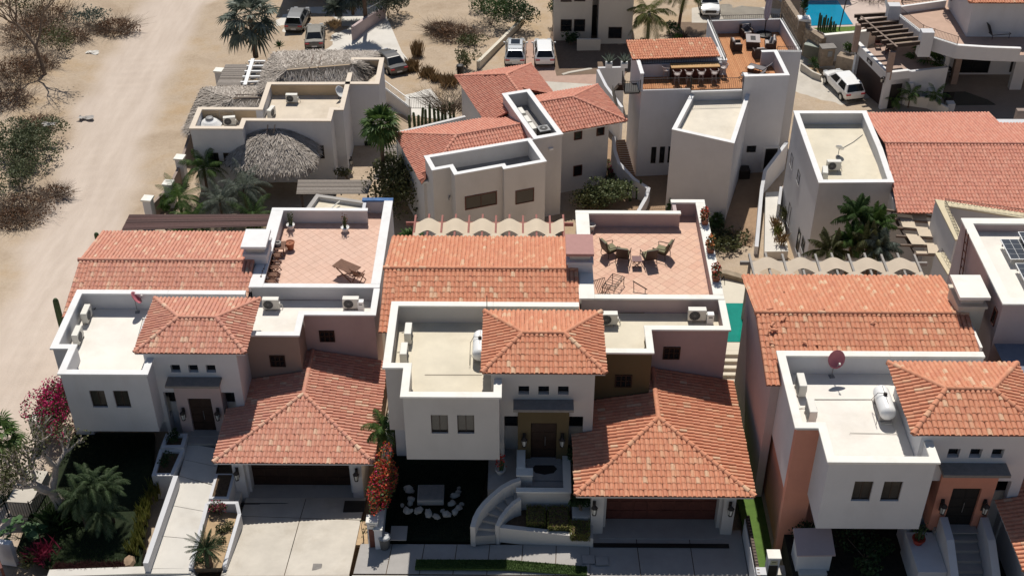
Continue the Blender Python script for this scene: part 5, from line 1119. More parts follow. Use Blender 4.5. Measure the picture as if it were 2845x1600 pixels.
lantern((-13.42,86.2,-6.44), 'lantern on the blue-shaded corner of the thatched house')
# ---- gardens of the thatched house
PG = leafm('frond_grey', (0.08,0.10,0.075), (0.13,0.155,0.12), (0.22,0.25,0.21))
fan_palm((-24.6,106.7,-7.9), 'big silvery fan palm at the bend of the dirt road', 4.1, 1.5, 34, 201, PG, 1.7, .26)
fan_palm((-10.3,80.9,-7.0), 'tall green fan palm before the thatched house', 6.8, 0.95, 38, 202, L_palm, 0.9, .17, dry=10)
for k, (p, lab) in enumerate((((-25.5,79.69,-6.6), 'arching garden palm nearest the road pillars'), ((-24.11,82.47,-6.6), 'garden palm below the dark windows'), ((-22.12,78.39,-6.6), 'grey-green garden palm in the middle of the thicket'), ((-20.58,79.74,-6.6), 'garden palm at the right of the thicket'), ((-19.63,77.62,-6.6), 'low garden palm by the brown slat roof'), ((-24.31,77.58,-6.6), 'low garden palm at the left end of the slat roof'))):
    feather_palm((p[0], p[1], zt(p[0], p[1])), lab, (1.5,2.6,2.0,2.4,1.2,0.9)[k], 2.3, 20, 210+k, (L_palm, L_palm, PG, PG, L_grn, L_palm)[k], .55, .12, 'palms in the thatched house garden', .022, 1.7, 24, 78, -10)
shrub((-26.61,79.3,-6.7), 'bright round bush at the roadside pillar', .7, .7, .6, 700, .14, L_palm, 221)
for k, (p, lab) in enumerate((((-26.57,85,-5.6), 'roadside pillar beside the thatched house wall'), ((-26.58,81.15,-5.5), 'roadside pillar left of the garden palms'), ((-27.58,78.83,-5.4), 'tan-capped roadside pillar nearest the brown slat roof'), ((-26.54,100.32,-6), 'roadside pillar at the reed panel'))):
    t = thing('gate_pillar', lab, 'pillar', (p[0], p[1], zt(p[0], p[1])), R(-8), 'white pillars along the dirt road'); h = p[2]-zt(p[0], p[1]); b = MB(); b.box((-.3,-.3,-.5), (.3,.3,h)); b.build('shaft', M_white, t); b = MB(); b.box((-.38,-.38,h+.002), (.38,.38,h+.14)); b.build('cap', M_cap, t)
t = thing('garden_wall', 'low planted wall between the roadside pillars', 'wall', (-27.23,81.57,-6.4), 0, None, True); b = MB(); slope_wall(b, [(-27.61,78.91,-6.1), (-26.8,81.82,-6.2), (-26.72,85.15,-6.3), (-27.06,90.74,-6.5)], .2, -8.5); b.build('wall', M_taupe, t)
for k, (p, h, r, lab) in enumerate((((-30.23,74.54,-5.6), 1.5, .17, 'single column cactus at the road edge behind the red roof'), ((-29.49,63.7,-4.6), 2.5, .19, 'single column cactus at the road edge beside the white parapet'))): cactus((p[0], p[1], zt(p[0], p[1])), lab, [(0, 0, h, r)], 230+k)
# brown slat roof behind villa 1
reed_roof('slat_pergola', 'dark brown slatted shade roof behind the villa by the road', [(-25.32,66.46,0.3), (-16.13,67.03,0.3), (-16.05,68.4,0.3), (-25.27,68.29,0.3)], 19, M_dreed, 0.085, 5, bm=M_dtimber)
# small cream roof with coping behind villa 1's terrace
SR = thing('small_outbuilding', 'small outbuilding with stained cream roof behind the bare terrace', 'outbuilding', (-13.14,73.9,-2.5), 0, None, True)
q = [(-14.81,72.66,-2.3), (-10.13,72.62,-2.3), (-10.62,73.87,-2.3), (-14.26,74.77,-2.3)]; shell(SR, [p[:2] for p in q], -7.5, -2.6, -2.38, M_white, M_concg, M_roofc, .18)
b = MB(); b.tube([(-12.57,73.94,-2.3), (-13.22,73.07,-2.45)], .05, 6); b.build('pipe', M_ac, SR)
shrub((-9.3,80.3,-7), 'dense olive-green tree under the tall fan palm', 3.0, 2.6, 2.6, 4200, .2, L_olv, 231, lobes=14, name='garden_tree', cat='tree', twigs=16)
shrub((-6.9,79.3,-7), 'dark leafy bush against the white house wall', 1.2, 1.6, 1.8, 900, .18, L_dk, 232, lobes=8)
fan_palm((-7.3,69.6,-4.4), 'low bright fan palm behind the red-brown pergola', 1.0, 1.1, 22, 233, L_palm, 1.0, .2, dry=0)
shrub((-13.54,84.31,-7), 'small plant by the dark doorway of the thatched house', .9, .5, .5, 300, .14, L_olv, 234)
# pergolas with canvas waves behind villas 2 and 3
def wave_pergola(name, label, x0, x1, y0, y1, z, n, bm, cm, amp=0.28, parity=0):
    t = thing(name, label, 'pergola', (x0, y0, z), 0, None, True); P_ = (x1-x0)/(n-1)
    for y in (y0+.3, y1-.55): b = MB(); b.box((x0-.55, y-.06, z-.22), (x1+.6, y+.06, z-.002)); b.build('main_beam', bm, t)
    for i in range(n): x = x0+i*P_; b = MB(); b.box((x-.055, y0-.1, z), (x+.055, y1+.12*(i % 2), z+.15)); b.build('rafter', bm, t)
    for s in range(2):
        ya, yb = (y0, (y0+y1)/2-.25) if s == 0 else ((y0+y1)/2-.25, y1-.4); M_ = 8*(n-1); b = MB()
        for k in range(M_+1):
            u = k/8; x = x0+u*P_; ph = math.pi*(u+(s+parity)); h = z+.10+.10*math.cos(ph); e = amp*.5*(1+math.cos(ph)); f = 0.16*(1-math.cos(ph))
            b.v += [Vector((x, ya+(0 if s == 0 else e*.9), h)), Vector((x, yb-(f if s == 0 else 0)-(.0 if s == 0 else f*.7), h+.0))]
        b.f = [[2*k, 2*k+2, 2*k+3, 2*k+1] for k in range(M_)]; b.m = [0]*M_; b.t = [0]*M_; b.build('canvas', cm, t, smooth=True)
    for x in (x0, x1): b = MB(); b.box((x-.07, y1-.62, z-5), (x+.07, y1-.48, z-.22)); b.build('post', bm, t)
    return t
wave_pergola('canvas_pergola', 'red-brown pergola with wavy beige canvas behind the middle villa', -6.3, 2.5, 60.0, 63.4, 3.5, 12, mat('faded_red_timber', (0.30,0.12,0.10), 0.8, 0.15, 3), M_canvas)
wave_pergola('canvas_pergola', 'grey-beamed pergola with wavy beige canvas behind the salmon villa', 12.6, 21.7, 54.6, 57.5, 5.0, 11, mat('silvered_timber', (0.30,0.28,0.26), 0.85, 0.15, 3), mat('tan_canvas', (0.50,0.42,0.33), 0.9, 0.05, 1.2))
# ================= hip-roofed house in the centre
CH = thing('hip_roof_house', 'white house with red hip roofs and a narrow walled roof slot', 'house', (-2,80,-7), 0, None, True)
ang = R(19.5); MC = Matrix.Translation((-6.06, 74.31, 0)) @ Matrix.Rotation(ang, 4, 'Z')
def L3(u_, w_, z_): p = MC @ Vector((u_, w_, z_)); return (p.x, p.y, p.z)
M_wh2 = mat('grey_white_stucco', (0.62,0.60,0.58), 0.9, 0.04, 0.7, 0.25, 60, stain=0.25)
shell(CH, [(0,0.05), (1.27,0.05), (1.27,-1.0), (4.68,-1.0), (4.68,-1.38), (7.7,-1.38), (7.7,1.85), (0,1.95)], -8.5, -1.25, -0.06, M_wh2, M_capb, M_roofg, 0.2, M=MC)
shell(CH, [(8.0,1.72), (10.1,1.72), (10.1,8.72), (8.0,8.72)], -8.5, -1.15, -0.06, M_wh2, M_capb, M_roofg, 0.24, M=MC)
b = MB(); b.box((7.702,1.72,-8.5), (7.998,1.9,-0.06)); b.box((-0.2,1.9,-8.5), (8.0,8.0,-1.65)); b.box((10.1,4.62,-8.5), (15.0,9.4,-1.4)); b.box((6.6,8.0,-8.5), (12.2,14.9,-1.7)); b.v = [MC @ p for p in b.v]; b.build('wall', M_wh2, CH)
MW = lambda w_: MC @ Matrix.Translation((0, w_, 0))
window(CH, MW(-1.0), 1.93, 4.26, -3.02, -1.92, -0.02, 2, 1, M_woodr, M_glass2, .07); window(CH, MW(-1.38), 5.5, 6.87, -3.08, -1.96, -0.02, 1, 1, M_woodr, M_glass2, .05)
for x0, x1, z0, z1 in ((12.2,12.84,-2.52,-1.8), (14.0,14.64,-2.5,-1.75), (12.23,12.95,-5.7,-4.77)): window(CH, MW(4.62), x0, x1, z0, z1, -0.02, 1, 1, M_woodr, M_dark, .06)
o = MB(); M_ = MW(1.72); o.box((9.1,-0.16,-1.1), (9.4,-.002,-.95), M_); o.build('flood_light', M_plw, CH)
o = MB(); o.tube([MC @ Vector((1.15,.03,-2.3)), MC @ Vector((1.0,-.25,-2.3)), MC @ Vector((1.0,-.28,-2.45))], .05, 6); o.build('spout', M_grey, CH)
rf = Roofs(CH, M_tile['c'], (0,0,0), 44, tp=0.222)
rf.deck()
def f3(*p): return [L3(*q) for q in p]
zr, ze = -0.35, -1.5                                               # left wing
LW = [(-.6,.9,ze), (8.05,.9,ze), (8.05,8.2,ze), (-.6,8.2,ze)]; A_, B_ = (3.1,4.55,zr), (8.05,4.55,zr)
zz = ze+(zr-ze)*(1.95-.9)/3.65
rf.face(f3((0.02,1.97,zz), (8.0,1.97,zz), (8.0,4.55,zr), A_, (0.6,1.97,zz))[:4] if False else f3((0.45,1.97,zz), (8.0,1.97,zz), (8.0,4.55,zr), A_))
rf.face(f3((8.0,8.2,ze), (-.6,8.2,ze), A_, (8.0,4.55,zr)))
rf.face(f3((-.6,8.2,ze), (-.6,.9,ze), (-.02,1.45,ze+.18), (-.02,1.97,ze+.19), (.45,1.97,zz), A_))
rf.slab(); rf.ridge(L3(-.6,8.2,ze), L3(*A_)); rf.ridge(L3(.45,1.97,zz), L3(*A_)); rf.ridge(L3(*A_), L3(*B_))
rf.deck(); ze = -1.3; zr = -0.25                                   # right wing
a, c, e, g = (10.1,4.05,ze), (16.2,4.05,ze), (16.2,9.95,ze), (10.1,9.95,ze); p_, q_ = (10.1,7.0,zr), (12.95,7.0,zr)
rf.face(f3(a, c, q_, p_)); rf.face(f3(c, e, q_)); rf.face(f3(e, g, p_, q_)); rf.slab(); rf.ridge(L3(*c), L3(*q_)); rf.ridge(L3(*e), L3(*q_)); rf.ridge(L3(*p_), L3(*q_))
rf.deck(); ze = -1.5; zr = -0.3                                    # back wing
a, c, e, g = (6.26,7.4,ze), (12.6,9.9,ze), (12.6,15.35,ze), (6.26,15.35,ze); t_ = (9.43,12.1,zr); s_ = (9.43,8.72,zr)
rf.face(f3(g, a, (8.0,7.4,ze+(zr-ze)*.55), (8.0,8.72,ze+(zr-ze)*.55), s_, t_)); rf.face(f3(e, g, t_)); rf.face(f3(c, e, t_, s_, (10.1,8.72,zr-.25), (10.1,9.9,zr-.25))); rf.slab()
rf.ridge(L3(*g), L3(*t_)); rf.ridge(L3(*e), L3(*t_)); rf.ridge(L3(*s_), L3(*t_)); rf.finish()
b = MB(); b.prism([(10.12,4.15), (16.1,4.15), (16.1,9.85), (10.12,9.85)], -1.52, -1.39); b.prism([(-.55,1.2), (-.02,1.2), (-.02,8.1), (-.55,8.1)], -1.72, -1.58); b.v = [MC @ p for p in b.v]; b.build('eave_soffit', M_plw, CH)
for k, (u_, w_) in enumerate(((8.75,6.6), (8.75,5.3), (8.75,4.2))): p = L3(u_, w_, -1.14); ac_unit(p, ang+R(90), ('far', 'middle', 'near')[k]+' cream condenser of the row in the narrow roof slot')
t = thing('air_handler', 'tall dark box condenser with round top fan in the roof slot', 'air conditioner', L3(9.2,3.1,-1.14), ang); b = MB(); b.box((-.4,-.4,0), (.4,.4,1.0)); b.build('case', M_black, t, bevel=.03); b = MB(); b.box((-.41,-.41,1.0), (.41,.41,1.05)); b.build('top_plate', M_grey, t); b = MB(); b.lathe([(.3,1.051), (.3,1.07)], 18); b.build('fan_opening', M_black, t); b = MB(); b.lathe([(.1,1.071), (.1,1.09)], 12); b.build('fan_hub', M_grey, t)
t = thing('garden_wall', 'grey-white parapet wall behind the left red hip roof', 'wall', L3(0,9.5,-3), 0, None, True); b = MB(); wallpath(b, [L3(-.3,9.0,0)[:2], L3(5.3,9.7,0)[:2]], -8, -1.9, -.12, .12); b.build('wall', M_wh2, t)
# ================= tall white house with the timber roof deck
DH = thing('roof_deck_house', 'tall white house with timber roof deck, tiled bar canopy and wedge wing', 'house', (14,85,-7), 0, None, True)
a4 = R(4); MD = Matrix.Translation((8.9, 84.75, 0)) @ Matrix.Rotation(a4, 4, 'Z'); D3 = lambda u_, w_, z_: tuple(MD @ Vector((u_, w_, z_)))
def dbuild(b, nm, m, **k): b.v = [MD @ p for p in b.v]; return b.build(nm, m, DH, **k)
b = MB(); b.prism([(0,0), (7.62,0), (7.62,-.3), (10.94,-.3), (10.94,3.82), (12.86,3.7), (12.72,9.64), (6.66,9.64), (6.66,4.9), (-.1,4.9)], -9, 0.42)
wallpath(b, [(7.62,.25), (7.62,-.3), (10.94,-.3), (10.94,3.82), (9.75,3.82)], .422, 1.6, 0, .25); wallpath(b, [(10.96,3.8), (12.86,3.7), (12.72,9.64), (6.66,9.64), (6.66,2.6)], .422, 1.5, 0, .2)
wallpath(b, [(6.46,2.45), (0.2,2.45)], .422, 1.5, -.1, .1); wallpath(b, [(-.02,4.9), (-.02,.05)], .422, 1.9, -.1, .12); b.box((0.0,2.6,.422), (6.6,4.85,1.55))
b.box((.0,-.0,.422), (3.7,.16,.56))
dbuild(b, 'wall', M_white)
b = MB(); wallpath(b, [(7.62,.3), (7.62,-.3), (10.94,-.3), (10.94,3.82), (9.72,3.82)], 1.602, 1.68, -.03, .29); wallpath(b, [(11.0,3.8), (12.86,3.7), (12.72,9.64), (6.66,9.64), (6.66,2.6)], 1.502, 1.56, -.03, .23); wallpath(b, [(-.02,2.3), (-.02,.05)], 1.902, 1.97, -.13, .15); dbuild(b, 'parapet_coping', M_capb)
fl = MB(); fl.poly([(0.1,.16,.424), (7.85,.16,.424), (7.85,-.05,.424), (10.7,-.05,.424), (10.7,3.6,.424), (10.7,3.9,.424), (12.65,3.9,.424), (12.5,9.44,.424), (6.85,9.44,.424), (6.85,2.35,.424), (0.1,2.35,.424)]); o = dbuild(fl, 'deck_bed', M_wood)
b = MB(); k = 0
def plank(x0, y0, y1):
    b.ct = rnd.random(); b.box((x0, y0, .425), (x0+.134, y1, .45))
for i in range(88):
    x = .1+i*.145
    if x < 6.7: plank(x, .17, 2.34)
    elif x < 7.7: plank(x, .17, 9.4 if x > 6.85 else 2.34)
    elif x < 10.55: plank(x, -.04, 3.55 if x > 9.75 else 9.4); 
    if 9.75 < x < 10.55: plank(x, 4.0, 9.4)
    if 10.55 <= x < 12.45: plank(x, 4.0, 9.4)
dbuild(b, 'deck_boards', M_deck, tint=True, kind='stuff')
NP = [(1.5,-5.1), (5.55,-7.3), (8.15,-.32), (7.6,-.02), (3.72,-.02)]
b = MB(); b.prism(NP, -9, -.42); wallpath(b, [(3.72,-.02), (1.5,-5.1), (5.55,-7.3), (8.15,-.32)], -.418, .1, 0, .28); dbuild(b, 'wedge_wall', M_white)
b = MB(); wallpath(b, [(3.72,-.02), (1.5,-5.1), (5.55,-7.3), (8.15,-.32)], .102, .17, -.02, .31); dbuild(b, 'parapet_coping', M_capb)
b = MB(); b.poly([(3.8,-.03,-.414), (1.8,-4.95,-.414), (5.42,-6.95,-.414), (7.85,-.35,-.414), (7.6,-.03,-.414)]); dbuild(b, 'flat_roof', mat('cream_roof_coating_2', (0.66,0.60,0.50), 0.85, 0.10, 0.5, 0.2, 30, stain=0.4))
b = MB(); b.box((3.75,-.14,.3), (7.6,-.02,.42)); dbuild(b, 'deck_edge', M_capb)
for x in (1.09, 1.75, 2.4): window(DH, MD, x, x+.38, -5.74, -4.31, -.02, 1, 1, M_black, M_dark, .03)
ME = MD @ Matrix.Translation((0, -.3, 0)); window(DH, ME, 8.45, 9.15, -4.85, -4.3, -.02, 1, 1, M_black, M_dark, .04)
b = MB(); b.box((9.75,-.33,-7.4), (11.0,-.3,-4.45)); dbuild(b, 'door_surround', M_capb); b = MB(); b.box((9.93,-.36,-7.4), (10.86,-.332,-4.6)); dbuild(b, 'side_door', M_black)
rd = Roofs(DH, M_tile['a'], (0,0,0), 55, tp=0.19, te=.34); rd.deck('canopy_roof'); rd.face([D3(-.45,2.3,1.98), D3(6.25,2.45,1.98), D3(6.0,5.0,2.25), D3(-.6,4.9,2.25)]); rd.slab(); rd.finish(300)
fence('black deck railing before the bar', [D3(0.05,.1,.56), D3(3.7,.1,.56)], 1.0, M_iron, .14, .012, 'railing', name='deck_railing')
fence('black deck railing above the wedge roof', [D3(3.72,-.08,.43), D3(7.6,-.08,.43)], 1.12, M_iron, .14, .012, 'railing', name='deck_railing')
fence('short black railing along the back of the deck', [D3(6.75,9.54,1.57), D3(12.62,9.54,1.57)], .42, M_iron, .16, .011, 'railing', name='deck_railing'); fence('short black railing along the right side of the deck', [D3(12.64,9.5,1.57), D3(12.78,3.8,1.57), D3(11.0,3.82,1.57)], .42, M_iron, .16, .011, 'railing', name='deck_railing'); fence('short black railing on the inner wall beside the lounge', [D3(6.76,9.5,1.57), D3(6.76,2.65,1.57)], .42, M_iron, .16, .011, 'railing', name='deck_railing')
fence('low black railing behind the bar table', [D3(.2,2.45,1.51), D3(6.45,2.5,1.51)], .36, M_iron, .18, .011, 'railing', name='deck_railing')
t = thing('outside_stair', 'dark iron stair landing on the left of the roof deck house', 'stairs', D3(-1.0,1.0,-1), 0, None, True)
b = MB(); b.box((-1.25,.05,.3), (-.12,1.5,.42)); dbuild_ = [MD @ p for p in b.v]; b.v = dbuild_; b.build('landing', M_black, t)
for k in range(9): b = MB(); b.box((-1.5-.0*k,1.6+.27*k,.2-.2*k), (-.4,1.86+.27*k,.26-.2*k)); b.v = [MD @ p for p in b.v]; b.build('tread', M_dtimber, t)
b = MB(); b.box((-1.55,1.5,-1.9), (-1.5,4.3,-1.2)); b.beam((-1.5,1.5,.3), (-1.5,4.3,-1.8), .06, .2); b.beam((-.4,1.5,.3), (-.4,4.3,-1.8), .06, .2); b.v = [MD @ p for p in b.v]; b.build('stringer', M_black, t)
fence('black railing around the iron stair landing', [D3(-.1,.05,.43), D3(-1.25,.05,.43), D3(-1.25,1.5,.43)], 1.0, M_iron, .15, .013, 'railing', name='stair_railing')
ht = thing('air_handler', 'dark box condenser on a white pad beside the side door', 'air conditioner', D3(8.3,-.85,-7.05), a4); b = MB(); b.box((-.42,-.4,.06), (.42,.4,1.1)); b.build('case', M_iron, ht, bevel=.04); b = MB(); b.box((-.6,-.55,0), (.65,.5,.058)); b.build('pad', M_concw, ht); b = MB(); b.lathe([(.33,1.101), (.33,1.13), (.1,1.15)], 16); b.build('fan_grille', M_black, ht)
# planter terrace and side stair left of it
t = thing('terrace_wall', 'white terrace wall with agave planter left of the roof deck house', 'wall', (6.36,96.02,-4), 0, None, True); b = MB(); wallpath(b, [(6.4,96.98,-4)[:2], (6.94,94.13,-4)[:2], (8.05,90.52,-4)[:2]], -8.5, -4.0, -.12, .12); wallpath(b, [(6.42,97.35,-4)[:2], (8.7,97.49,-4)[:2]], -8.5, -4.0, -.12, .12); b.build('wall', M_white, t)
for k, p in enumerate(((7.32,97.28,-3.9), (8.62,97.3,-3.9))):
    t = thing('potted_agave', ('potted agave on the left of the white terrace wall', 'potted agave on the right of the white terrace wall')[k], 'potted plant', p, 0, 'potted agaves'); b = MB(); b.box((-.28,-.28,0), (.28,.28,.4)); b.build('pot', M_capb, t); b = MB(); rr = random.Random(k)
    for j in range(24): az = j*2.399; e = R(85-60*j/24); d_ = Vector((math.cos(az)*math.cos(e), math.sin(az)*math.cos(e), math.sin(e))); qv = Vector((-math.sin(az), math.cos(az), 0)); b.ct = rr.random(); pp = Vector((0,0,.4)); b.raw([pp-qv*.06, pp+qv*.06, pp+d_*.45+qv*.07, pp+d_*.95, pp+d_*.45-qv*.07], [(0,1,2,3,4)])
    b.build('leaves', L_grey, t, tint=True)
SS = thing('side_stair', 'long outside stair between the hip roof house and the tall house', 'stairs', (8.34,84.85,-6.9), 0, None, True)
s0, s1 = [Vector((7.93,84.92,-6.6)), Vector((8.86,84.73,-6.9))], [Vector((7.29,85.84,-4.6)), Vector((7.99,85.91,-4.6))]
for k in range(16):
    f = k/16; g_ = (k+1)/16; a = s0[0].lerp(s1[0], f); c = s0[1].lerp(s1[1], f); e = s0[1].lerp(s1[1], g_+.01); h = s0[0].lerp(s1[0], g_+.01); zz = -6.9+2.6*g_; b = MB(); b.prism([(a.x,a.y), (c.x,c.y), (e.x,e.y), (h.x,h.y)], -8.5, zz); b.build('step', mat('brick_paving', (0.26,0.15,0.095), 0.9, 0.12, 5), SS)
    b = MB(); b.prism([(a.x,a.y), (c.x,c.y), ((c.x*3+e.x)/4,(c.y*3+e.y)/4), ((a.x*3+h.x)/4,(a.y*3+h.y)/4)], zz+.002, zz+.025); b.build('nosing', M_cap, SS)
t = thing('stair_wall', 'white curving wall descending beside the outside stair', 'wall', (9.22,80.87,-5.6), 0, None, True); b = MB(); slope_wall(b, [(7.04,84.81,-3.4), (7.09,83.82,-4), (7.39,82.96,-4.6), (8.49,81.65,-5.2), (9.52,80.83,-5.5), (9.27,79.86,-5.7), (8.4,77.93,-6)], .26, -8.5); b.build('wall', M_white, t)
# courtyard floors
MP = mat('brown_paving', (0.30,0.20,0.125), 0.9, 0.10, 2.5, 0.3, 20)
drape('courtyard', [(7.01,90.99,-7), (19.9,87.13,-7), (17.73,78.72,-7), (16.43,74.39,-7), (8.89,78.64,-7), (4.54,79.74,-7)], MP, .05)
b = MB()
for k in range(5): p = [(9.32,80.27,-6.95), (9.64,80.28,-6.95), (9.92,80.28,-6.95), (10.27,80.31,-6.95), (10.59,80.33,-6.95)][k]
panels('stepping_slab', [(9.63,79.39,-6.93), (10.65,79.51,-6.93), (10.79,80.03,-6.93), (9.87,80.02,-6.93)], 1, 1, M_concg, .02, .06, M_soil)
t = thing('garden_wall', 'tall white wall stepping down between the brown yard and the pale path', 'wall', (17.67,78.66,-4), 0, None, True); b = MB(); slope_wall(b, [(20.52,85.7,-4.3), (18.3,81.97,-4.6), (17.81,80,-5), (16.55,73.45,-5.6)], .26, -8.5); b.build('wall', M_white, t)
drape('pale_path', [(18.34,80.94,-6.2), (19.38,81.07,-6.2), (18.66,72.79,-6.2), (17,72.78,-6.2)], M_concw, .7, .8)
t = thing('garden_wall', 'short white wall end beside the pale path', 'wall', (19.05,79.35,-4.8), 0, None, True); b = MB(); slope_wall(b, [(19.04,79.26,-4.3), (18.65,77.5,-4.7)], .2, -8.5); b.build('wall', M_white, t)
for k, (p, s, lf, lab) in enumerate((((18.22,75.78,-5.6), .5, L_dry, 'dry yellowish plants along the path below the blue-shaded wall'), ((19.1,77.09,-5.6), .55, L_olv, 'spiky plant against the blue-shaded wall'), ((18.31,73.68,-5.6), .5, L_dry, 'dry plants at the pergola end of the path'), ((18.24,74.72,-5.6), .4, L_yel, 'yellow-green tuft in the path border'))): ti_plant((p[0], p[1], zt(p[0], p[1])+.7), lab, 240+k, lf, s, .8, 70)
shrub((6.57,80.06,-6.9), 'large pale green shrub behind the middle villa terrace', 2.2, 1.5, 1.7, 2600, .17, leafm('sage_leaf', (0.07,0.10,0.04), (0.12,0.15,0.065), (0.18,0.20,0.10)), 250, lobes=11)
shrub((5.29,79.59,-6.9), 'grey-green shrub by the corner of the hip roof house', 1.5, 1.2, 1.3, 1100, .16, L_olv, 251)
shrub((6.84,83.94,-6.8), 'flowering border with mauve blossoms beside the stair wall', .6, 2.2, .8, 900, .13, L_olv, 252, extra=[('blossoms', L_mag, .18)], lobes=9)
shrub((14.07,74.96,-6.9), 'tangled green and dry undergrowth below the wedge wall', 2.4, 1.5, .9, 1600, .2, L_olv, 253, lobes=12); thicket((15.66,75.51,-6.9), 'dry feathery bush on the sandy yard corner', 1.3, 1.1, 1.0, 254, 300, 60, L_dry)
fan_palm((14.28,77.22,-6.9), 'small spiky yucca before the wedge wall', .9, .55, 16, 255, L_grn, .3, .08, dry=0); fan_palm((11.35,79.3,-6.9), 'tiny yucca peeping over the terrace wall', .8, .5, 14, 256, L_grn, .3, .07, dry=0)
cactus((8.97,81.24,-6.9), 'thin branching cactus against the stair wall', [(0,0,1.9,.09), (-.25,.05,1.2,.07)], 257); cactus((8.22,81,-6.9), 'slim dark cactus in front of the pale shrub', [(0,0,2.0,.1)], 258)
# pool nook wall behind the terrace
t = thing('rock_wall', 'curved tan rock wall above the green pool', 'wall', (11,61.5,0), 0, None, True); b = MB(); slope_wall(b, [(10.5,61.4,1.4), (12.2,61.0,1.3), (13.9,60.3,1.2)], .4, -2); b.build('wall', mat('tan_rock', (0.30,0.24,0.17), 0.95, 0.25, 3, 0.6, 12), t)
# ================= right house: white roofed block and wide tiled roof
RH = thing('wide_roof_house', 'blue-shaded white block and very wide red tiled roof at the right', 'house', (24,75,-5), 0, None, True)
shell(RH, [(19.2,69.85), (23.95,69.95), (24.15,74.1), (24.15,79.2), (19.15,79.15)], -8, 1.1, 1.93, M_white, M_capb, M_roofc, .24)
b = MB(); b.box((23.9,68.3,-8), (41,79.6,1.2)); b.build('wall', M_white, RH)
rf = Roofs(RH, M_tile['c'], (0,0,0), 66); rf.deck()
rf.face([(33.2,80.0,1.45), (24.3,79.85,1.45), (24.3,74.1,2.4), (33.2,74.1,2.4)]); rf.face([(41,77.9,1.78), (33.2,77.9,1.78), (33.2,74.1,2.4), (41,74.1,2.4)])
rf.face([(23.75,67.4,1.3), (41,67.4,1.3), (41,74.1,2.4), (24.3,74.1,2.4), (23.95,70,1.73)]); rf.slab(); rf.ridge((24.3,74.1,2.41), (41,74.1,2.41)); rf.finish()
MR = Matrix.Translation((19.19, 70, 0)) @ Matrix.Rotation(R(-90), 4, 'Z')                      # faces -x; local x runs to -y
def win_side(y0, y1, z0, z1, lab=None): window(RH, MR, 70-y1, 70-y0, z0, z1, -.02, 1, 2, M_black, M_dark, .05, sill=M_capb)
for a_, c_ in (((19.19,79.03,-0.74), (19.19,76.57,-1.69)), ((19.19,76.38,-0.52), (19.19,74.05,-1.41)), ((19.19,76.55,-3.88), (19.19,75.82,-5.53)), ((19.19,72.78,-3.56), (19.19,72.3,-5.33)), ((19.19,71.22,-3.32), (19.19,71.11,-4.25))):
    yc = (a_[1]+c_[1])/2; z1_, z0_ = max(a_[2], c_[2]), min(a_[2], c_[2])
    if z1_-z0_ > 2.0: z0_ = z1_-1.7
    win_side(yc-.38, yc+.38, z0_, z1_)
ac_unit((20.74,72.78,1.11), R(0), 'condenser lying near the front of the right cream roof'); ac_unit((19.95,71.69,1.11), R(80), 'condenser tucked behind the left parapet of the cream roof'); dish((21.45,74.6,1.11), 'small white dish on the cream roof of the right house', M_plw, R(150), .3)
o = MB(); o.tube([(21.75,75.43,1.14), (22.86,76.43,1.14), (23.72,77.44,1.14)], .02, 5); tag(o.build('cable', M_grey), 'grey cable snaking across the right cream roof', 'cable')
b = MB(); b.box((35.5,80.8,-6), (44,81.2,1.2)); tag(b.build('dark_wall', M_taupe), 'dark brown wall behind the wide red roof', 'wall')
# coping walls with iron scroll beside the solar roof
YW = thing('coping_wall', 'white wall with pale yellow coping and iron scrollwork behind the solar roof', 'wall', (26,64,2), 0, None, True)
b = MB(); wallpath(b, [(25.9,62.03,3)[:2], (25.83,66.02,3)[:2], (30.47,64.63,3)[:2]], -5, 2.9, -.25, .25); wallpath(b, [(24.55,58.61,3)[:2], (24.36,60.72,3)[:2]], -5, 2.9, -.25, .25); b.build('wall', M_white, YW)
b = MB(); wallpath(b, [(25.9,62.03,3)[:2], (25.83,66.02,3)[:2], (30.47,64.63,3)[:2]], 2.902, 3.0, -.3, .28); wallpath(b, [(24.55,58.61,3)[:2], (24.36,60.72,3)[:2]], 2.902, 3.0, -.3, .28); b.build('coping', mat('yellow_coping', (0.60,0.52,0.36), 0.9, 0.06), YW)
def scrolls(b, pts, step=.32, r=.15):
    for a, c in zip(pts, pts[1:]):
        a, c = Vector(a), Vector(c); n = int((c-a).length/step); t_ = (c-a).normalized()
        for i in range(n):
            p = a.lerp(c, (i+.5)/n); b.tube([p+t_*(r*math.cos(q*.7)*(1-q*.05))+Vector((0, 0, .2+r*math.sin(q*.7)*(1-q*.05))) for q in range(11)], .014, 3, False)
        b.tube([a+Vector((0,0,.38)), c+Vector((0,0,.38))], .016, 4)
b = MB(); scrolls(b, [(25.85,62.3,3), (25.95,65.85,3), (30.5,64.7,3)]); scrolls(b, [(24.55,58.74,3), (24.38,60.58,3)]); b.build('scrollwork', M_iron, YW)
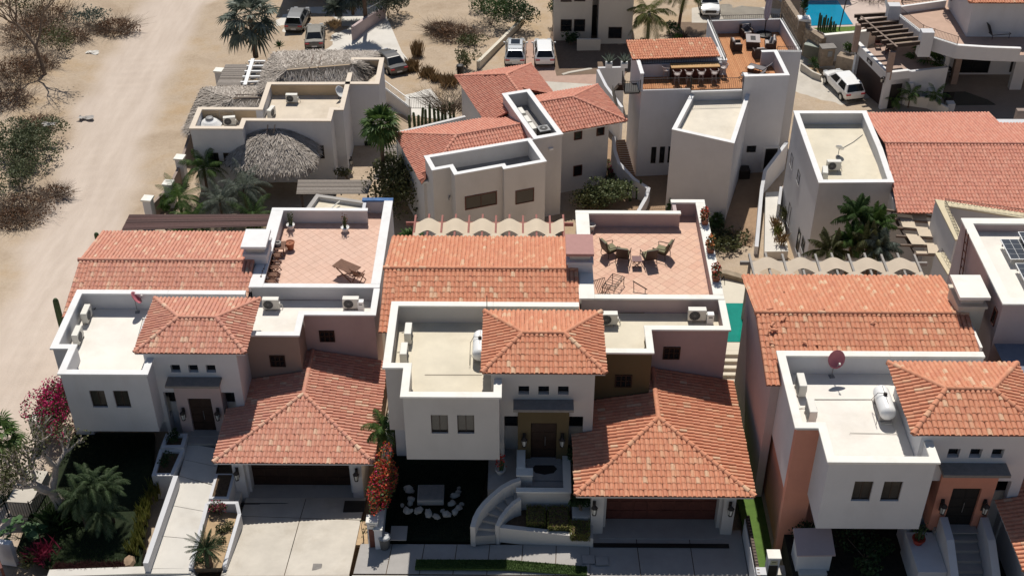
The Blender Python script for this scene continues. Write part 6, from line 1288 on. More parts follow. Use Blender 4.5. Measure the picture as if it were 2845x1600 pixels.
# shade pergola with woven canvas
t = thing('woven_pergola', 'dark pergola with chequered beige canvas strips', 'pergola', (23.35,68.48,0.8), 0, None, True)
BA = [((23.35,68.48,0.8), (26.64,67.58,0.8)), ((23.35,67.5,0.78), (26.57,67,0.78)), ((23.35,66.55,0.76), (26.46,66.06,0.76)), ((23.37,65.62,0.74), (26.4,65.35,0.74)), ((23.4,64.67,0.72), (26.93,64.52,0.72)), ((24.02,63.74,0.7), (25.89,63.68,0.7))]
for a_, c_ in BA: b = MB(); b.beam(a_, c_, .1, .14); b.build('rafter', M_timber, t)
for f in (.12, .9): b = MB(); b.beam(Vector(BA[0][0]).lerp(Vector(BA[0][1]), f)-Vector((0,0,.15)), Vector(BA[5][0]).lerp(Vector(BA[5][1]), f)-Vector((0,0,.15)), .12, .16); b.build('main_beam', M_dtimber, t)
for i in range(5):
    for j in range(3):
        u0, u1 = .2+.26*j, .2+.26*(j+1); a = [Vector(BA[i][0]).lerp(Vector(BA[i][1]), u) for u in (u0, u1)]; c = [Vector(BA[i+1][0]).lerp(Vector(BA[i+1][1]), u) for u in (u1, u0)]; up = .12 if (i+j) % 2 else -.1
        if (i+j) % 2: s_ = [a[0], a[1], c[0], c[1]]
        else: s_ = [a[0].lerp(c[1], .45), a[1].lerp(c[0], .45), c[0], c[1]]
        b = MB(); b.poly([tuple(q+Vector((0, 0, up))) for q in s_]); b.build('canvas', M_canvas, t)
for k, (p, L, lf, lab) in enumerate((((21.11,67,1.61), 1.7, L_grn, 'tall bottle-brush foxtail palm against the blue-shaded wall'), ((22.31,66.5,1.35), 1.7, L_palm, 'arching foxtail palm beside the woven pergola'), ((20.72,65.5,0.81), 1.4, L_palm, 'bright foxtail palm in the middle of the palm group'), ((21.49,65,1.06), 1.5, L_olv, 'olive foxtail palm with brown tips'), ((19.47,65.5,-0.02), 1.9, L_olv, 'wide dusty foxtail palm at the left of the palm group'), ((22.19,64.5,0.9), 1.5, L_grey, 'grey foxtail palm under the woven pergola'))):
    feather_palm((p[0], p[1], -4.6), lab, p[2]+4.6-.3, L, 20, 260+k, lf, .5, .1, 'foxtail palms by the right house', .03, 1.7, 34, 85, 0, vee=.9)
# ================= upper storey with solar panels on villa 3
SB = thing('solar_block', 'pink-shaded upper block with white roof and solar panels', 'building', (25,49,7), 0, None, True)
shell(SB, [(22.5,47.2), (31,47.2), (31,54.2), (22.5,54.2)], 3.5, 9.15, 9.62, M_pinkw, M_cap, M_roofw, .35, capw=.08)
MS = Matrix.Translation((22.5, 47.2, 0)) @ Matrix.Rotation(R(-90), 4, 'Z'); window(SB, MS, -.75, -.3, 8.05, 8.95, -.03, 1, 1, M_woodr, M_dark, .05)
b = MB(); b.box((22.6,41.8,7.24), (31,47.2,7.26)); b.build('lower_roof', mat('blue_grey_roof', (0.20,0.22,0.27), 0.85, 0.1), SB)
M_pv = mat('solar_cell', (0.045,0.05,0.06), 0.25, 0.3, 1.5, spec=0.6)
for k in range(3):
    a = [(23.95,52.6,9.55), (24.07,50.54,9.55), (24.9,52.96,9.75)][k]; t = thing('solar_module', ('left back solar panel of the roof array', 'left front solar panel of the roof array', 'raised right solar panel of the roof array')[k], 'solar panel', a, 0, 'solar panels'); sz = (2.6, 1.72) if k < 2 else (2.4, 1.7)
    fr = MB(); fr.box((0,-sz[1],0), (sz[0],0,.04)); fo = fr.build('frame', M_plw, t)
    for i in range(6):
        for j in range(4): c = MB(); c.box((.04+i*(sz[0]-.06)/6, -sz[1]+.04+j*(sz[1]-.06)/4, .041), (.02+(i+1)*(sz[0]-.06)/6, -sz[1]+.02+(j+1)*(sz[1]-.06)/4, .046)); c.build('cell', M_pv, fo)
    b = MB(); b.box((.1,-sz[1]+.1,-.3), (.16,-sz[1]+.16,-.001)); b.box((.1,-.2,-.3), (.16,-.14,-.001)); b.box((sz[0]-.2,-.2,-.3), (sz[0]-.14,-.14,-.001)); b.build('mount', M_steel, t)
t = thing('ladder', 'rusty iron ladder leaning up the pink wall', 'ladder', (22.3,52.2,4), 0, None, True); p, q_ = (22.2,52.47,7.59), (22.3,52.98,9.85); b = MB(); a0 = (22.3,51.3,6.3); a1 = (22.35,52.6,9.9)
for s in (-.22, .22): b.beam((22.33,51.9+s,6.0), (22.40,53.0+s,9.75), .04, .05)
b.build('stile', M_woodr, t)
for k in range(9): f = (k+.5)/9; b = MB(); y = 51.9+1.1*f; b.box((22.33+.07*f,y-.2,6.0+3.75*f-.02), (22.37+.07*f,y+.2,6.0+3.75*f+.02)); b.build('rung', M_woodr, t)

# ---------------------------------------------------------------- cars
def car(name, label, p_rear, p_front, paint, kind='suv', L=4.6, W=1.86, H=1.66, trim=None, roofrails=False, sunroof=False, group=None, up=0.07):
    """a parked car; local +y is forward; placed by the middles of its rear and front on the ground"""
    a, c = Vector(p_rear[:2]), Vector(p_front[:2]); mid = (a+c)/2; dv = (c-a).normalized(); rz = math.atan2(-dv.x, dv.y)
    t = thing('parked_car', label, 'pickup truck' if kind == 'pickup' else 'car', (mid.x, mid.y, zt(mid.x, mid.y)+up), rz, group); h = L/2; w = W/2; trim = trim or M_black
    zb = {'sedan': .93, 'suv': 1.06, 'pickup': 1.12}[kind]; z0 = .24 if kind == 'sedan' else .32
    # lower body: stations along the length (y, half width, lower edge, shoulder height, centre height)
    if kind == 'sedan': st = [(-h, .80, .42, .80, .84), (-h+.10, .92, .32, .98, 1.02), (-h+.75, .98, z0, .97, 1.01), (-.6, 1, z0, zb, zb), (.7, 1, z0, zb-.01, zb), (1.15, .99, z0, .90, .98), (h-.45, .95, .28, .78, .86), (h-.08, .84, .34, .62, .68), (h, .72, .42, .55, .58)]
    else: st = [(-h, .82, .50, .92, .95), (-h+.10, .94, .40, zb+.02, zb+.04), (-h+.6, .99, z0, zb+.02, zb+.03), (-.5, 1, z0, zb, zb), (.75, 1, z0, zb-.02, zb), (1.15, .99, z0, zb-.08, zb+.02), (h-.5, .96, .34, zb-.2, zb-.08), (h-.1, .86, .40, .78, .84), (h, .74, .48, .66, .70)]
    b = MB(); n = 9; vs = []
    for y, f, zl, zs, zc in st:
        q = w*f; vs += [(-q*.86, y, zl), (-q*.98, y, zl+.16), (-q, y, (zl+zs)/2+.05), (-q*.95, y, zs), (0, y, zc), (q*.95, y, zs), (q, y, (zl+zs)/2+.05), (q*.98, y, zl+.16), (q*.86, y, zl)]
    fs = [(i*n+k, (i+1)*n+k, (i+1)*n+k+1, i*n+k+1)[::-1] for i in range(len(st)-1) for k in range(n-1)]+[((i+1)*n, i*n, i*n+n-1, (i+1)*n+n-1)[::-1] for i in range(len(st)-1)]+[tuple(range(n))[::-1], tuple((len(st)-1)*n+k for k in range(n))[::1]]
    b.raw(vs, fs); bd = b.build('body', paint, t, smooth=True); e = bd.modifiers.new('e', 'EDGE_SPLIT'); e.split_angle = R(38)
    # cabin
    if kind == 'sedan': yb0, yt0, yt1, yb1 = -h+.62, -h+1.35, .38, 1.22
    elif kind == 'suv': yb0, yt0, yt1, yb1 = -h+.12, -h+.48, .45, 1.28
    else: yb0, yt0, yt1, yb1 = -.75, -.6, .55, 1.35
    wb, wt = w*.93, w*.70; zr = H; zs = zb-.01
    P8 = [(-wb, yb0, zs), (wb, yb0, zs), (wb, yb1, zs), (-wb, yb1, zs), (-wt, yt0, zr-.03), (wt, yt0, zr-.03), (wt, yt1, zr-.04), (-wt, yt1, zr-.04)]; ym = (yt0+yt1)/2
    b = MB(); b.raw(P8+[(-wt, ym, zr), (wt, ym, zr)], [(0,1,5,4), (1,2,6,9,5), (2,3,7,6), (3,0,4,8,7), (4,5,9,8), (8,9,6,7)]); b.build('cabin', paint, t, bevel=.06)
    Q = [Vector(p) for p in P8]
    def pane(a_, b_, c_, d_, nm, s=.12, off=.012):
        a_, b_, c_, d_ = [Q[i] for i in (a_, b_, c_, d_)]; cc = (a_+b_+c_+d_)/4; nn = (b_-a_).cross(d_-a_).normalized(); nn = nn if nn.dot(cc-Vector((0, 0, .9))) > 0 else -nn
        pp = [p.lerp(cc, s)+nn*off for p in (a_, b_, c_, d_)]; g = MB(); g.raw(pp, [(0, 1, 2, 3)]); g.build(nm, M_dark, t)
    pane(0, 1, 5, 4, 'rear_window'); pane(2, 3, 7, 6, 'windscreen')
    for s in (0, 1):
        i = (1, 2, 6, 5) if s else (3, 0, 4, 7); a_, b_, c_, d_ = [Q[k] for k in i]; 
        for u0, u1 in ((.08, .48), (.52, .92)):
            g = MB(); sx = 1 if s else -1; pp = [a_.lerp(b_, u0), a_.lerp(b_, u1), d_.lerp(c_, u1), d_.lerp(c_, u0)]; cc = sum(pp, Vector())/4; pp = [p.lerp(cc, .14)+Vector((sx*.014, 0, .006)) for p in pp]; g.raw(pp, [(0, 1, 2, 3)]); g.build('side_window', M_dark, t)
    for sx in (-1, 1):
        for y in (-h+.85, h-.9):
            wl = MB(); Mw = Matrix.Translation((sx*(w-.11), y, .34)) @ Matrix.Rotation(R(90), 4, 'Y'); wl.lathe([(.34, -.11), (.355, -.05), (.355, .08), (.33, .12)], 18, M=Mw); wo = wl.build('wheel', M_rubber, t)
            rm = MB(); rm.lathe([(.22, .121), (.22, .125)] if sx > 0 else [(.22, -.125), (.22, -.121)], 14, M=Mw); rm.build('rim', M_steel if kind != 'dark' else M_black, wo)
            ar = MB(); ar.tube([(sx*(w+.003), y+.41*math.cos(k*math.pi/10), .34+.41*math.sin(k*math.pi/10)) for k in range(11)], .035, 4); ar.build('wheel_arch', trim, t)
        m_ = MB(); m_.cbox((sx*(w+.10), .82, zb+.06), (.2, .12, .14)); m_.build('mirror', paint, t, bevel=.03)
        tl = MB(); tl.cbox((sx*w*.70, -h+.03, zb-.16 if kind != 'sedan' else .84), (w*.42, .12, .13)); tl.build('tail_light', mat('tail_red', (0.35,0.012,0.02), 0.25, 0, spec=.5), t, bevel=.02)
        hl = MB(); hl.cbox((sx*w*.62, h-.12, .66 if kind == 'sedan' else .8), (w*.4, .14, .12)); hl.build('headlight', mat('headlight_glass', (0.5,0.52,0.54), 0.1, 0, spec=.6), t, bevel=.02)
    b = MB(); b.cbox((0, -h+.01, .55 if kind == 'sedan' else .62), (.5, .03, .16)); b.build('number_plate', M_capb, t)
    b = MB(); b.box((-w*.8, -h-.02, .34), (w*.8, -h+.12, .5)); b.box((-w*.72, h-.1, .34), (w*.72, h+.01, .5)); b.build('bumper', trim, t, bevel=.04)
    if roofrails:
        for sx in (-1, 1): b = MB(); b.tube([(sx*wt*.93, yt0+.1, zr+.0), (sx*wt*.93, ym, zr+.05), (sx*wt*.93, yt1-.1, zr+.0)], .018, 5); b.build('roof_rail', M_steel, t)
    if sunroof:
        b = MB(); b.box((-wt*.62, ym+.1, zr-.005), (wt*.62, yt1-.12, zr+.004)); b.build('sunroof', M_dark, t)
        for y in (yt0+.35, ym-.1): b = MB(); b.box((-wt*.9, y-.03, zr+.02), (wt*.9, y+.03, zr+.05)); b.build('roof_bar', M_steel, t)
    if kind == 'pickup':
        b = MB(); b.box((-w*.78, -h+.15, zb-.02), (w*.78, yb0-.1, zb+.035)); b.build('bed', M_black, t)
        b = MB(); b.box((-w*.55, h-.06, .66), (w*.55, h+.015, .92)); b.build('grille', M_iron, t)
    return t
P_silver = mat('silver_paint', (0.24,0.245,0.25), 0.3, 0.03, spec=.5, metal=.4); P_dust = mat('dusty_grey_paint', (0.20,0.19,0.17), 0.6, 0.12, 3); P_grey = mat('grey_paint', (0.12,0.115,0.11), 0.3, 0.03, spec=.5, metal=.3); P_white = mat('white_paint', (0.80,0.80,0.79), 0.25, 0.01, spec=.5, coat=.5); P_silv2 = mat('bright_silver_paint', (0.60,0.62,0.63), 0.25, 0.02, spec=.5, metal=.35)
# ---- far drives and grounds
drape('driveway', [(-25.08,120.2,-8.3), (-14.25,120.52,-8.4), (-11.32,109.03,-8), (-5.45,94.31,-7.3), (-11.34,96.49,-7.4), (-22.3,105.31,-7.8)], M_concw, .04)
drape('driveway', [(-7.6,102.73,-7.6), (6.91,93.88,-7), (8.02,101.72,-7.4), (-3.39,105.28,-7.7)], M_conc, .045)
drape('driveway', [(-2.97,102.96,-7.7), (8.69,100.99,-7.6), (10.71,109.43,-8.1), (6.33,112.12,-8.2), (0.62,111.22,-8.2)], mat('pink_paving', (0.40,0.27,0.215), 0.9, 0.08, 2), .05)
drape('shaded_yard', [(2.5,110.19,-8.1), (3.11,103.2,-7.8), (9.21,103.64,-7.8), (17.53,110.32,-8.1), (18.08,115.05,-8.3), (2.95,114.92,-8.3)], mat('brown_earth', (0.17,0.12,0.085), 0.95, 0.15, 3), .055)
drape('driveway', [(16.5,114.83,-8.2), (17.88,127.67,-8.8), (27.13,127.75,-8.8), (24.22,101.68,-7.3), (22.92,94.34,-6.8), (30.81,94.05,-6.6), (32.8,95.43,-6.6), (28.95,104.38,-7.1), (26.42,114.28,-7.9)], M_conc, .06)
for a, c, w_ in (((23.94,98.19,-7), (28.97,99.31,-7), .03), ((24.1,95.37,-6.8), (29,96.31,-6.8), .03)): pass
car('silver_suv', 'silver crossover with dark rear window parked under the big silvery palm', (-22.19,112.96,-8), (-21.92,118.45,-8), P_silver, 'suv', 4.6, 1.86, 1.66)
car('dusty_sedan', 'dust-covered grey sedan parked on the pale drive', (-19.54,109.06,-8), (-20.1,114.47,-8), P_dust, 'sedan', 4.75, 1.82, 1.45)
car('grey_sedan', 'shiny grey sedan beside the dry tufts behind the thatched house', (-11.02,103.55,-7.8), (-13.23,107.8,-7.8), P_grey, 'sedan', 4.7, 1.82, 1.46)
car('silver_wagon', 'bright silver crossover with roof bars and sunroof by the low white wall', (-0.66,104.68,-8), (-0.57,109.84,-8), P_silv2, 'suv', 4.7, 1.9, 1.68, None, True, True)
car('white_suv', 'white crossover with dark tail lights beside the silver one', (2.09,104.44,-8), (1.94,109.87,-8), P_white, 'suv', 4.6, 1.86, 1.66)
car('white_pickup', 'white pickup facing the street at the top edge', (18.56,122.1,-8.4), (18.41,114.9,-8.4), P_white, 'pickup', 5.3, 1.95, 1.8)
car('white_suv_drive', 'white crossover angled before the brown garage door', (28.44,97.21,-6.9), (27.35,101.53,-6.9), P_white, 'suv', 4.9, 1.92, 1.7)
# ---- top centre house
TC_ = thing('cream_house', 'cream two-storey house with brown windows at the top edge', 'house', (6.38,109.62,-8), 0, None, True)
g0 = (2.97,111,-8.3); g1 = (6.72,111.37,-8.3); g2 = (10.3,110.41,-8.3)
b = MB(); yA = g0[1]; b.box((g0[0],yA,-10), ((6.54,110.4,-6.45)[0],yA+8,2)); b.box(((7.12,110.6,-6.54)[0],yA-.9,-10), (g2[0],yA+8,2)); b.box(((6.54,110.4,-6.45)[0],yA+1.4,-10), ((7.12,110.6,-6.54)[0],yA+8,2)); b.build('wall', mat('putty_stucco', (0.55,0.50,0.43), 0.9, 0.04, 0.8, 0.2, 50, stain=.2), TC_)
MT = Matrix.Translation((0, yA, 0)); MT2 = Matrix.Translation((0, yA-.9, 0))
for x0, x1, ya, yb in ((1283,1363,147,235), (1382,1462,145,235), (1283,1363,-60,15), (1385,1465,-60,12)):
    a, c = Y_ = ((3.62,111,-6.02), (4.67,111,-7.23)) if (x0, ya) == (1283,147) else (((4.87,111,-5.99), (5.92,111,-7.22)) if x0 == 1382 else (((3.56,111,-3.24), (4.58,111,-4.24)) if x0 == 1283 else ((4.83,111,-3.24), (5.86,111,-4.19)))); window(TC_, MT, a[0], c[0], c[2], a[2], -.02, 1, 2, M_bronze, M_dark, .06)
a, c = (8.09,110.1,-6.34), (9.35,110.1,-7.49); window(TC_, MT2, a[0], c[0], c[2], a[2], -.02, 1, 1, M_bronze, M_dark, .06)
a, c = (5.11,108.6,-6.71), (7.3,108.6,-8.04); t = thing('yard_wall', 'low cream wall before the cream house', 'wall', (a[0], 108.6, -8.5), 0, None, True); b = MB(); b.box((a[0],108.6,-9.5), (c[0],108.85,a[2]-.2)); b.build('wall', MATS['putty_stucco'], t)
b = MB(); b.box(((6.6,112,-4.48)[0],yA+1.2,-8.5), ((7.05,112,-4.48)[0],yA+1.38,-5.2)); b.build('door', M_black, TC_)
DHo = thing('dark_house', 'dark house front in shade at the top edge behind the silver car', 'house', (-20.04,121.35,-8.8), 0, None, True); b = MB(); b.box((-24,122.5,-11), (-14.5,128,-4)); b.build('wall', M_white, DHo); b = MB(); b.box((-24.8,121.0,-4.0), (-13.9,128.5,-3.7)); b.build('roof', M_taupe, DHo)
# low walls and fences among the far plots
t = thing('plot_wall', 'low cream wall along the scrubby plot beside the parked crossovers', 'wall', (-3.98,105.72,-7.6), 0, None, True); b = MB(); slope_wall(b, [(-4,104.66,-7.2), (-1.96,110.14,-7.6), (0.05,115.49,-7.9)], .3, -10); b.build('wall', M_cream, t)
t = thing('driveway_kerb', 'pale kerb at the corner of the far drive', 'kerb', (3.72,103.87,-7.9), 0, None, True); b = MB(); slope_wall(b, [(3.64,103.41,-7.8), (4.26,103.81,-7.8), (6.36,104.71,-7.85)], .3, -9); b.build('kerb', M_conc, t)
t = thing('plot_wall', 'white wall with white picket top behind the thatched house', 'wall', (-11.78,98.88,-7), 0, None, True); b = MB(); slope_wall(b, [(-11.83,98.37,-6.6), (-9.46,95.25,-6.7)], .22, -9); b.build('wall', M_white, t)
fence('white picket fence on the wall behind the thatched house', [(-11.83,98.33,-6.58), (-9.46,95.21,-6.68)], .8, M_plw, .2, .022, name='picket_fence')
fence('black gate railing behind the tall fan palm', [(-9.51,95.62,-7.1), (-7.85,95.63,-7.1)], 1.2, M_iron, .14, .014, 'gate', name='iron_gate')
for k in range(12): p = (-7.79,93.96,-7); cactus((p[0]-1.6+k*.33+rnd.gauss(0,.05), p[1]-.3+.12*k, zt(p[0], p[1])), 'upright column of the cactus hedge beside the red hip roof', [(0,0,U(1.0,1.9),.12)], 300+k, 'cactus fence columns')
thicket((-6.16,95.12,-7), 'leafless grey thorn bush behind the cactus fence', 2.6, 1.7, 1.7, 310, 120, 170, L_olv)
o = MB().lathe([(.28,0), (.3,.8), (.33,.82), (.33,.95), (.25,1.0), (.1,1.02)], 14).build('rubbish_bin', M_black); o.location = (-5.53,102.63,-7.5); tag(o, 'black lidded bin at the far corner of the hip roof', 'bin')
t = thing('plot_wall', 'brownish planter wall under the palm trunk at the top', 'wall', (-14.85,110.67,-8), 0, None, True); b = MB(); slope_wall(b, [(-16.18,111.78,-7.2), (-15.2,114.5,-7.5), (-13.7,117.3,-7.8)], .3, -10); b.build('wall', M_pinkw, t)
fence('grey railing on the brownish planter wall', [(-15.03,114.8,-7.5), (-13.6,117.61,-7.8)], .8, M_grey, .18, .015)
# ---- far plants
feather_palm((-18.27,116.27,-8.2), 'grey-green cycad palm beside the dusty sedan', .9, 1.7, 34, 320, PG, .5, .2, None, .03, 1.1, 20, 75, -10, cat='palm tree')
fan_palm((-15.28,114.96,-8), 'tall palm trunk rising out of the top edge behind the thatched house', 9.0, 1.2, 40, 321, L_palm, 1.3, .2, dry=0)
fan_palm((-16.71,116.59,-8.2), 'short dark fan palm left of the tall palm trunk', 2.2, 1.1, 26, 322, PG, 1.0, .18)
ti_plant((-18.15,113.21,-8.1), 'brown spiky plant on the verge beside the dusty sedan', 323, L_dry, .8, .7, 70); agave((-22.78,108.89,-7.9), 'dark agave at the edge of the pale drive', .7, 24, 324, L_dk)
def scrub(px, rx, ry, rz, lf, lab, seed, n=900, kind='shrub', s=.16):
    p = (px[0], px[1], zt(px[0], px[1])); 
    if kind == 'dry': return thicket(p, lab, rx, ry, rz, seed, n, 130, lf, s=s)
    return shrub(p, lab, rx, ry, rz, n, s, lf, seed, lobes=10)
for i, q in enumerate((((-47.28,112.15,-7.2), 3.6, 3.0, 2.6, L_rust, 'rusty dry thicket at the top left corner', 2200, 'dry'), ((-46.71,116.38,-7.5), 3.2, 2.4, 2.4, L_rust, 'brown dry thicket behind the bare trunk', 1800, 'dry'), ((-44.85,98.44,-6.3), 2.6, 2.2, 1.6, L_rust, 'dry brown brush at the left edge', 1300, 'dry'), ((-44.73,105.91,-7), 2.2, 1.8, 1.6, L_rust, 'dry brush under the leaning trunk', 1300, 'dry'), ((-37.82,78.98,-4.8), 2.4, 1.6, .9, L_rust, 'low dead brush at the left edge of the road', 1000, 'dry'), ((-36.17,82.98,-5.2), 1.6, 1.0, .7, L_rust, 'sparse dead twigs at the roadside', 420, 'dry'), ((-45.88,103.52,-6.6), 2.8, 2.4, 2.2, L_rust, 'dark dry bush at the left edge above the clearing', 1700, 'dry'), ((-43.86,109.62,-7.2), 2.3, 2.0, 2.0, L_olv, 'olive scrub behind the leaning trunk', 900, 'shrub'),
    ((-42.82,115.72,-7.6), 3.0, 1.8, 1.3, L_grey, 'grey-green low scrub along the top of the clearing', 1100, 'shrub'), ((-39.86,114.84,-7.6), 2.6, 1.8, 1.2, L_rust, 'brown scrub at the right end of the clearing', 1600, 'dry'), ((-49.54,116.57,-7.6), 3.0, 2.6, 3.0, L_olv, 'tall olive bush at the top left', 1300, 'shrub'), ((-43.18,112.4,-7.3), 1.8, 1.4, 1.4, L_rust, 'dark rusty bush in the middle of the scrub', 600, 'dry'),
    ((-40.57,88.89,-5.5), 3.4, 3.0, 1.9, leafm('scrub_green', (0.075,0.095,0.045), (0.11,0.13,0.065), (0.16,0.165,0.095)), 'broad green thorn scrub at the left edge', 5200, 'shrub'), ((-39.9,91.68,-5.8), 2.4, 1.9, 1.3, MATS['scrub_green'], 'green scrub reaching toward the dirt road', 1800, 'shrub'), ((-39.28,84.12,-5.2), 2.6, 2.2, 1.4, MATS['scrub_green'], 'low green scrub under the broad one', 1700, 'shrub'), ((-37.68,80.78,-4.9), 2.8, 1.8, 1.1, L_rust, 'brown leafless brush below the green scrub', 900, 'dry'), ((-41.11,94.38,-6), 2.0, 1.4, 1.0, L_rust, 'rusty brush at the top of the green scrub', 600, 'dry'),
    ((-6.23,112.01,-8.2), 2.7, 1.6, 1.2, L_rust, 'rusty bramble mound in the sandy plot', 1500, 'dry'), ((-7.84,113.5,-8.3), 1.8, 1.2, 1.0, L_rust, 'small rusty bramble at the left of the mound', 800, 'dry'), ((-4.65,110.12,-8.1), 1.5, 1.0, .8, L_olv, 'olive bramble at the right of the mound', 700, 'shrub'), ((-3.06,114.87,-8.3), 2.2, 2.4, 2.2, L_grn, 'tall green bush beside the plot wall', 2200, 'shrub'), ((-0.53,114.01,-8.3), 2.2, 2.0, 2.2, L_dk, 'dark green bush overhanging the silver crossover', 2000, 'shrub'), ((-1.75,118.49,-8.5), 2.4, 2.0, 2.3, L_palm, 'bright green shrub at the top edge', 1900, 'shrub'), ((-4.16,119.15,-8.6), 1.8, 1.8, 1.6, L_olv, 'pale olive shrub left of the bright one', 1000, 'shrub'),
    ((-13.37,117.25,-8.4), 2.4, 2.0, 2.2, leafm('dusty_leaf', (0.045,0.06,0.04), (0.07,0.09,0.055), (0.11,0.125,0.085)), 'dusty dark shrub by the brownish planter wall', 2200, 'shrub'), ((-12.49,118.64,-8.4), 1.6, 1.4, 1.4, MATS['dusty_leaf'], 'dusty shrub right of the planter wall', 1000, 'shrub'), ((-5.02,105.07,-7.8), 1.5, 1.1, 1.3, L_olv, 'loose leafy sapling clump beside the low cream wall', 700, 'shrub'), ((3.14,114.71,-8.2), .7, 1.3, 2.5, L_dk, 'dark creeper on the corner of the cream house', 700, 'shrub'), ((4.55,110,-8), 1.0, .5, .8, L_dk, 'dark spiky bed below the brown windows', 500, 'shrub'), ((11.01,108.57,-8), 1.0, .5, .7, L_dk, 'dark bush at the foot of the cream house', 500, 'shrub'))): scrub(q[0], q[1], q[2], q[3], q[4], q[5], 330+i, q[6], q[7])
for k, (p, r, h, n) in enumerate((((-10.08,104.83,-7.9), 1.0, 1.1, 420), ((-8.55,103.48,-7.8), .9, 1.0, 380), ((-6.48,101.6,-7.6), 1.1, 1.0, 460), ((-9.78,108.22,-8), .7, 1.5, 260), ((-7.77,102.54,-7.7), .7, .9, 260))): grass_tuft((p[0], p[1], zt(p[0], p[1])), ('golden dry grass tuft behind the grey sedan', 'golden dry grass clump right of the grey sedan', 'round golden tuft by the black bin', 'tall thin dry tuft on the sandy slope', 'small golden tuft between the larger ones')[k], r, h, n, 360+k)
branch_tree(((-43.44,104.14,-6.9)[0], (-43.44,104.14,-6.9)[1], zt(*(-43.44,104.14,-6.9)[:2])), 'bare leaning trunk with dry twigs in the left clearing', 9.0, .7, 371, L_rust, 500, .16, .2, 'bare_tree', (-.1,.05), 5)
for k, (p, z_, lab) in enumerate((((-41.4,109.42,-7.3), .3, 'pale broken board lying on the clearing'), ((-38.05,95.82,-6.2), .25, 'crumpled grey sheet lying beside the dirt road'), ((-39.53,91.55,-5.8), .25, 'grey-white scrap on the green scrub'))):
    b = MB(); rr = random.Random(380+k); g_ = [[(i*.24+rr.gauss(0,.09), j*.2+rr.gauss(0,.08), .03+abs(rr.gauss(0,.09))) for j in range(4)] for i in range(6)]; vs = [q for r_ in g_ for q in r_]; b.raw(vs, [(i*4+j, (i+1)*4+j, (i+1)*4+j+1, i*4+j+1) for i in range(5) for j in range(3)]); o = b.build('scrap_sheet', M_concg if k else M_concw); o.location = (p[0], p[1], zt(p[0], p[1])+(1.6 if k == 2 else 0)); tag(o, lab, 'debris')
# coconut palm and garden beside the roof deck house
feather_palm(((11.82,110.23,-8)[0], (11.82,110.23,-8)[1], -8.2), 'coconut palm with long drooping fronds beside the cream house', 3.2, 3.0, 20, 390, leafm('coconut_leaf', (0.07,0.09,0.02), (0.12,0.14,0.035), (0.20,0.19,0.06)), .75, .17, None, .03, 1.9, 30, 70, -35, bark=mat('pale_palm_bark', (0.30,0.27,0.23), 0.9, 0.2, 8, .4, 30))
feather_palm(((15.16,113.86,-8.2)[0], (15.16,113.86,-8.2)[1], -8.3), 'second coconut palm leaning at the drive edge', 4.2, 2.8, 18, 391, MATS['coconut_leaf'], .7, .16, None, .03, 1.9, 28, 70, -30, lean=(.12,0))
agave((15.39,111.12,-8), 'dark maroon agave behind the tiled canopy', .9, 30, 392, leafm('maroon_leaf', (0.05,0.03,0.03), (0.09,0.06,0.05), (0.14,0.11,0.09))); ti_plant((14.79,110.83,-8), 'small green yucca behind the tiled canopy', 393, L_grn, .6, .6, 60); agave((16.98,110.56,-8), 'grey agave at the corner of the deck wall', .6, 24, 394)
shrub((14.07,111.97,-8), 'thin cactus and shrub bed behind the tiled canopy', 1.2, .8, .8, 500, .16, L_dk, 395)
# ---- pool terrace behind the stone wall
PZ = -5.2
sheet('pool_terrace', [(26.69,114.46,-5.2), (35.07,114.54,-5.2), (33.92,110.5,-5.2), (30.63,107.07,-5.2), (27.45,106.42,-5.2), (26.21,107.76,-5.2)], mat('pink_concrete', (0.52,0.42,0.365), 0.9, 0.06, 1), 3)
sheet('garden_lawn', [(26.61,107.62,-5.18), (30.6,108.02,-5.18), (30.35,106.82,-5.18), (27.48,106.49,-5.18)], mat('bright_turf', (0.10,0.16,0.03), 0.95, 0.2, 4, .4, 40), .05)
M_pool = mat('pool_blue', (0.0,0.22,0.36), 0.05, 0.06, 0.8, 0.12, 3, spec=.6, bdist=.03)
sheet('pool_water', [(26.32,108.04,-5.17), (30.39,108.37,-5.17), (29.98,113.6,-5.17), (26.58,113.57,-5.17)], M_pool, .04)
t = thing('pool_house', 'white house beyond the pool whose shadow falls on the water', 'house', (28.84,117.29,-5.2), 0, None, True); b = MB(); x0, y0 = (26.29,113.77,-5.2)[:2]; b.box((x0-2,y0+3.4,PZ), (x0+4.6,y0+9,PZ+7.2)); b.build('wall', M_white, t)
SW = thing('stone_wall', 'rough tan stone retaining wall below the blue pool', 'wall', (26.28,109.96,-6.5), 0, None, True); b = MB(); pts = [(24.71,112.44,-4.3), (25.46,108.07,-4.6), (26.17,108.08,-4.7), (26.01,106.92,-4.85), (27.06,104.93,-4.9)]; slope_wall(b, pts, .5, -9.5); b.build('wall', mat('stone_core', (0.28,0.22,0.165), 0.95, 0.25, 3, .6, 10), SW)
rr = random.Random(99); sm = []
for k in range(6):
    s = MB(); n = 6
    vs = [(rr.uniform(.8, 1.1)*math.cos(i*6.283/n), -.5*f, rr.uniform(.8, 1.1)*math.sin(i*6.283/n)) for f in (0, 1) for i in range(n)]; vs = [(v[0]*(1 if v[1] == 0 else .8), v[1]*.25, v[2]*(1 if v[1] == 0 else .8)) for v in vs]; s.raw(vs, [tuple(range(n, 2*n))[::-1]]+[(i, (i+1) % n, n+(i+1) % n, n+i)[::-1] for i in range(n)]); sm.append(s.mesh('stone', M_stone))
cnt = 0
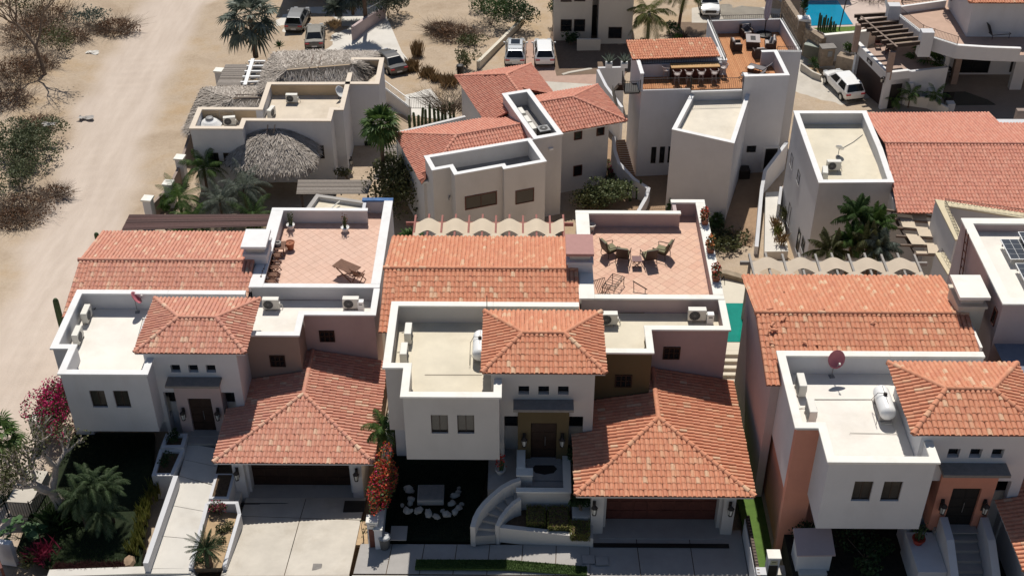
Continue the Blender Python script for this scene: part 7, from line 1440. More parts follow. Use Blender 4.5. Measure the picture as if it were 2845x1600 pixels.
for a, c in zip(pts, pts[1:]):
    a, c = Vector(a), Vector(c); L = (c-a); L2 = Vector((L.x, L.y, 0)); nn = L2.normalized(); rz = math.atan2(nn.y, nn.x); m_ = int(L2.length/.42)
    for i in range(m_):
        for j in range(6):
            if cnt >= 290: break
            f = (i+.5+(j % 2)*.5)/m_
            if f > 1: continue
            p = a.lerp(c, f); o = inst('stone', sm[rr.randrange(6)], Matrix.Translation((p.x+nn.y*.25, p.y-nn.x*.25, p.z-.25-j*.36)) @ Matrix.Rotation(rz, 4, 'Z') @ Matrix.Diagonal((.2*rr.uniform(.8,1.15), .35, .17*rr.uniform(.8,1.15), 1)), SW); o.matrix_parent_inverse = Matrix.Translation(-SW.location); cnt += 1
b = MB(); slope_wall(b, [(p[0], p[1], p[2]+.1) for p in pts], .56, -5.2) if False else None
wc = MB(); slope_wall(wc, [(24.8,112.22,-4.2), (25.42,108.07,-4.45)], .5, PZ+.3) if False else None
t = thing('pool_planter', 'white planter with dark slim cypress by the pool corner', 'planter', (26.14,109.35,-5.2), 0, None, True); b = MB(); p = (25.84,108.13,-4.6); b.box((p[0]-.6,p[1]-.3,PZ-.2), (p[0]+.5,p[1]+.6,PZ+.75)); b.build('box', M_capb, t)
shrub((p[0]-.1,p[1]+.6,PZ+.6), 'dark slim cypress beside the blue pool', .5, .5, 2.2, 1100, .16, L_dk, 397, name='cypress', cat='tree', lobes=8)
for k in range(9): p = (26.96,107.25,-5.2); cactus((p[0]+k*.19, p[1]-.02*k+rnd.gauss(0,.05), PZ), 'column of the cactus row standing before the blue pool', [(0,0,(1.7,1.5,1.3,1.5,1.2,1.35,.9,.95,.7)[k],.085)], 400+k, 'cactus row by the pool')
t = thing('outdoor_shower', 'dark slim post with a triangular arm beside the pool', 'post', (28.87,107.16,-5.2), 0, None, True); b = MB(); p0, p1 = (28.87,107.16,-5.2), (29,107.9,-3.05); b.tube([p0, (p0[0]+.2,p0[1],p0[2]+3.0)], .05, 6); b.build('post', M_black, t); b = MB(); q = (p0[0]+.2,p0[1],p0[2]+3.0); b.tube([q, (q[0]+1.0,q[1]-.1,q[2]-.25), (q[0]+.05,q[1],q[2]-.75)], .03, 5); b.build('arm', M_black, t)
t = thing('garden_wall', 'white wall below the pool lawn', 'wall', (27.72,106.83,-6.5), 0, None, True); b = MB(); slope_wall(b, [(27.1,105.18,-4.65), (30.06,105.82,-4.65), (31.35,106.16,-4.65)], .25, -9.5); b.build('wall', M_white, t); b = MB(); slope_wall(b, [(27.05,104.99,-4.56), (30,105.63,-4.56), (31.3,105.97,-4.56)], .36, PZ+.552); b.build('coping', M_cap, t)
t = thing('utility_box', 'green-grey utility cabinet with pale lid below the stone wall', 'cabinet', (26.43,105.6,-6.9), R(-28)); b = MB(); b.box((-.75,-.6,0), (.75,.6,1.1)); b.build('body', mat('olive_metal', (0.12,0.12,0.10), 0.6, 0.1), t, bevel=.02); b = MB(); b.box((-.78,-.63,1.102), (.78,.63,1.16)); b.build('lid', mat('pale_green_metal', (0.28,0.31,0.27), 0.5, 0.08), t)
t = thing('stone_pillar', 'squat stone pillar with a meter beside the white wall', 'pillar', (27.21,103.82,-6.9), R(8)); b = MB(); b.box((-.6,-.4,0), (.6,.4,1.7)); b.build('shaft', MATS['stone_core'], t); b = MB(); b.box((-.68,-.48,1.702), (.68,.48,1.8)); b.build('cap', M_slab, t); b = MB(); b.box((-.05,-.46,.95), (.35,-.402,1.45)); b.build('meter', M_grey, t)
t = thing('stone_planter', 'stone planter wall beside the brown garage', 'planter', (28.88,102.67,-6.9), R(-30)); b = MB(); b.box((-.9,-.5,0), (.9,.5,1.4)); b.build('wall', MATS['stone_core'], t); shrub((29.16,103.53,-5.6), 'dark green shrub over the stone planter', .8, .6, .6, 500, .15, L_grn, 410)
drape('gravel_bed', [(25.22,104.3,-6.9), (26.17,104.8,-6.9), (27.61,103.05,-6.9), (26.61,102.27,-6.9), (26.13,102.35,-6.9)], M_sand, .1); agave((26.2,104.01,-6.8), 'pale green spiky agave by the stone pillar', .65, 26, 411, L_grn); shrub((26.15,102.74,-6.8), 'dark pot plant cluster at the end of the kerb', .5, .35, .3, 300, .1, L_dk, 412)
t = thing('driveway_kerb', 'curved kerb below the stone pillar', 'kerb', (25.2,103.9,-6.9), 0, None, True); b = MB(); slope_wall(b, [(25.09,103.66,-6.75), (25.84,102.06,-6.75), (26.42,101.47,-6.75)], .2, -8); b.build('kerb', M_conc, t)
# ---- house with brown garage and terrace at the top right
GH = thing('terrace_house', 'white house with brown garage door, timber pergola and curved roof terrace', 'house', (34,98,-7), 0, None, True)
gn, gf = Vector((30.32,95.52,0)), Vector((28.97,101.2,0)); dg = (gf-gn).normalized(); rg = math.atan2(dg.y, dg.x); MG = Matrix.Translation(gn) @ Matrix.Rotation(rg, 4, 'Z')     # local x runs back along the garage front
Lg = (gf-gn).length
def gb(b, nm, m, **k): b.v = [MG @ p for p in b.v]; return b.build(nm, m, GH, **k)
MGf = MG @ Matrix.Rotation(0, 4, 'Z'); 
b = MB()
for x0, x1, z0, z1 in ((0,.35,-9,-3.55), (Lg-.35,Lg,-9,-3.55), (.35,Lg-.35,-4.35,-3.55)): b.box((x0,-.3,z0), (x1,0,z1))
b.box((0,-5.6,-9), (Lg,-.5,-4.2)); b.box((0,-2.2,-9), (.35,-.3,-3.55)); b.box((0,-5.6,-4.199), (.3,-2.2,-3.6)); gb(b, 'wall', M_white)
b = MB(); b.box((.35,-.34,-7.2), (Lg-.35,-.3,-4.36)); gb(b, 'garage_door', mat('brown_garage_door', (0.05,0.03,0.028), .6, .1, 3))
b = MB(); b.poly([(0.3,-5.6,-4.19), (Lg,-5.6,-4.19), (Lg,-.3,-4.19), (.3,-.3,-4.19)][::-1]); gb(b, 'terrace_floor', mat('tan_terrace', (0.40,0.29,0.235), .9, .08, 1.5))
b = MB(); b.box((0,-2.0,-3.548), (.32,-.02,-3.46)); b.box((-.03,-.33,-3.548), (Lg+.03,.03,-3.46)) if False else b.box((.33,-.33,-3.548), (Lg+.03,.03,-3.46)); gb(b, 'coping', M_capb)
b = MB(); b.cbox((3.1,.02,-3.95), (.95,.05,.34)); p = gb(b, 'number_plaque', M_iron)
def text_part(txt, M_, size, m, par, name='lettering', ext=.008):
    cu = bpy.data.curves.new(name, 'FONT'); cu.body = txt; cu.size = size; cu.align_x = 'CENTER'; cu.align_y = 'CENTER'; cu.extrude = ext; cu.materials.append(m); tmp = bpy.data.objects.new(name, cu); COL.objects.link(tmp); me = bpy.data.meshes.new_from_object(tmp.evaluated_get(bpy.context.evaluated_depsgraph_get())); bpy.data.objects.remove(tmp); o = bpy.data.objects.new(name, me); COL.objects.link(o); o.parent = par; o.matrix_basis = M_; return o
text_part('601', MG @ Matrix.Translation((3.1,.055,-3.95)) @ Matrix.Rotation(R(180), 4, 'Z') @ Matrix.Rotation(R(90), 4, 'X'), .3, M_capb, p, 'lettering', .01)
for x, lab in ((.25,'lantern on the near corner of the brown garage'), (Lg-.3,'lantern on the far corner of the brown garage')): q = MG @ Vector((x,.02,-4.2)); lantern(tuple(q), lab, rz=rg+R(180), s=1.0)
b = MB(); b.box((-.03,-1.6,-7.2), (0,-.6,-4.6)); gb(b, 'gate_opening', M_black)
t = thing('timber_pergola', 'dark timber pergola on stone columns over the garage terrace', 'pergola', (31.26,97.28,-4), 0, None, True)
BM = [((28.79,101.63,-1.2), (31.52,102.04,-1.2)), ((28.93,100.57,-1.2), (31.67,101.28,-1.2)), ((29,99.82,-1.2), (31.97,100.45,-1.2)), ((29.26,98.94,-1.2), (32.14,99.63,-1.2)), ((29.52,98.21,-1.2), (32.42,98.89,-1.2)), ((29.73,97.41,-1.2), (32.66,98.16,-1.2)), ((29.99,96.7,-1.2), (32.89,97.37,-1.2)), ((30.23,95.92,-1.2), (33.11,96.59,-1.2))]
for a, c in BM:
    a, c = Vector(a), Vector(c); b = MB(); b.beam(a-(c-a).normalized()*.3, c, .16, .3); b.build('rafter', M_dtimber, t); b = MB(); b.beam(a-(c-a).normalized()*.3+Vector((0,0,.155)), c+Vector((0,0,.155)), .17, .012); b.build('pale_top', M_timber, t)  # a paler strip lies along the top of each rafter
b = MB(); b.beam((28.93,101.17,-1.02), (30.68,95.42,-1.02), .16, .05); b.build('top_batten', M_timber, t); b = MB(); b.beam((28.84,101.66,-1.5), (30.67,95.83,-1.5), .2, .28); b.build('main_beam', M_dtimber, t)
for p in ((28.78,100.87,-1.7), (30.51,95.81,-1.7)): b = MB(); b.box((p[0]-.22,p[1]-.22,-4.15), (p[0]+.22,p[1]+.22,-1.62)); b.build('column', mat('mauve_stone_column', (0.33,0.24,0.20), .9, .12, 4), t)
t = thing('garden_table', 'small garden table with red chairs in the pergola shade', 'table', (31.56,101.08,-4.18)); b = MB(); b.lathe([(.5,.7), (.5,.74)], 14); b.lathe([(.05,0), (.05,.7)], 6); b.build('table', M_woodr, t)
for k, (dx, dy) in enumerate(((-.6,.5), (.7,.3), (.1,-.75))):
    p = (31.56,101.08,-4.18); t = thing('garden_chair', ('red garden chair left of the shaded table', 'red garden chair right of the shaded table', 'red garden chair before the shaded table')[k], 'chair', (p[0]+dx, p[1]+dy, p[2]), k*2.1, 'red garden chairs'); b = MB(); b.box((-.25,-.25,.4), (.25,.25,.45)); b.build('seat', M_woodr, t); b = MB(); b.box((-.25,.22,.45), (.25,.26,.95)); b.build('backrest', M_woodr, t)
    for sx in (-.22,.22):
        for sy in (-.22,.22): b = MB(); b.box((sx-.02,sy-.02,0), (sx+.02,sy+.02,.4)); b.build('leg', M_woodr, t)
# upper terrace with curved white front
UT = [(31.84,102.15,-1), (33.28,97.68,-1), (34.02,96.97,-1), (35.62,95.59,-1), (38.03,95.24,-1), (40.67,95.05,-1)]
TB = [(48,UT[5][1]), (48,108), (UT[0][0]+.5,106.5)]
b = MB(); b.prism([p[:2] for p in UT]+TB, -2.15, -1.55); wallpath(b, [p[:2] for p in UT], -1.548, -1.02, 0, .22); b.build('terrace_front', M_white, GH); b = MB(); wallpath(b, [p[:2] for p in UT], -1.018, -.94, -.05, .27); b.build('parapet_coping', M_capb, GH)
b = MB(); b.poly([(p[0], p[1], -1.545) for p in UT]+[(p[0], p[1], -1.545) for p in TB]); b.build('terrace_floor', mat('pink_tan_terrace', (0.47,0.325,0.25), .9, .07, 1.2), GH)
fence('thin railing along the curved roof terrace', [(p[0], p[1]+.1, -.93) for p in UT[:4]], .75, M_iron, .12, .01, 'railing', name='terrace_railing')
for p, lab in (((31.64,101.36,-0), 'white square pier at the back of the curved terrace'), ((33.33,96.74,-0.2), 'white square pier in the bend of the curved terrace')):
    o = MB().box((-.5,-.4,-2.2), (.5,.4,0)).build('terrace_pier', M_white); o.location = p; tag(o, lab, 'pier', 'white piers of the curved terrace')
b = MB(); wallpath(b, [(32.62,102.93,-1)[:2], (36.95,104.27,-1)[:2]], -1.548, -.9, -.12, .12); b.build('back_parapet', M_capb, GH)
UBp = (37.23,98.4,-1.54); b = MB(); b.box((UBp[0],UBp[1],-1.54), (50,UBp[1]+6,1.75)); b.build('upper_wall', M_white, GH)
rt = Roofs(GH, M_tile['a'], (0,0,0), 77); rt.deck('upper_roof'); X0, Y0 = UBp[0]-.6, UBp[1]-.6; rt.face([(X0,Y0,1.78), (50,Y0,1.78), (50,Y0+3.6,2.9), (X0+3.6,Y0+3.6,2.9)]); rt.face([(X0,Y0+8,1.78), (X0,Y0,1.78), (X0+3.6,Y0+3.6,2.9), (X0+3.6,Y0+8,2.9)]); rt.slab(); rt.ridge((X0,Y0,1.78), (X0+3.6,Y0+3.6,2.9)); rt.finish(300)
# ground floor below the terrace
b = MB(); yF = 101.3; b.box((36.2,yF,-8), (48,yF+3,-2.16)); b.box((36.0,98.6,-8), (36.4,yF,-2.16)); b.build('lower_wall', M_white, GH)
a, c = (38.04,101.3,-4.89), (40.95,101.3,-6.37); window(GH, Matrix.Translation((0,yF,0)), a[0], c[0], c[2], a[2], -.03, 2, 1, M_black, M_dark, .06); a, c = (42.79,101.3,-5.12), (43.43,101.3,-6.69); b = MB(); b.box((a[0],yF-.03,-6.3), (c[0]+.2,yF-.002,a[2])); b.build('doorway', M_black, GH)
for p, s in (((37.52,99.73,-6.5), .26), ((42.55,98.79,-6.5), .5)): b = MB(); b.box((p[0]-s,p[1]-.26,-8), (p[0]+s,p[1]+.26,-2.16)); b.build('column', MATS['mauve_stone_column'] if s < .4 else M_white, GH)
sheet('patio', [(31.5,90,-6.62), (50,90,-6.62), (50,101.3,-6.55), (31.5,101.3,-6.55)], mat('grey_tan_patio', (0.28,0.235,0.20), .9, .08, 1.2), .5)
sheet('pool_water', [(36.04,97.98,-6.54), (38.13,98.13,-6.54), (39.68,96.64,-6.54), (40.1,95.84,-6.54), (35.83,95.67,-6.54)], mat('dark_pool', (0.012,0.025,0.03), .08, .1, 1), .02)
for i, (a, c) in enumerate((((32.62,96.14,-6.3), (32.84,97.51,-5.2)), ((34.67,96.16,-6.3), (34.31,95.61,-5.2)), ((35.95,94.83,-6.3), (35.29,93.23,-5.2)))):
    p = ((32.51,96.15,-6.6), (34.59,96.1,-6.6), (35.95,95.01,-6.4))[i]; o = MB().box((-.32,-.32,-.6), (.32,.32,(2.0,1.3,.5)[i])).build('gate_pier', M_white); o.location = p; tag(o, ('tall white pier beside the iron gate', 'white pier between the small palms', 'low white pier just behind the wide red roof')[i], 'pier', 'white piers of the front garden')
t = thing('garden_wall', 'pale wall panel between the white piers', 'wall', (33.36,95.35,-6.6), 0, None, True); b = MB(); slope_wall(b, [(32.37,95.79,-5.6), (34.18,95.27,-5.6), (35.48,93.93,-5.8)], .2, -8); b.build('wall', M_concw, t)
for k, (p, h, lab) in enumerate((((32.58,95.35,-6.6), 1.3, 'small feathery palm before the tall white pier'), ((34.59,95.1,-6.6), 1.3, 'small feathery palm before the low white pier'), ((31.44,95.74,-6.6), .6, 'low feathery palm by the garage corner'))): feather_palm(p, lab, h, 1.3, 12, 420+k, L_palm, .4, .06, 'small palms before the white piers', .02, 1.8, 18, 75, -10)
fan_palm((34.91,99.85,-6.5), 'bright fan palm below the curved terrace', 1.9, 1.15, 24, 425, L_palm, 1.2, .16, dry=0); shrub((36.49,100.01,-6.5), 'dark reddish shrub bed beside the stone column', 1.7, 1.0, 1.0, 900, .17, leafm('maroon_shrub', (0.03,0.025,0.02), (0.05,0.04,0.03), (0.09,0.05,0.05)), 426)
thicket((33.51,113.86,-6), 'bare grey shrub beside the back pier', 1.6, 1.2, 1.4, 427, 200, 120, L_olv); fence('far railing behind the curved terrace', [(33.43,105.15,-1.5), (37.17,105.99,-1.5)], 1.0, M_timber, .3, .03)
t = thing('spiral_stair', 'black iron spiral stair up from the curved terrace', 'stairs', (37.3,103.37,-1.54)); b = MB(); b.tube([(0,0,0), (0,0,3.2)], .06, 8); b.build('post', M_black, t)
for k in range(14): a = k*.42; b = MB(); b.raw([(0,0,.22*k), (1.0*math.cos(a),1.0*math.sin(a),.22*k), (1.0*math.cos(a+.4),1.0*math.sin(a+.4),.22*k), (0,0,.22*k+.03), (1.0*math.cos(a),1.0*math.sin(a),.22*k+.03), (1.0*math.cos(a+.4),1.0*math.sin(a+.4),.22*k+.03)], [(2,1,0), (3,4,5), (0,1,4,3), (1,2,5,4), (2,0,3,5)]); b.build('tread', M_black, t)
b = MB(); b.tube([(1.0*math.cos(k*.2), 1.0*math.sin(k*.2), .9+.105*k) for k in range(30)], .02, 5); b.build('handrail', M_black, t)

# ---------------------------------------------------------------- things on the roofs and terraces
def off(h, p): return (p[0]+h[0], p[1]+h[1], p[2]+h[2])
for p, lab in (((-24.18,55.61,1.73), 'larger condenser on a white block along the left parapet of the roadside villa'), ((-24.14,53.73,1.73), 'smaller condenser by the corner step of the roadside villa parapet'), ((-5.61,49.51,5.41), 'rear condenser of the pair along the left parapet of the middle villa'), ((-5.71,47.95,5.41), 'front condenser of the pair along the left parapet of the middle villa'), ((12.75,43.72,7.22), 'rear condenser of the pair along the left parapet of the salmon villa'), ((12.9,42,7.22), 'front condenser of the pair along the left parapet of the salmon villa')): ac_unit((p[0],p[1],p[2]), R(90), lab)
for p, lab in (((-14.06,56.66,1.74), 'condenser beside the tower roof on the ledge below the bare terrace'), ((-9.56,56.76,1.74), 'condenser with a leaning white tube below the right end of the bare terrace'), ((4.45,50.81,5.43), 'condenser partly behind the tower roof below the furnished terrace'), ((8.98,51.18,5.43), 'big condenser at the right end of the ledge below the furnished terrace')): ac_unit(p, 0, lab)
for p, lab in (((-9,56.65,1.74), 'narrow white box beside the right condenser below the bare terrace'), ((9.64,50.97,5.43), 'narrow white box beside the big condenser below the furnished terrace')):
    t = thing('control_box', lab, 'box', p, 0, 'narrow white boxes beside condensers'); b = MB(); b.box((-.17,-.15,0), (.17,.15,.62)); b.build('case', M_plw, t, bevel=.015); b = MB(); b.box((-.1,-.152,.4), (.1,-.151,.5)); b.build('vent', M_grey, t)
def tank(loc, label, L=1.9, r=.36, rz=0):
    t = thing('gas_tank', label, 'tank', loc, rz, 'white gas tanks on the flat roofs'); pr = [(.02,0), (r*.6,.05), (r*.9,.15), (r,.28), (r,L-.28), (r*.9,L-.15), (r*.6,L-.05), (.02,L)]; b = MB(); b.lathe(pr, 24, M=Matrix.Translation((0,-L/2,r+.22)) @ Matrix.Rotation(R(-90), 4, 'X')); b.build('tank', M_plw, t, smooth=True)
    for y in (-L*.3, L*.3): b = MB(); b.box((-r*.8,y-.05,0), (r*.8,y+.05,.34)); b.build('cradle', M_concg, t)
    b = MB(); b.lathe([(.09,0), (.09,.1), (.05,.14)], 10, (0,.1,2*r+.2)); b.tube([(0,.1,2*r+.3), (-.3,.2,2*r+.25), (-r-.12,.3,.5), (-r-.12,-.9,.3), (-r-.12,-.9,.05)], .014, 5); b.tube([(0,-.5,2*r+.21), (0,.7,2*r+.21)], .015, 5); b.build('valve_pipe', M_iron, t); return t
tank(off(H2, (-2.0,48.4,5.41)), 'white gas tank half hidden by the tower roof of the middle villa'); tank(off(H1, (-2.0,48.6,5.41)), 'white gas tank half hidden by the tower roof of the roadside villa'); tank(off(H3, (-2.15,48.3,5.41)), 'white gas tank in full view on the salmon villa roof')
def seg(label, pts, r=.022, m=M_ac, cat='pipe', name='roof_pipe'):
    b = MB(); b.tube(pts, r, 5); tag(b.build(name, m), label, cat)
Z3 = 7.25
seg('thin pale pipe run along the salmon villa roof toward the tank', [(13.32,43.19,7.25), (15.93,43.21,7.25), (15.96,41.58,7.25), (16.46,41.58,7.25)]); seg('thin hairpin pipe lying across the front of the salmon villa roof', [(14.46,40.92,7.25), (14.48,41.01,7.25), (16.53,40.96,7.25), (16.52,41.71,7.25)], .015)
seg('thin cable along the foot of the rear parapet of the roadside villa', [(-24.06,56.46,1.78), (-23.9,56.84,1.78), (-20.82,56.82,1.78)], .03, M_iron, 'cable', 'cable'); seg('thin cable across the front of the middle villa roof', [(-4.64,46.82,5.43), (-1.86,46.84,5.43)], .012, M_timber, 'cable', 'cable')
seg('thin dark antenna rod standing behind the middle villa tank', [(-1.7,50.6,5.41), (-1.7,50.6,7.4)], .02, M_iron, 'antenna', 'antenna')
dish(off(H1, (-3.2,50.6,5.41)), 'faded pink satellite dish seen edge-on at the rear parapet of the roadside villa', M_dishp, R(100), .38, mast=.7); dish(off(H3, (-3.95,50.7,5.41)), 'faded pink satellite dish facing the street on the salmon villa', M_dishp, R(12), .42, 20, mast=.85)
# patio set on the furnished terrace
M_olc = mat('olive_cushion', (0.20,0.185,0.11), .9, .08, 6); M_brz = mat('bronze_metal', (0.05,0.033,0.025), .5, .1)
def armchair_iron(loc, rz, label):
    t = thing('patio_armchair', label, 'armchair', loc, rz, 'olive-cushioned patio armchairs'); b = MB(); b.box((-.3,-.32,.34), (.3,.3,.47)); b.build('seat_cushion', M_olc, t, bevel=.04)
    M_ = Matrix.Translation((0,-.32,.42)) @ Matrix.Rotation(R(14), 4, 'X'); b = MB(); b.box((-.29,-.06,.02), (.29,.06,.66), M_); b.build('back_cushion', M_olc, t, bevel=.04)
    b = MB(); b.box((-.33,-.36,.29), (.33,.32,.335)); b.box((-.32,-.1,.0), (.32,-.065,.7), M_) ; b.build('frame', M_brz, t)
    for sx in (-1, 1):
        b = MB(); b.tube([(sx*.34,-.4,.95), (sx*.36,-.3,.66), (sx*.37,.1,.62), (sx*.37,.34,.58), (sx*.36,.38,.5)], .022, 6); b.build('armrest', M_brz, t)
        for y, q in ((.33,.5), (-.33,.62)): b = MB(); b.tube([(sx*.36,y,q), (sx*.35,y*1.05,.25), (sx*.37,y*1.15,0)], .02, 6); b.build('leg', M_brz, t)
    return t
FZ = 5.46
for q, rz, lab in (((4.89,56.83,5.46), R(-60), 'left patio armchair turned toward the small table'), ((5.55,56.33,5.46), R(-12), 'patio armchair left of the small table with its back to the street'), ((6.91,56.2,5.46), R(15), 'patio armchair right of the small table with its back to the street'), ((7.67,56.73,5.46), R(62), 'right patio armchair turned toward the small table')): armchair_iron((q[0],q[1]+.1,FZ), rz, lab)
t = thing('side_table', 'small square bronze table between the patio armchairs', 'table', (6.24,55.84,5.46)); b = MB(); b.box((-.26,-.26,.44), (.26,.26,.48)); b.build('table_top', mat('purple_brown_top', (0.17,0.09,0.09), .6, .05), t)
for sx in (-1,1):
    b = MB(); b.beam((sx*.2,-.2,.44), (-sx*.2,-.2,0), .03, .03); b.build('leg', M_brz, t); b = MB(); b.beam((sx*.2,.2,.44), (-sx*.2,.2,0), .03, .03); b.build('leg', M_brz, t)
t = thing('lounge_frame', 'bare bronze lounge frame with scroll slats near the front parapet', 'lounger', (4.83,53.72,5.46), R(-28)); b = MB(); b.tube([(-.35,-.6,.42), (.35,-.6,.42), (.35,.75,.42), (-.35,.75,.42), (-.35,-.6,.42)], .022, 6); b.build('frame', M_brz, t)
for k in range(6): b = MB(); y = -.45+k*.21; b.tube([(-.35,y,.42), (.35,y,.42)], .014, 5); b.build('slat', M_brz, t)
b = MB(); scrolls(b, [(-.28,-.5,.22), (.28,-.5,.22), (.28,.6,.22)], .3, .1); b.build('scrolls', M_brz, t)
for sx in (-.33,.33):
    for y in (-.55,.7): b = MB(); b.tube([(sx,y,.42), (sx,y,0)], .02, 5); b.build('leg', M_brz, t)
t = thing('folded_frame', 'folded bronze chair frame leaning left of the lounge frame', 'chair frame', (4.25,53.43,5.46), R(25)); b = MB()
for k in range(7): b.tube([(-.3+.1*k,-.3,.05), (-.3+.1*k,.35,.62)], .016, 5)
b.tube([(-.34,-.32,.05), (.36,-.32,.05)], .02, 5); b.tube([(-.34,.36,.63), (.36,.36,.63)], .02, 5); b.build('frame', M_brz, t)
t = thing('folding_stand', 'thin folded umbrella stand lying by the front parapet', 'stand', (6.23,53.5,5.46)); b = MB(); b.tube([(-.35,.3,.5), (.4,-.05,.2)], .03, 6); b.tube([(-.3,.28,.45), (-.28,.1,0)], .02, 5); b.tube([(.3,-.02,.24), (.3,-.1,0)], .02, 5); b.build('frame', M_brz, t)
t = thing('tripod', 'thin black pole leaning on the right parapet', 'pole', (10.05,53.36,5.46)); b = MB(); b.tube([(0,0,0), (.55,.25,1.0)], .025, 5); b.tube([(.55,.25,1.0), (.62,.1,.5)], .015, 5); b.build('pole', M_black, t)
for k, (p, lab) in enumerate((((10.12,58.66,6.42), 'clay trough of red flowers at the back of the right parapet'), ((10.09,55.96,6.42), 'clay trough of sparse red flowers in the middle of the right parapet'), ((10.13,53.43,6.42), 'clay trough of red flowers at the front of the right parapet'))):
    t = thing('flower_trough', lab, 'planter', (10.13,p[1],6.415), R(90), 'clay flower troughs on the right parapet'); b = MB(); b.raw([(-.3,-.14,0), (.3,-.14,0), (.3,.14,0), (-.3,.14,0), (-.36,-.19,.26), (.36,-.19,.26), (.36,.19,.26), (-.36,.19,.26)], [(3,2,1,0), (4,5,6,7), (0,1,5,4), (1,2,6,5), (2,3,7,6), (3,0,4,7)]); b.build('trough', M_pot, t)
    b = MB(); rr = random.Random(500+k); clump(b, rr, (0,0,.5), .42, .25, .38, 110, .13); b.build('foliage', L_olv, t, tint=True); b = MB(); clump(b, rr, (0,0,.62), .42, .26, .36, 80, .09, .6); b.build('flowers', L_red if k != 1 else L_orng, t, tint=True)
    b = MB(); 
    for j in range(8): b.tube([(rr.uniform(-.25,.25),0,.2), (rr.uniform(-.35,.35),rr.uniform(-.2,.2),.8)], .012, 4, False)
    b.build('stems', M_cact, t)
pot((3.92,59.22,5.46), 'pale pot half hidden at the left back of the furnished terrace', .24, .4, M_concw, 'none')
# bare terrace of the roadside villa
TZ = 5.46+H1[2]
pot((-14.14,64.6,1.77), 'white pot with upright cactus at the back of the bare terrace', .24, .32, M_capb, 'stick', seed=21, leaf=L_olv); pot((-10.77,64.38,1.77), 'white pot with reddish cactus at the back of the bare terrace', .24, .3, M_capb, 'stick', seed=22, leaf=L_rust); pot((-13.85,62.46,1.77), 'empty clay pot standing on the bare terrace', .27, .5, M_pot, 'none', 'flower pot')
def slat_table(loc, rz, label, L=1.5, W=.85, H=.74):
    t = thing('slatted_table', label, 'table', loc, rz)
    for k in range(11): b = MB(); y = -W/2+W*(k+.5)/11; b.box((-L/2,y-.03,H-.03), (L/2,y+.03,H)); b.build('slat', M_teak, t)
    for x in (-L/2+.15, L/2-.15): b = MB(); b.box((x-.04,-W/2,H-.08), (x+.04,W/2,H-.031)); b.build('rail', M_teak, t)
    for sx in (-1,1):
        for s in (-1,1): b = MB(); b.beam((sx*L*.35,s*W*.4,H-.08), (-sx*L*.05+sx*L*.42*.0+sx*L*.1*-3*.0+(-sx)*L*.3,s*W*.4,0), .05, .05); b.build('leg', M_teak, t)
    return t
q = (-10.11,59.71,1.77); slat_table((q[0],q[1],TZ), R(-33), 'slatted teak folding table standing on the bare terrace')
FC = []
def folding_chair(loc, rz, label):
    if FC: return dup(FC[0], loc, rz, label, 'slatted teak folding chairs')
    t = thing('folding_chair', label, 'chair', loc, rz, 'slatted teak folding chairs')
    for k in range(6): b = MB(); y = -.22+k*.085; b.box((-.25,y,.43), (.25,y+.06,.455)); b.build('seat_slat', M_teak, t)
    for k in range(6): b = MB(); z = .52+k*.08; y = .24+.035*k; b.box((-.23,y,z), (.23,y+.022,z+.055)); b.build('back_slat', M_teak, t)
    for sx in (-.27,.27): b = MB(); b.beam((sx,.46,1.02), (sx,-.3,0), .04, .05); b.build('leg', M_teak, t); b = MB(); b.beam((sx*.85,-.26,.45), (sx*.85,.34,0), .04, .05); b.build('leg', M_teak, t); b = MB(); b.beam((sx,-.28,.64), (sx,.32,.66), .06, .03); b.build('armrest', M_teak, t)
    FC.append(t); return t
q = (-9.4,59.33,1.77); folding_chair((q[0],q[1],TZ), R(150), 'teak folding chair drawn up to the slatted table on the bare terrace')
for k, (p, lab) in enumerate((((-14.47,61.28,1.77), 'farthest teak folding chair of the row along the left parapet'), ((-14.36,60.07,1.77), 'second teak folding chair of the row along the left parapet'), ((-14.36,59.35,1.77), 'third teak folding chair of the row along the left parapet'), ((-14.4,58.64,1.77), 'nearest teak folding chair of the row, mostly behind the front parapet'))): folding_chair((p[0],p[1],TZ), R(90), lab)
t = thing('corner_table', 'square slatted table holding a stone ring beside the left parapet', 'table', ((-14.48,62.11,1.77)[0], (-14.48,62.11,1.77)[1], TZ))
for k in range(8): b = MB(); b.box((-.42,-.42+k*.105,.5), (.42,-.42+k*.105+.085,.54)); b.build('slat', M_teak, t)
for sx in (-.36,.36):
    for sy in (-.36,.36): b = MB(); b.box((sx-.03,sy-.03,0), (sx+.03,sy+.03,.499)); b.build('leg', M_teak, t)
o = MB().lathe([(.17,0), (.2,.14), (.19,.2), (.12,.2), (.1,.05), (.02,.05)], 16).build('stone_pot', M_concg); o.location = ((-14.48,62.11,1.77)[0], (-14.48,62.11,1.77)[1], TZ+.542); tag(o, 'grey stone bowl on the square slatted table', 'bowl')
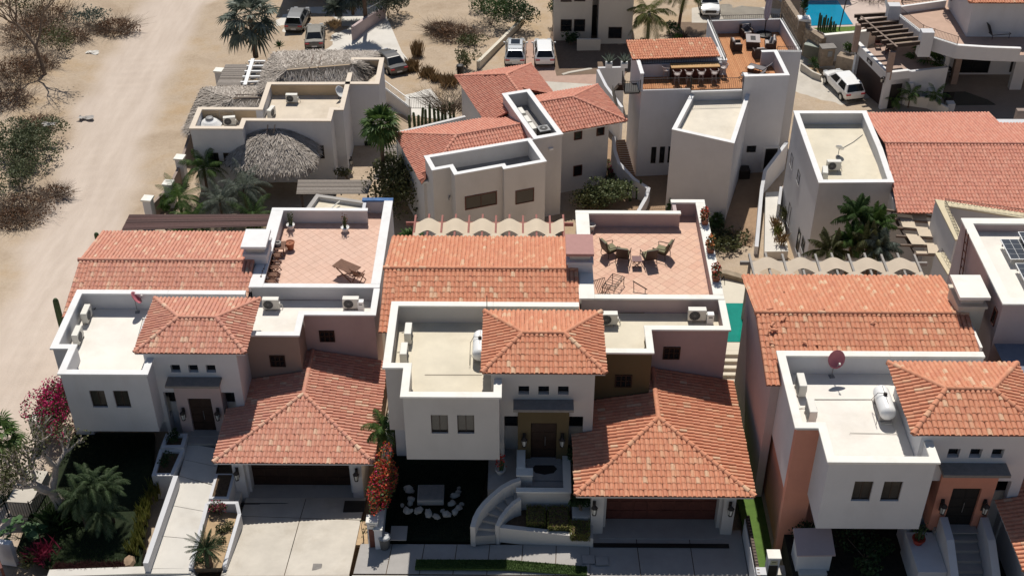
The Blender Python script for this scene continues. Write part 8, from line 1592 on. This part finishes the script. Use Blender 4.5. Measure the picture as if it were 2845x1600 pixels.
# lounge, bar and loungers on the timber deck
DZ = .455; M_wick = mat('brown_wicker', (0.06,0.042,0.036), .8, .2, 30, .5, 60); M_cush = mat('grey_cushion', (0.42,0.38,0.36), .9, .06, 6)
def wicker(loc, rz, label, W=.85, name='wicker_armchair', pillow=None):
    t = thing(name, label, 'armchair' if W < 1 else 'sofa', loc, rz, 'wicker lounge seats'); b = MB(); b.box((-W/2,-.42,.04), (W/2,.4,.3)); b.box((-W/2,-.42,.3), (W/2,-.28,.86)); b.build('base', M_wick, t, bevel=.02)
    for sx in (-1,1): b = MB(); b.box((sx*W/2-(.13 if sx > 0 else 0),-.278,.3), (sx*W/2+(0 if sx > 0 else .13),.4,.62)); b.build('arm', M_wick, t, bevel=.02)
    b = MB(); b.box((-W/2+.14,-.26,.302), (W/2-.14,.4,.44)); b.build('seat_cushion', M_cush, t, bevel=.03)
    for k in range(2 if W > 1 else 1):
        w_ = (W-.28)/(2 if W > 1 else 1); b = MB(); x = -W/2+.14+k*w_; b.box((x+.01,-.04,.0), (x+w_-.01,.1,.46), Matrix.Translation((0,-.2,.44)) @ Matrix.Rotation(R(12), 4, 'X')); b.build('back_cushion', M_cush, t, bevel=.04)
    if pillow: b = MB(); b.box((-.22,-.05,-.22), (.22,.07,.22), Matrix.Translation((0,.02,.66)) @ Matrix.Rotation(R(40), 4, 'Y') @ Matrix.Rotation(R(15), 4, 'X')); b.build('pillow', pillow, t, bevel=.05)
    return t
M_dkp = mat('dark_pillow', (0.06,0.06,0.075), .9, .1)
wicker(D3(8.45,6.55,DZ), a4+R(-90), 'left wicker seat with pale bolster facing the fire table', .9); wicker(D3(9.75,8.95,DZ), a4+R(190), 'back wicker armchair with dark diamond pillow', .9, pillow=M_dkp); wicker(D3(11.2,6.7,DZ), a4+R(80), 'right wicker sofa heaped with pale cushions', 1.3, 'wicker_sofa', M_cush); wicker(D3(9.95,5.15,DZ), a4+R(5), 'front wicker armchair seen from behind', .9)
t = thing('fire_table', 'low wicker fire table with pale patterned top', 'table', D3(9.9,7.2,DZ), a4+R(-10)); b = MB(); b.box((-.5,-.68,0), (.5,.68,.56)); b.build('base', M_wick, t); b = MB(); b.box((-.55,-.73,.562), (.55,.73,.61)); b.build('table_top', mat('grey_table_top', (0.34,0.30,0.29), .5, .1, 8), t); b = MB(); b.box((-.2,-.38,.612), (.2,.38,.62)); b.build('burner', M_black, t)
t = thing('closed_parasol', 'furled lavender-grey parasol on a heavy round base', 'umbrella', D3(11.25,8.95,DZ), a4); b = MB(); b.lathe([(.62,0), (.64,.1), (.5,.16), (.1,.2)], 24); b.build('base', M_black, t); b = MB(); b.tube([(0,0,.2), (0,0,1.2), (.12,0,4.2)], .045, 8); b.build('pole', M_black, t); b = MB(); rr = random.Random(3)
for i, (r_, z_) in enumerate(((.12,1.35), (.2,1.5), (.24,2.0), (.22,2.8), (.18,3.6), (.06,4.15))):
    for k in range(14): a = k*6.283/14; q = r_*(1.12 if k % 2 else .78)*rr.uniform(.9,1.1); b.v.append(Vector((.12*(z_-1.2)/3+q*math.cos(a), q*math.sin(a), z_)))
b.f = [[i*14+k, i*14+(k+1) % 14, (i+1)*14+(k+1) % 14, (i+1)*14+k] for i in range(5) for k in range(14)]; b.m = [0]*70; b.t = [0]*70; b.build('canopy', mat('lavender_canvas', (0.40,0.38,0.44), .9, .08, 4), t)
t = thing('bar_table', 'long teak-topped bar table under the tiled canopy', 'table', D3(4.3,2.02,DZ), a4); b = MB(); b.box((-1.85,-.4,1.02), (1.85,.36,1.09)); b.build('table_top', mat('honey_teak', (0.45,0.26,0.10), .6, .12, 5), t)
b = MB(); b.box((-1.82,.0,0), (1.82,.3,1.018)); b.build('front_panel', M_woodr, t)
for sx in (-1.8,1.8): b = MB(); b.box((sx-.05,-.38,0), (sx+.05,-.02,1.018)); b.build('leg', M_wood, t)
ST_ = []
M_rope = mat('pale_rope', (0.42,0.35,0.33), .85, .1, 20)
def bar_stool(loc, rz, label):
    if ST_: return dup(ST_[0], loc, rz, label, 'rope-backed bar stools')
    t = thing('bar_stool', label, 'bar stool', loc, rz, 'rope-backed bar stools'); b = MB(); b.lathe([(.2,.72), (.24,.75), (.24,.8), (.15,.82)], 16); b.build('seat', mat('stool_cushion', (0.55,0.50,0.48), .9, .05), t)
    ar = [(.30*math.cos(R(200+140*k/12)), .27*math.sin(R(200+140*k/12)), 1.04) for k in range(13)]; b = MB(); b.tube([(.30,.22,1.0)]+[(.31*math.cos(R(10-200*k/14)), .3*math.sin(R(10-200*k/14)), 1.06) for k in range(15)]+[(-.30,.22,1.0)], .028, 6); b.build('back_rail', M_rope, t)
    b = MB()
    for k in range(17): a = R(0-180*k/16); b.tube([(.24*math.cos(a), .24*math.sin(a), .78), (.31*math.cos(a), .3*math.sin(a), 1.06)], .014, 4, False)
    b.build('rope_back', M_rope, t)
    for k in range(4): a = R(45+90*k); b = MB(); b.tube([(.17*math.cos(a), .17*math.sin(a), .74), (.26*math.cos(a), .26*math.sin(a), 0)], .016, 5); b.build('leg', M_rope, t)
    b = MB(); b.tube([(.21*math.cos(R(45+90*k)), .21*math.sin(R(45+90*k)), .3) for k in range(5)], .012, 5); b.build('foot_ring', M_rope, t); ST_.append(t); return t
for k, (u_, w_, rz) in enumerate(((2.83,1.2,0), (3.74,1.2,0), (4.66,1.2,0), (5.66,1.2,0), (2.1,1.95,-90), (6.55,2.05,90))): bar_stool(D3(u_,w_,DZ), a4+R(rz), ('first bar stool from the left along the front of the bar', 'second bar stool from the left along the front of the bar', 'third bar stool from the left along the front of the bar', 'fourth bar stool from the left along the front of the bar', 'bar stool at the left end of the bar table', 'bar stool at the right end of the bar table')[k])
def sling_lounger(loc, rz, label):
    t = thing('sling_lounger', label, 'lounger', loc, rz, 'sling loungers on the deck'); fr = mat('dark_sling_frame', (0.03,0.028,0.03), .5, .1); sm_ = mat('grey_sling', (0.17,0.155,0.16), .8, .06)
    b = MB(); b.box((-.3,-.3,.36), (.3,.95,.385)); b.build('seat_sling', sm_, t); b = MB(); b.box((-.3,-.0,.0), (.3,.02,.8), Matrix.Translation((0,-.3,.38)) @ Matrix.Rotation(R(42), 4, 'X')); b.build('back_sling', sm_, t)
    for sx in (-.32,.32): b = MB(); b.tube([(sx,-.85,.98), (sx,-.3,.37), (sx,.95,.37), (sx,1.12,.2), (sx,.9,.02), (sx,.5,.3)], .025, 6); b.build('side_frame', fr, t); b = MB(); b.tube([(sx,-.3,.37), (sx,-.6,.02), (sx,-.2,.02), (sx,.0,.36)], .022, 5); b.build('leg', fr, t)
    return t
sling_lounger(D3(8.75,1.35,DZ), a4+R(68), 'front sling lounger with its back raised beside the parapet'); sling_lounger(D3(9.55,2.6,DZ), a4+R(55), 'rear sling lounger behind the small round table'); t = thing('round_table', 'small round white-topped table between the sling loungers', 'table', D3(8.75,2.55,DZ)); b = MB(); b.lathe([(.27,.44), (.27,.48)], 18); b.build('table_top', M_capb, t); b = MB(); b.lathe([(.22,0), (.26,.439)], 18); b.build('base', M_wick, t)
q = (39.67,98.27,-1.54); t = thing('iron_lounger', 'dark iron chaise in the shade of the upper wall', 'lounger', q, R(-80)); b = MB(); b.tube([(-.35,-.6,.4), (.35,-.6,.4), (.35,1.1,.4), (-.35,1.1,.4), (-.35,-.6,.4)], .03, 5); b.build('frame', M_black, t); b = MB(); b.box((-.33,0,0), (.33,.03,1.0), Matrix.Translation((0,-.55,.4)) @ Matrix.Rotation(R(25), 4, 'X')); b.build('backrest', M_black, t)
for sx in (-.33,.33):
    for y in (-.5,1.0): b = MB(); b.tube([(sx,y,.4), (sx,y,0)], .025, 5); b.build('leg', M_black, t)
# slipped and broken tiles on the salmon villa roof
rr = random.Random(61); tr = [o for o in v3.children if o.name.startswith('tiled_roof')][0]; me = tile_mesh(M_tile['a'])
def rz3(y): return (5.72+.9*(58.06-y)/4.18 if y > 53.88 else 5.725+.895*(y-49.72)/4.16)
for px in ((12.97,50.47,8.1), (12.05,48.29,8.35), (12.55,47.65,8.4), (11.81,47.1,8.25), (11.64,46.82,8.2), (12.06,46.83,8.2), (13.17,46.2,8), (11.6,46.13,7.95), (13.81,45.95,7.85), (16.56,47.25,8.25), (14.51,48.25,8.35)):
    x, y = px[0]-H3[0], px[1]-H3[1]; z = rz3(y)+H3[2]+.1; inst('slipped_tile', me, Matrix.Translation((px[0], px[1], z)) @ Matrix.Rotation(rr.uniform(0,6.28), 4, 'Z') @ Matrix.Rotation(rr.uniform(-.35,.35), 4, 'X') @ Matrix.Rotation(rr.uniform(-.4,.4), 4, 'Y') @ Matrix.Scale(rr.uniform(.6,1.0), 4), tr)
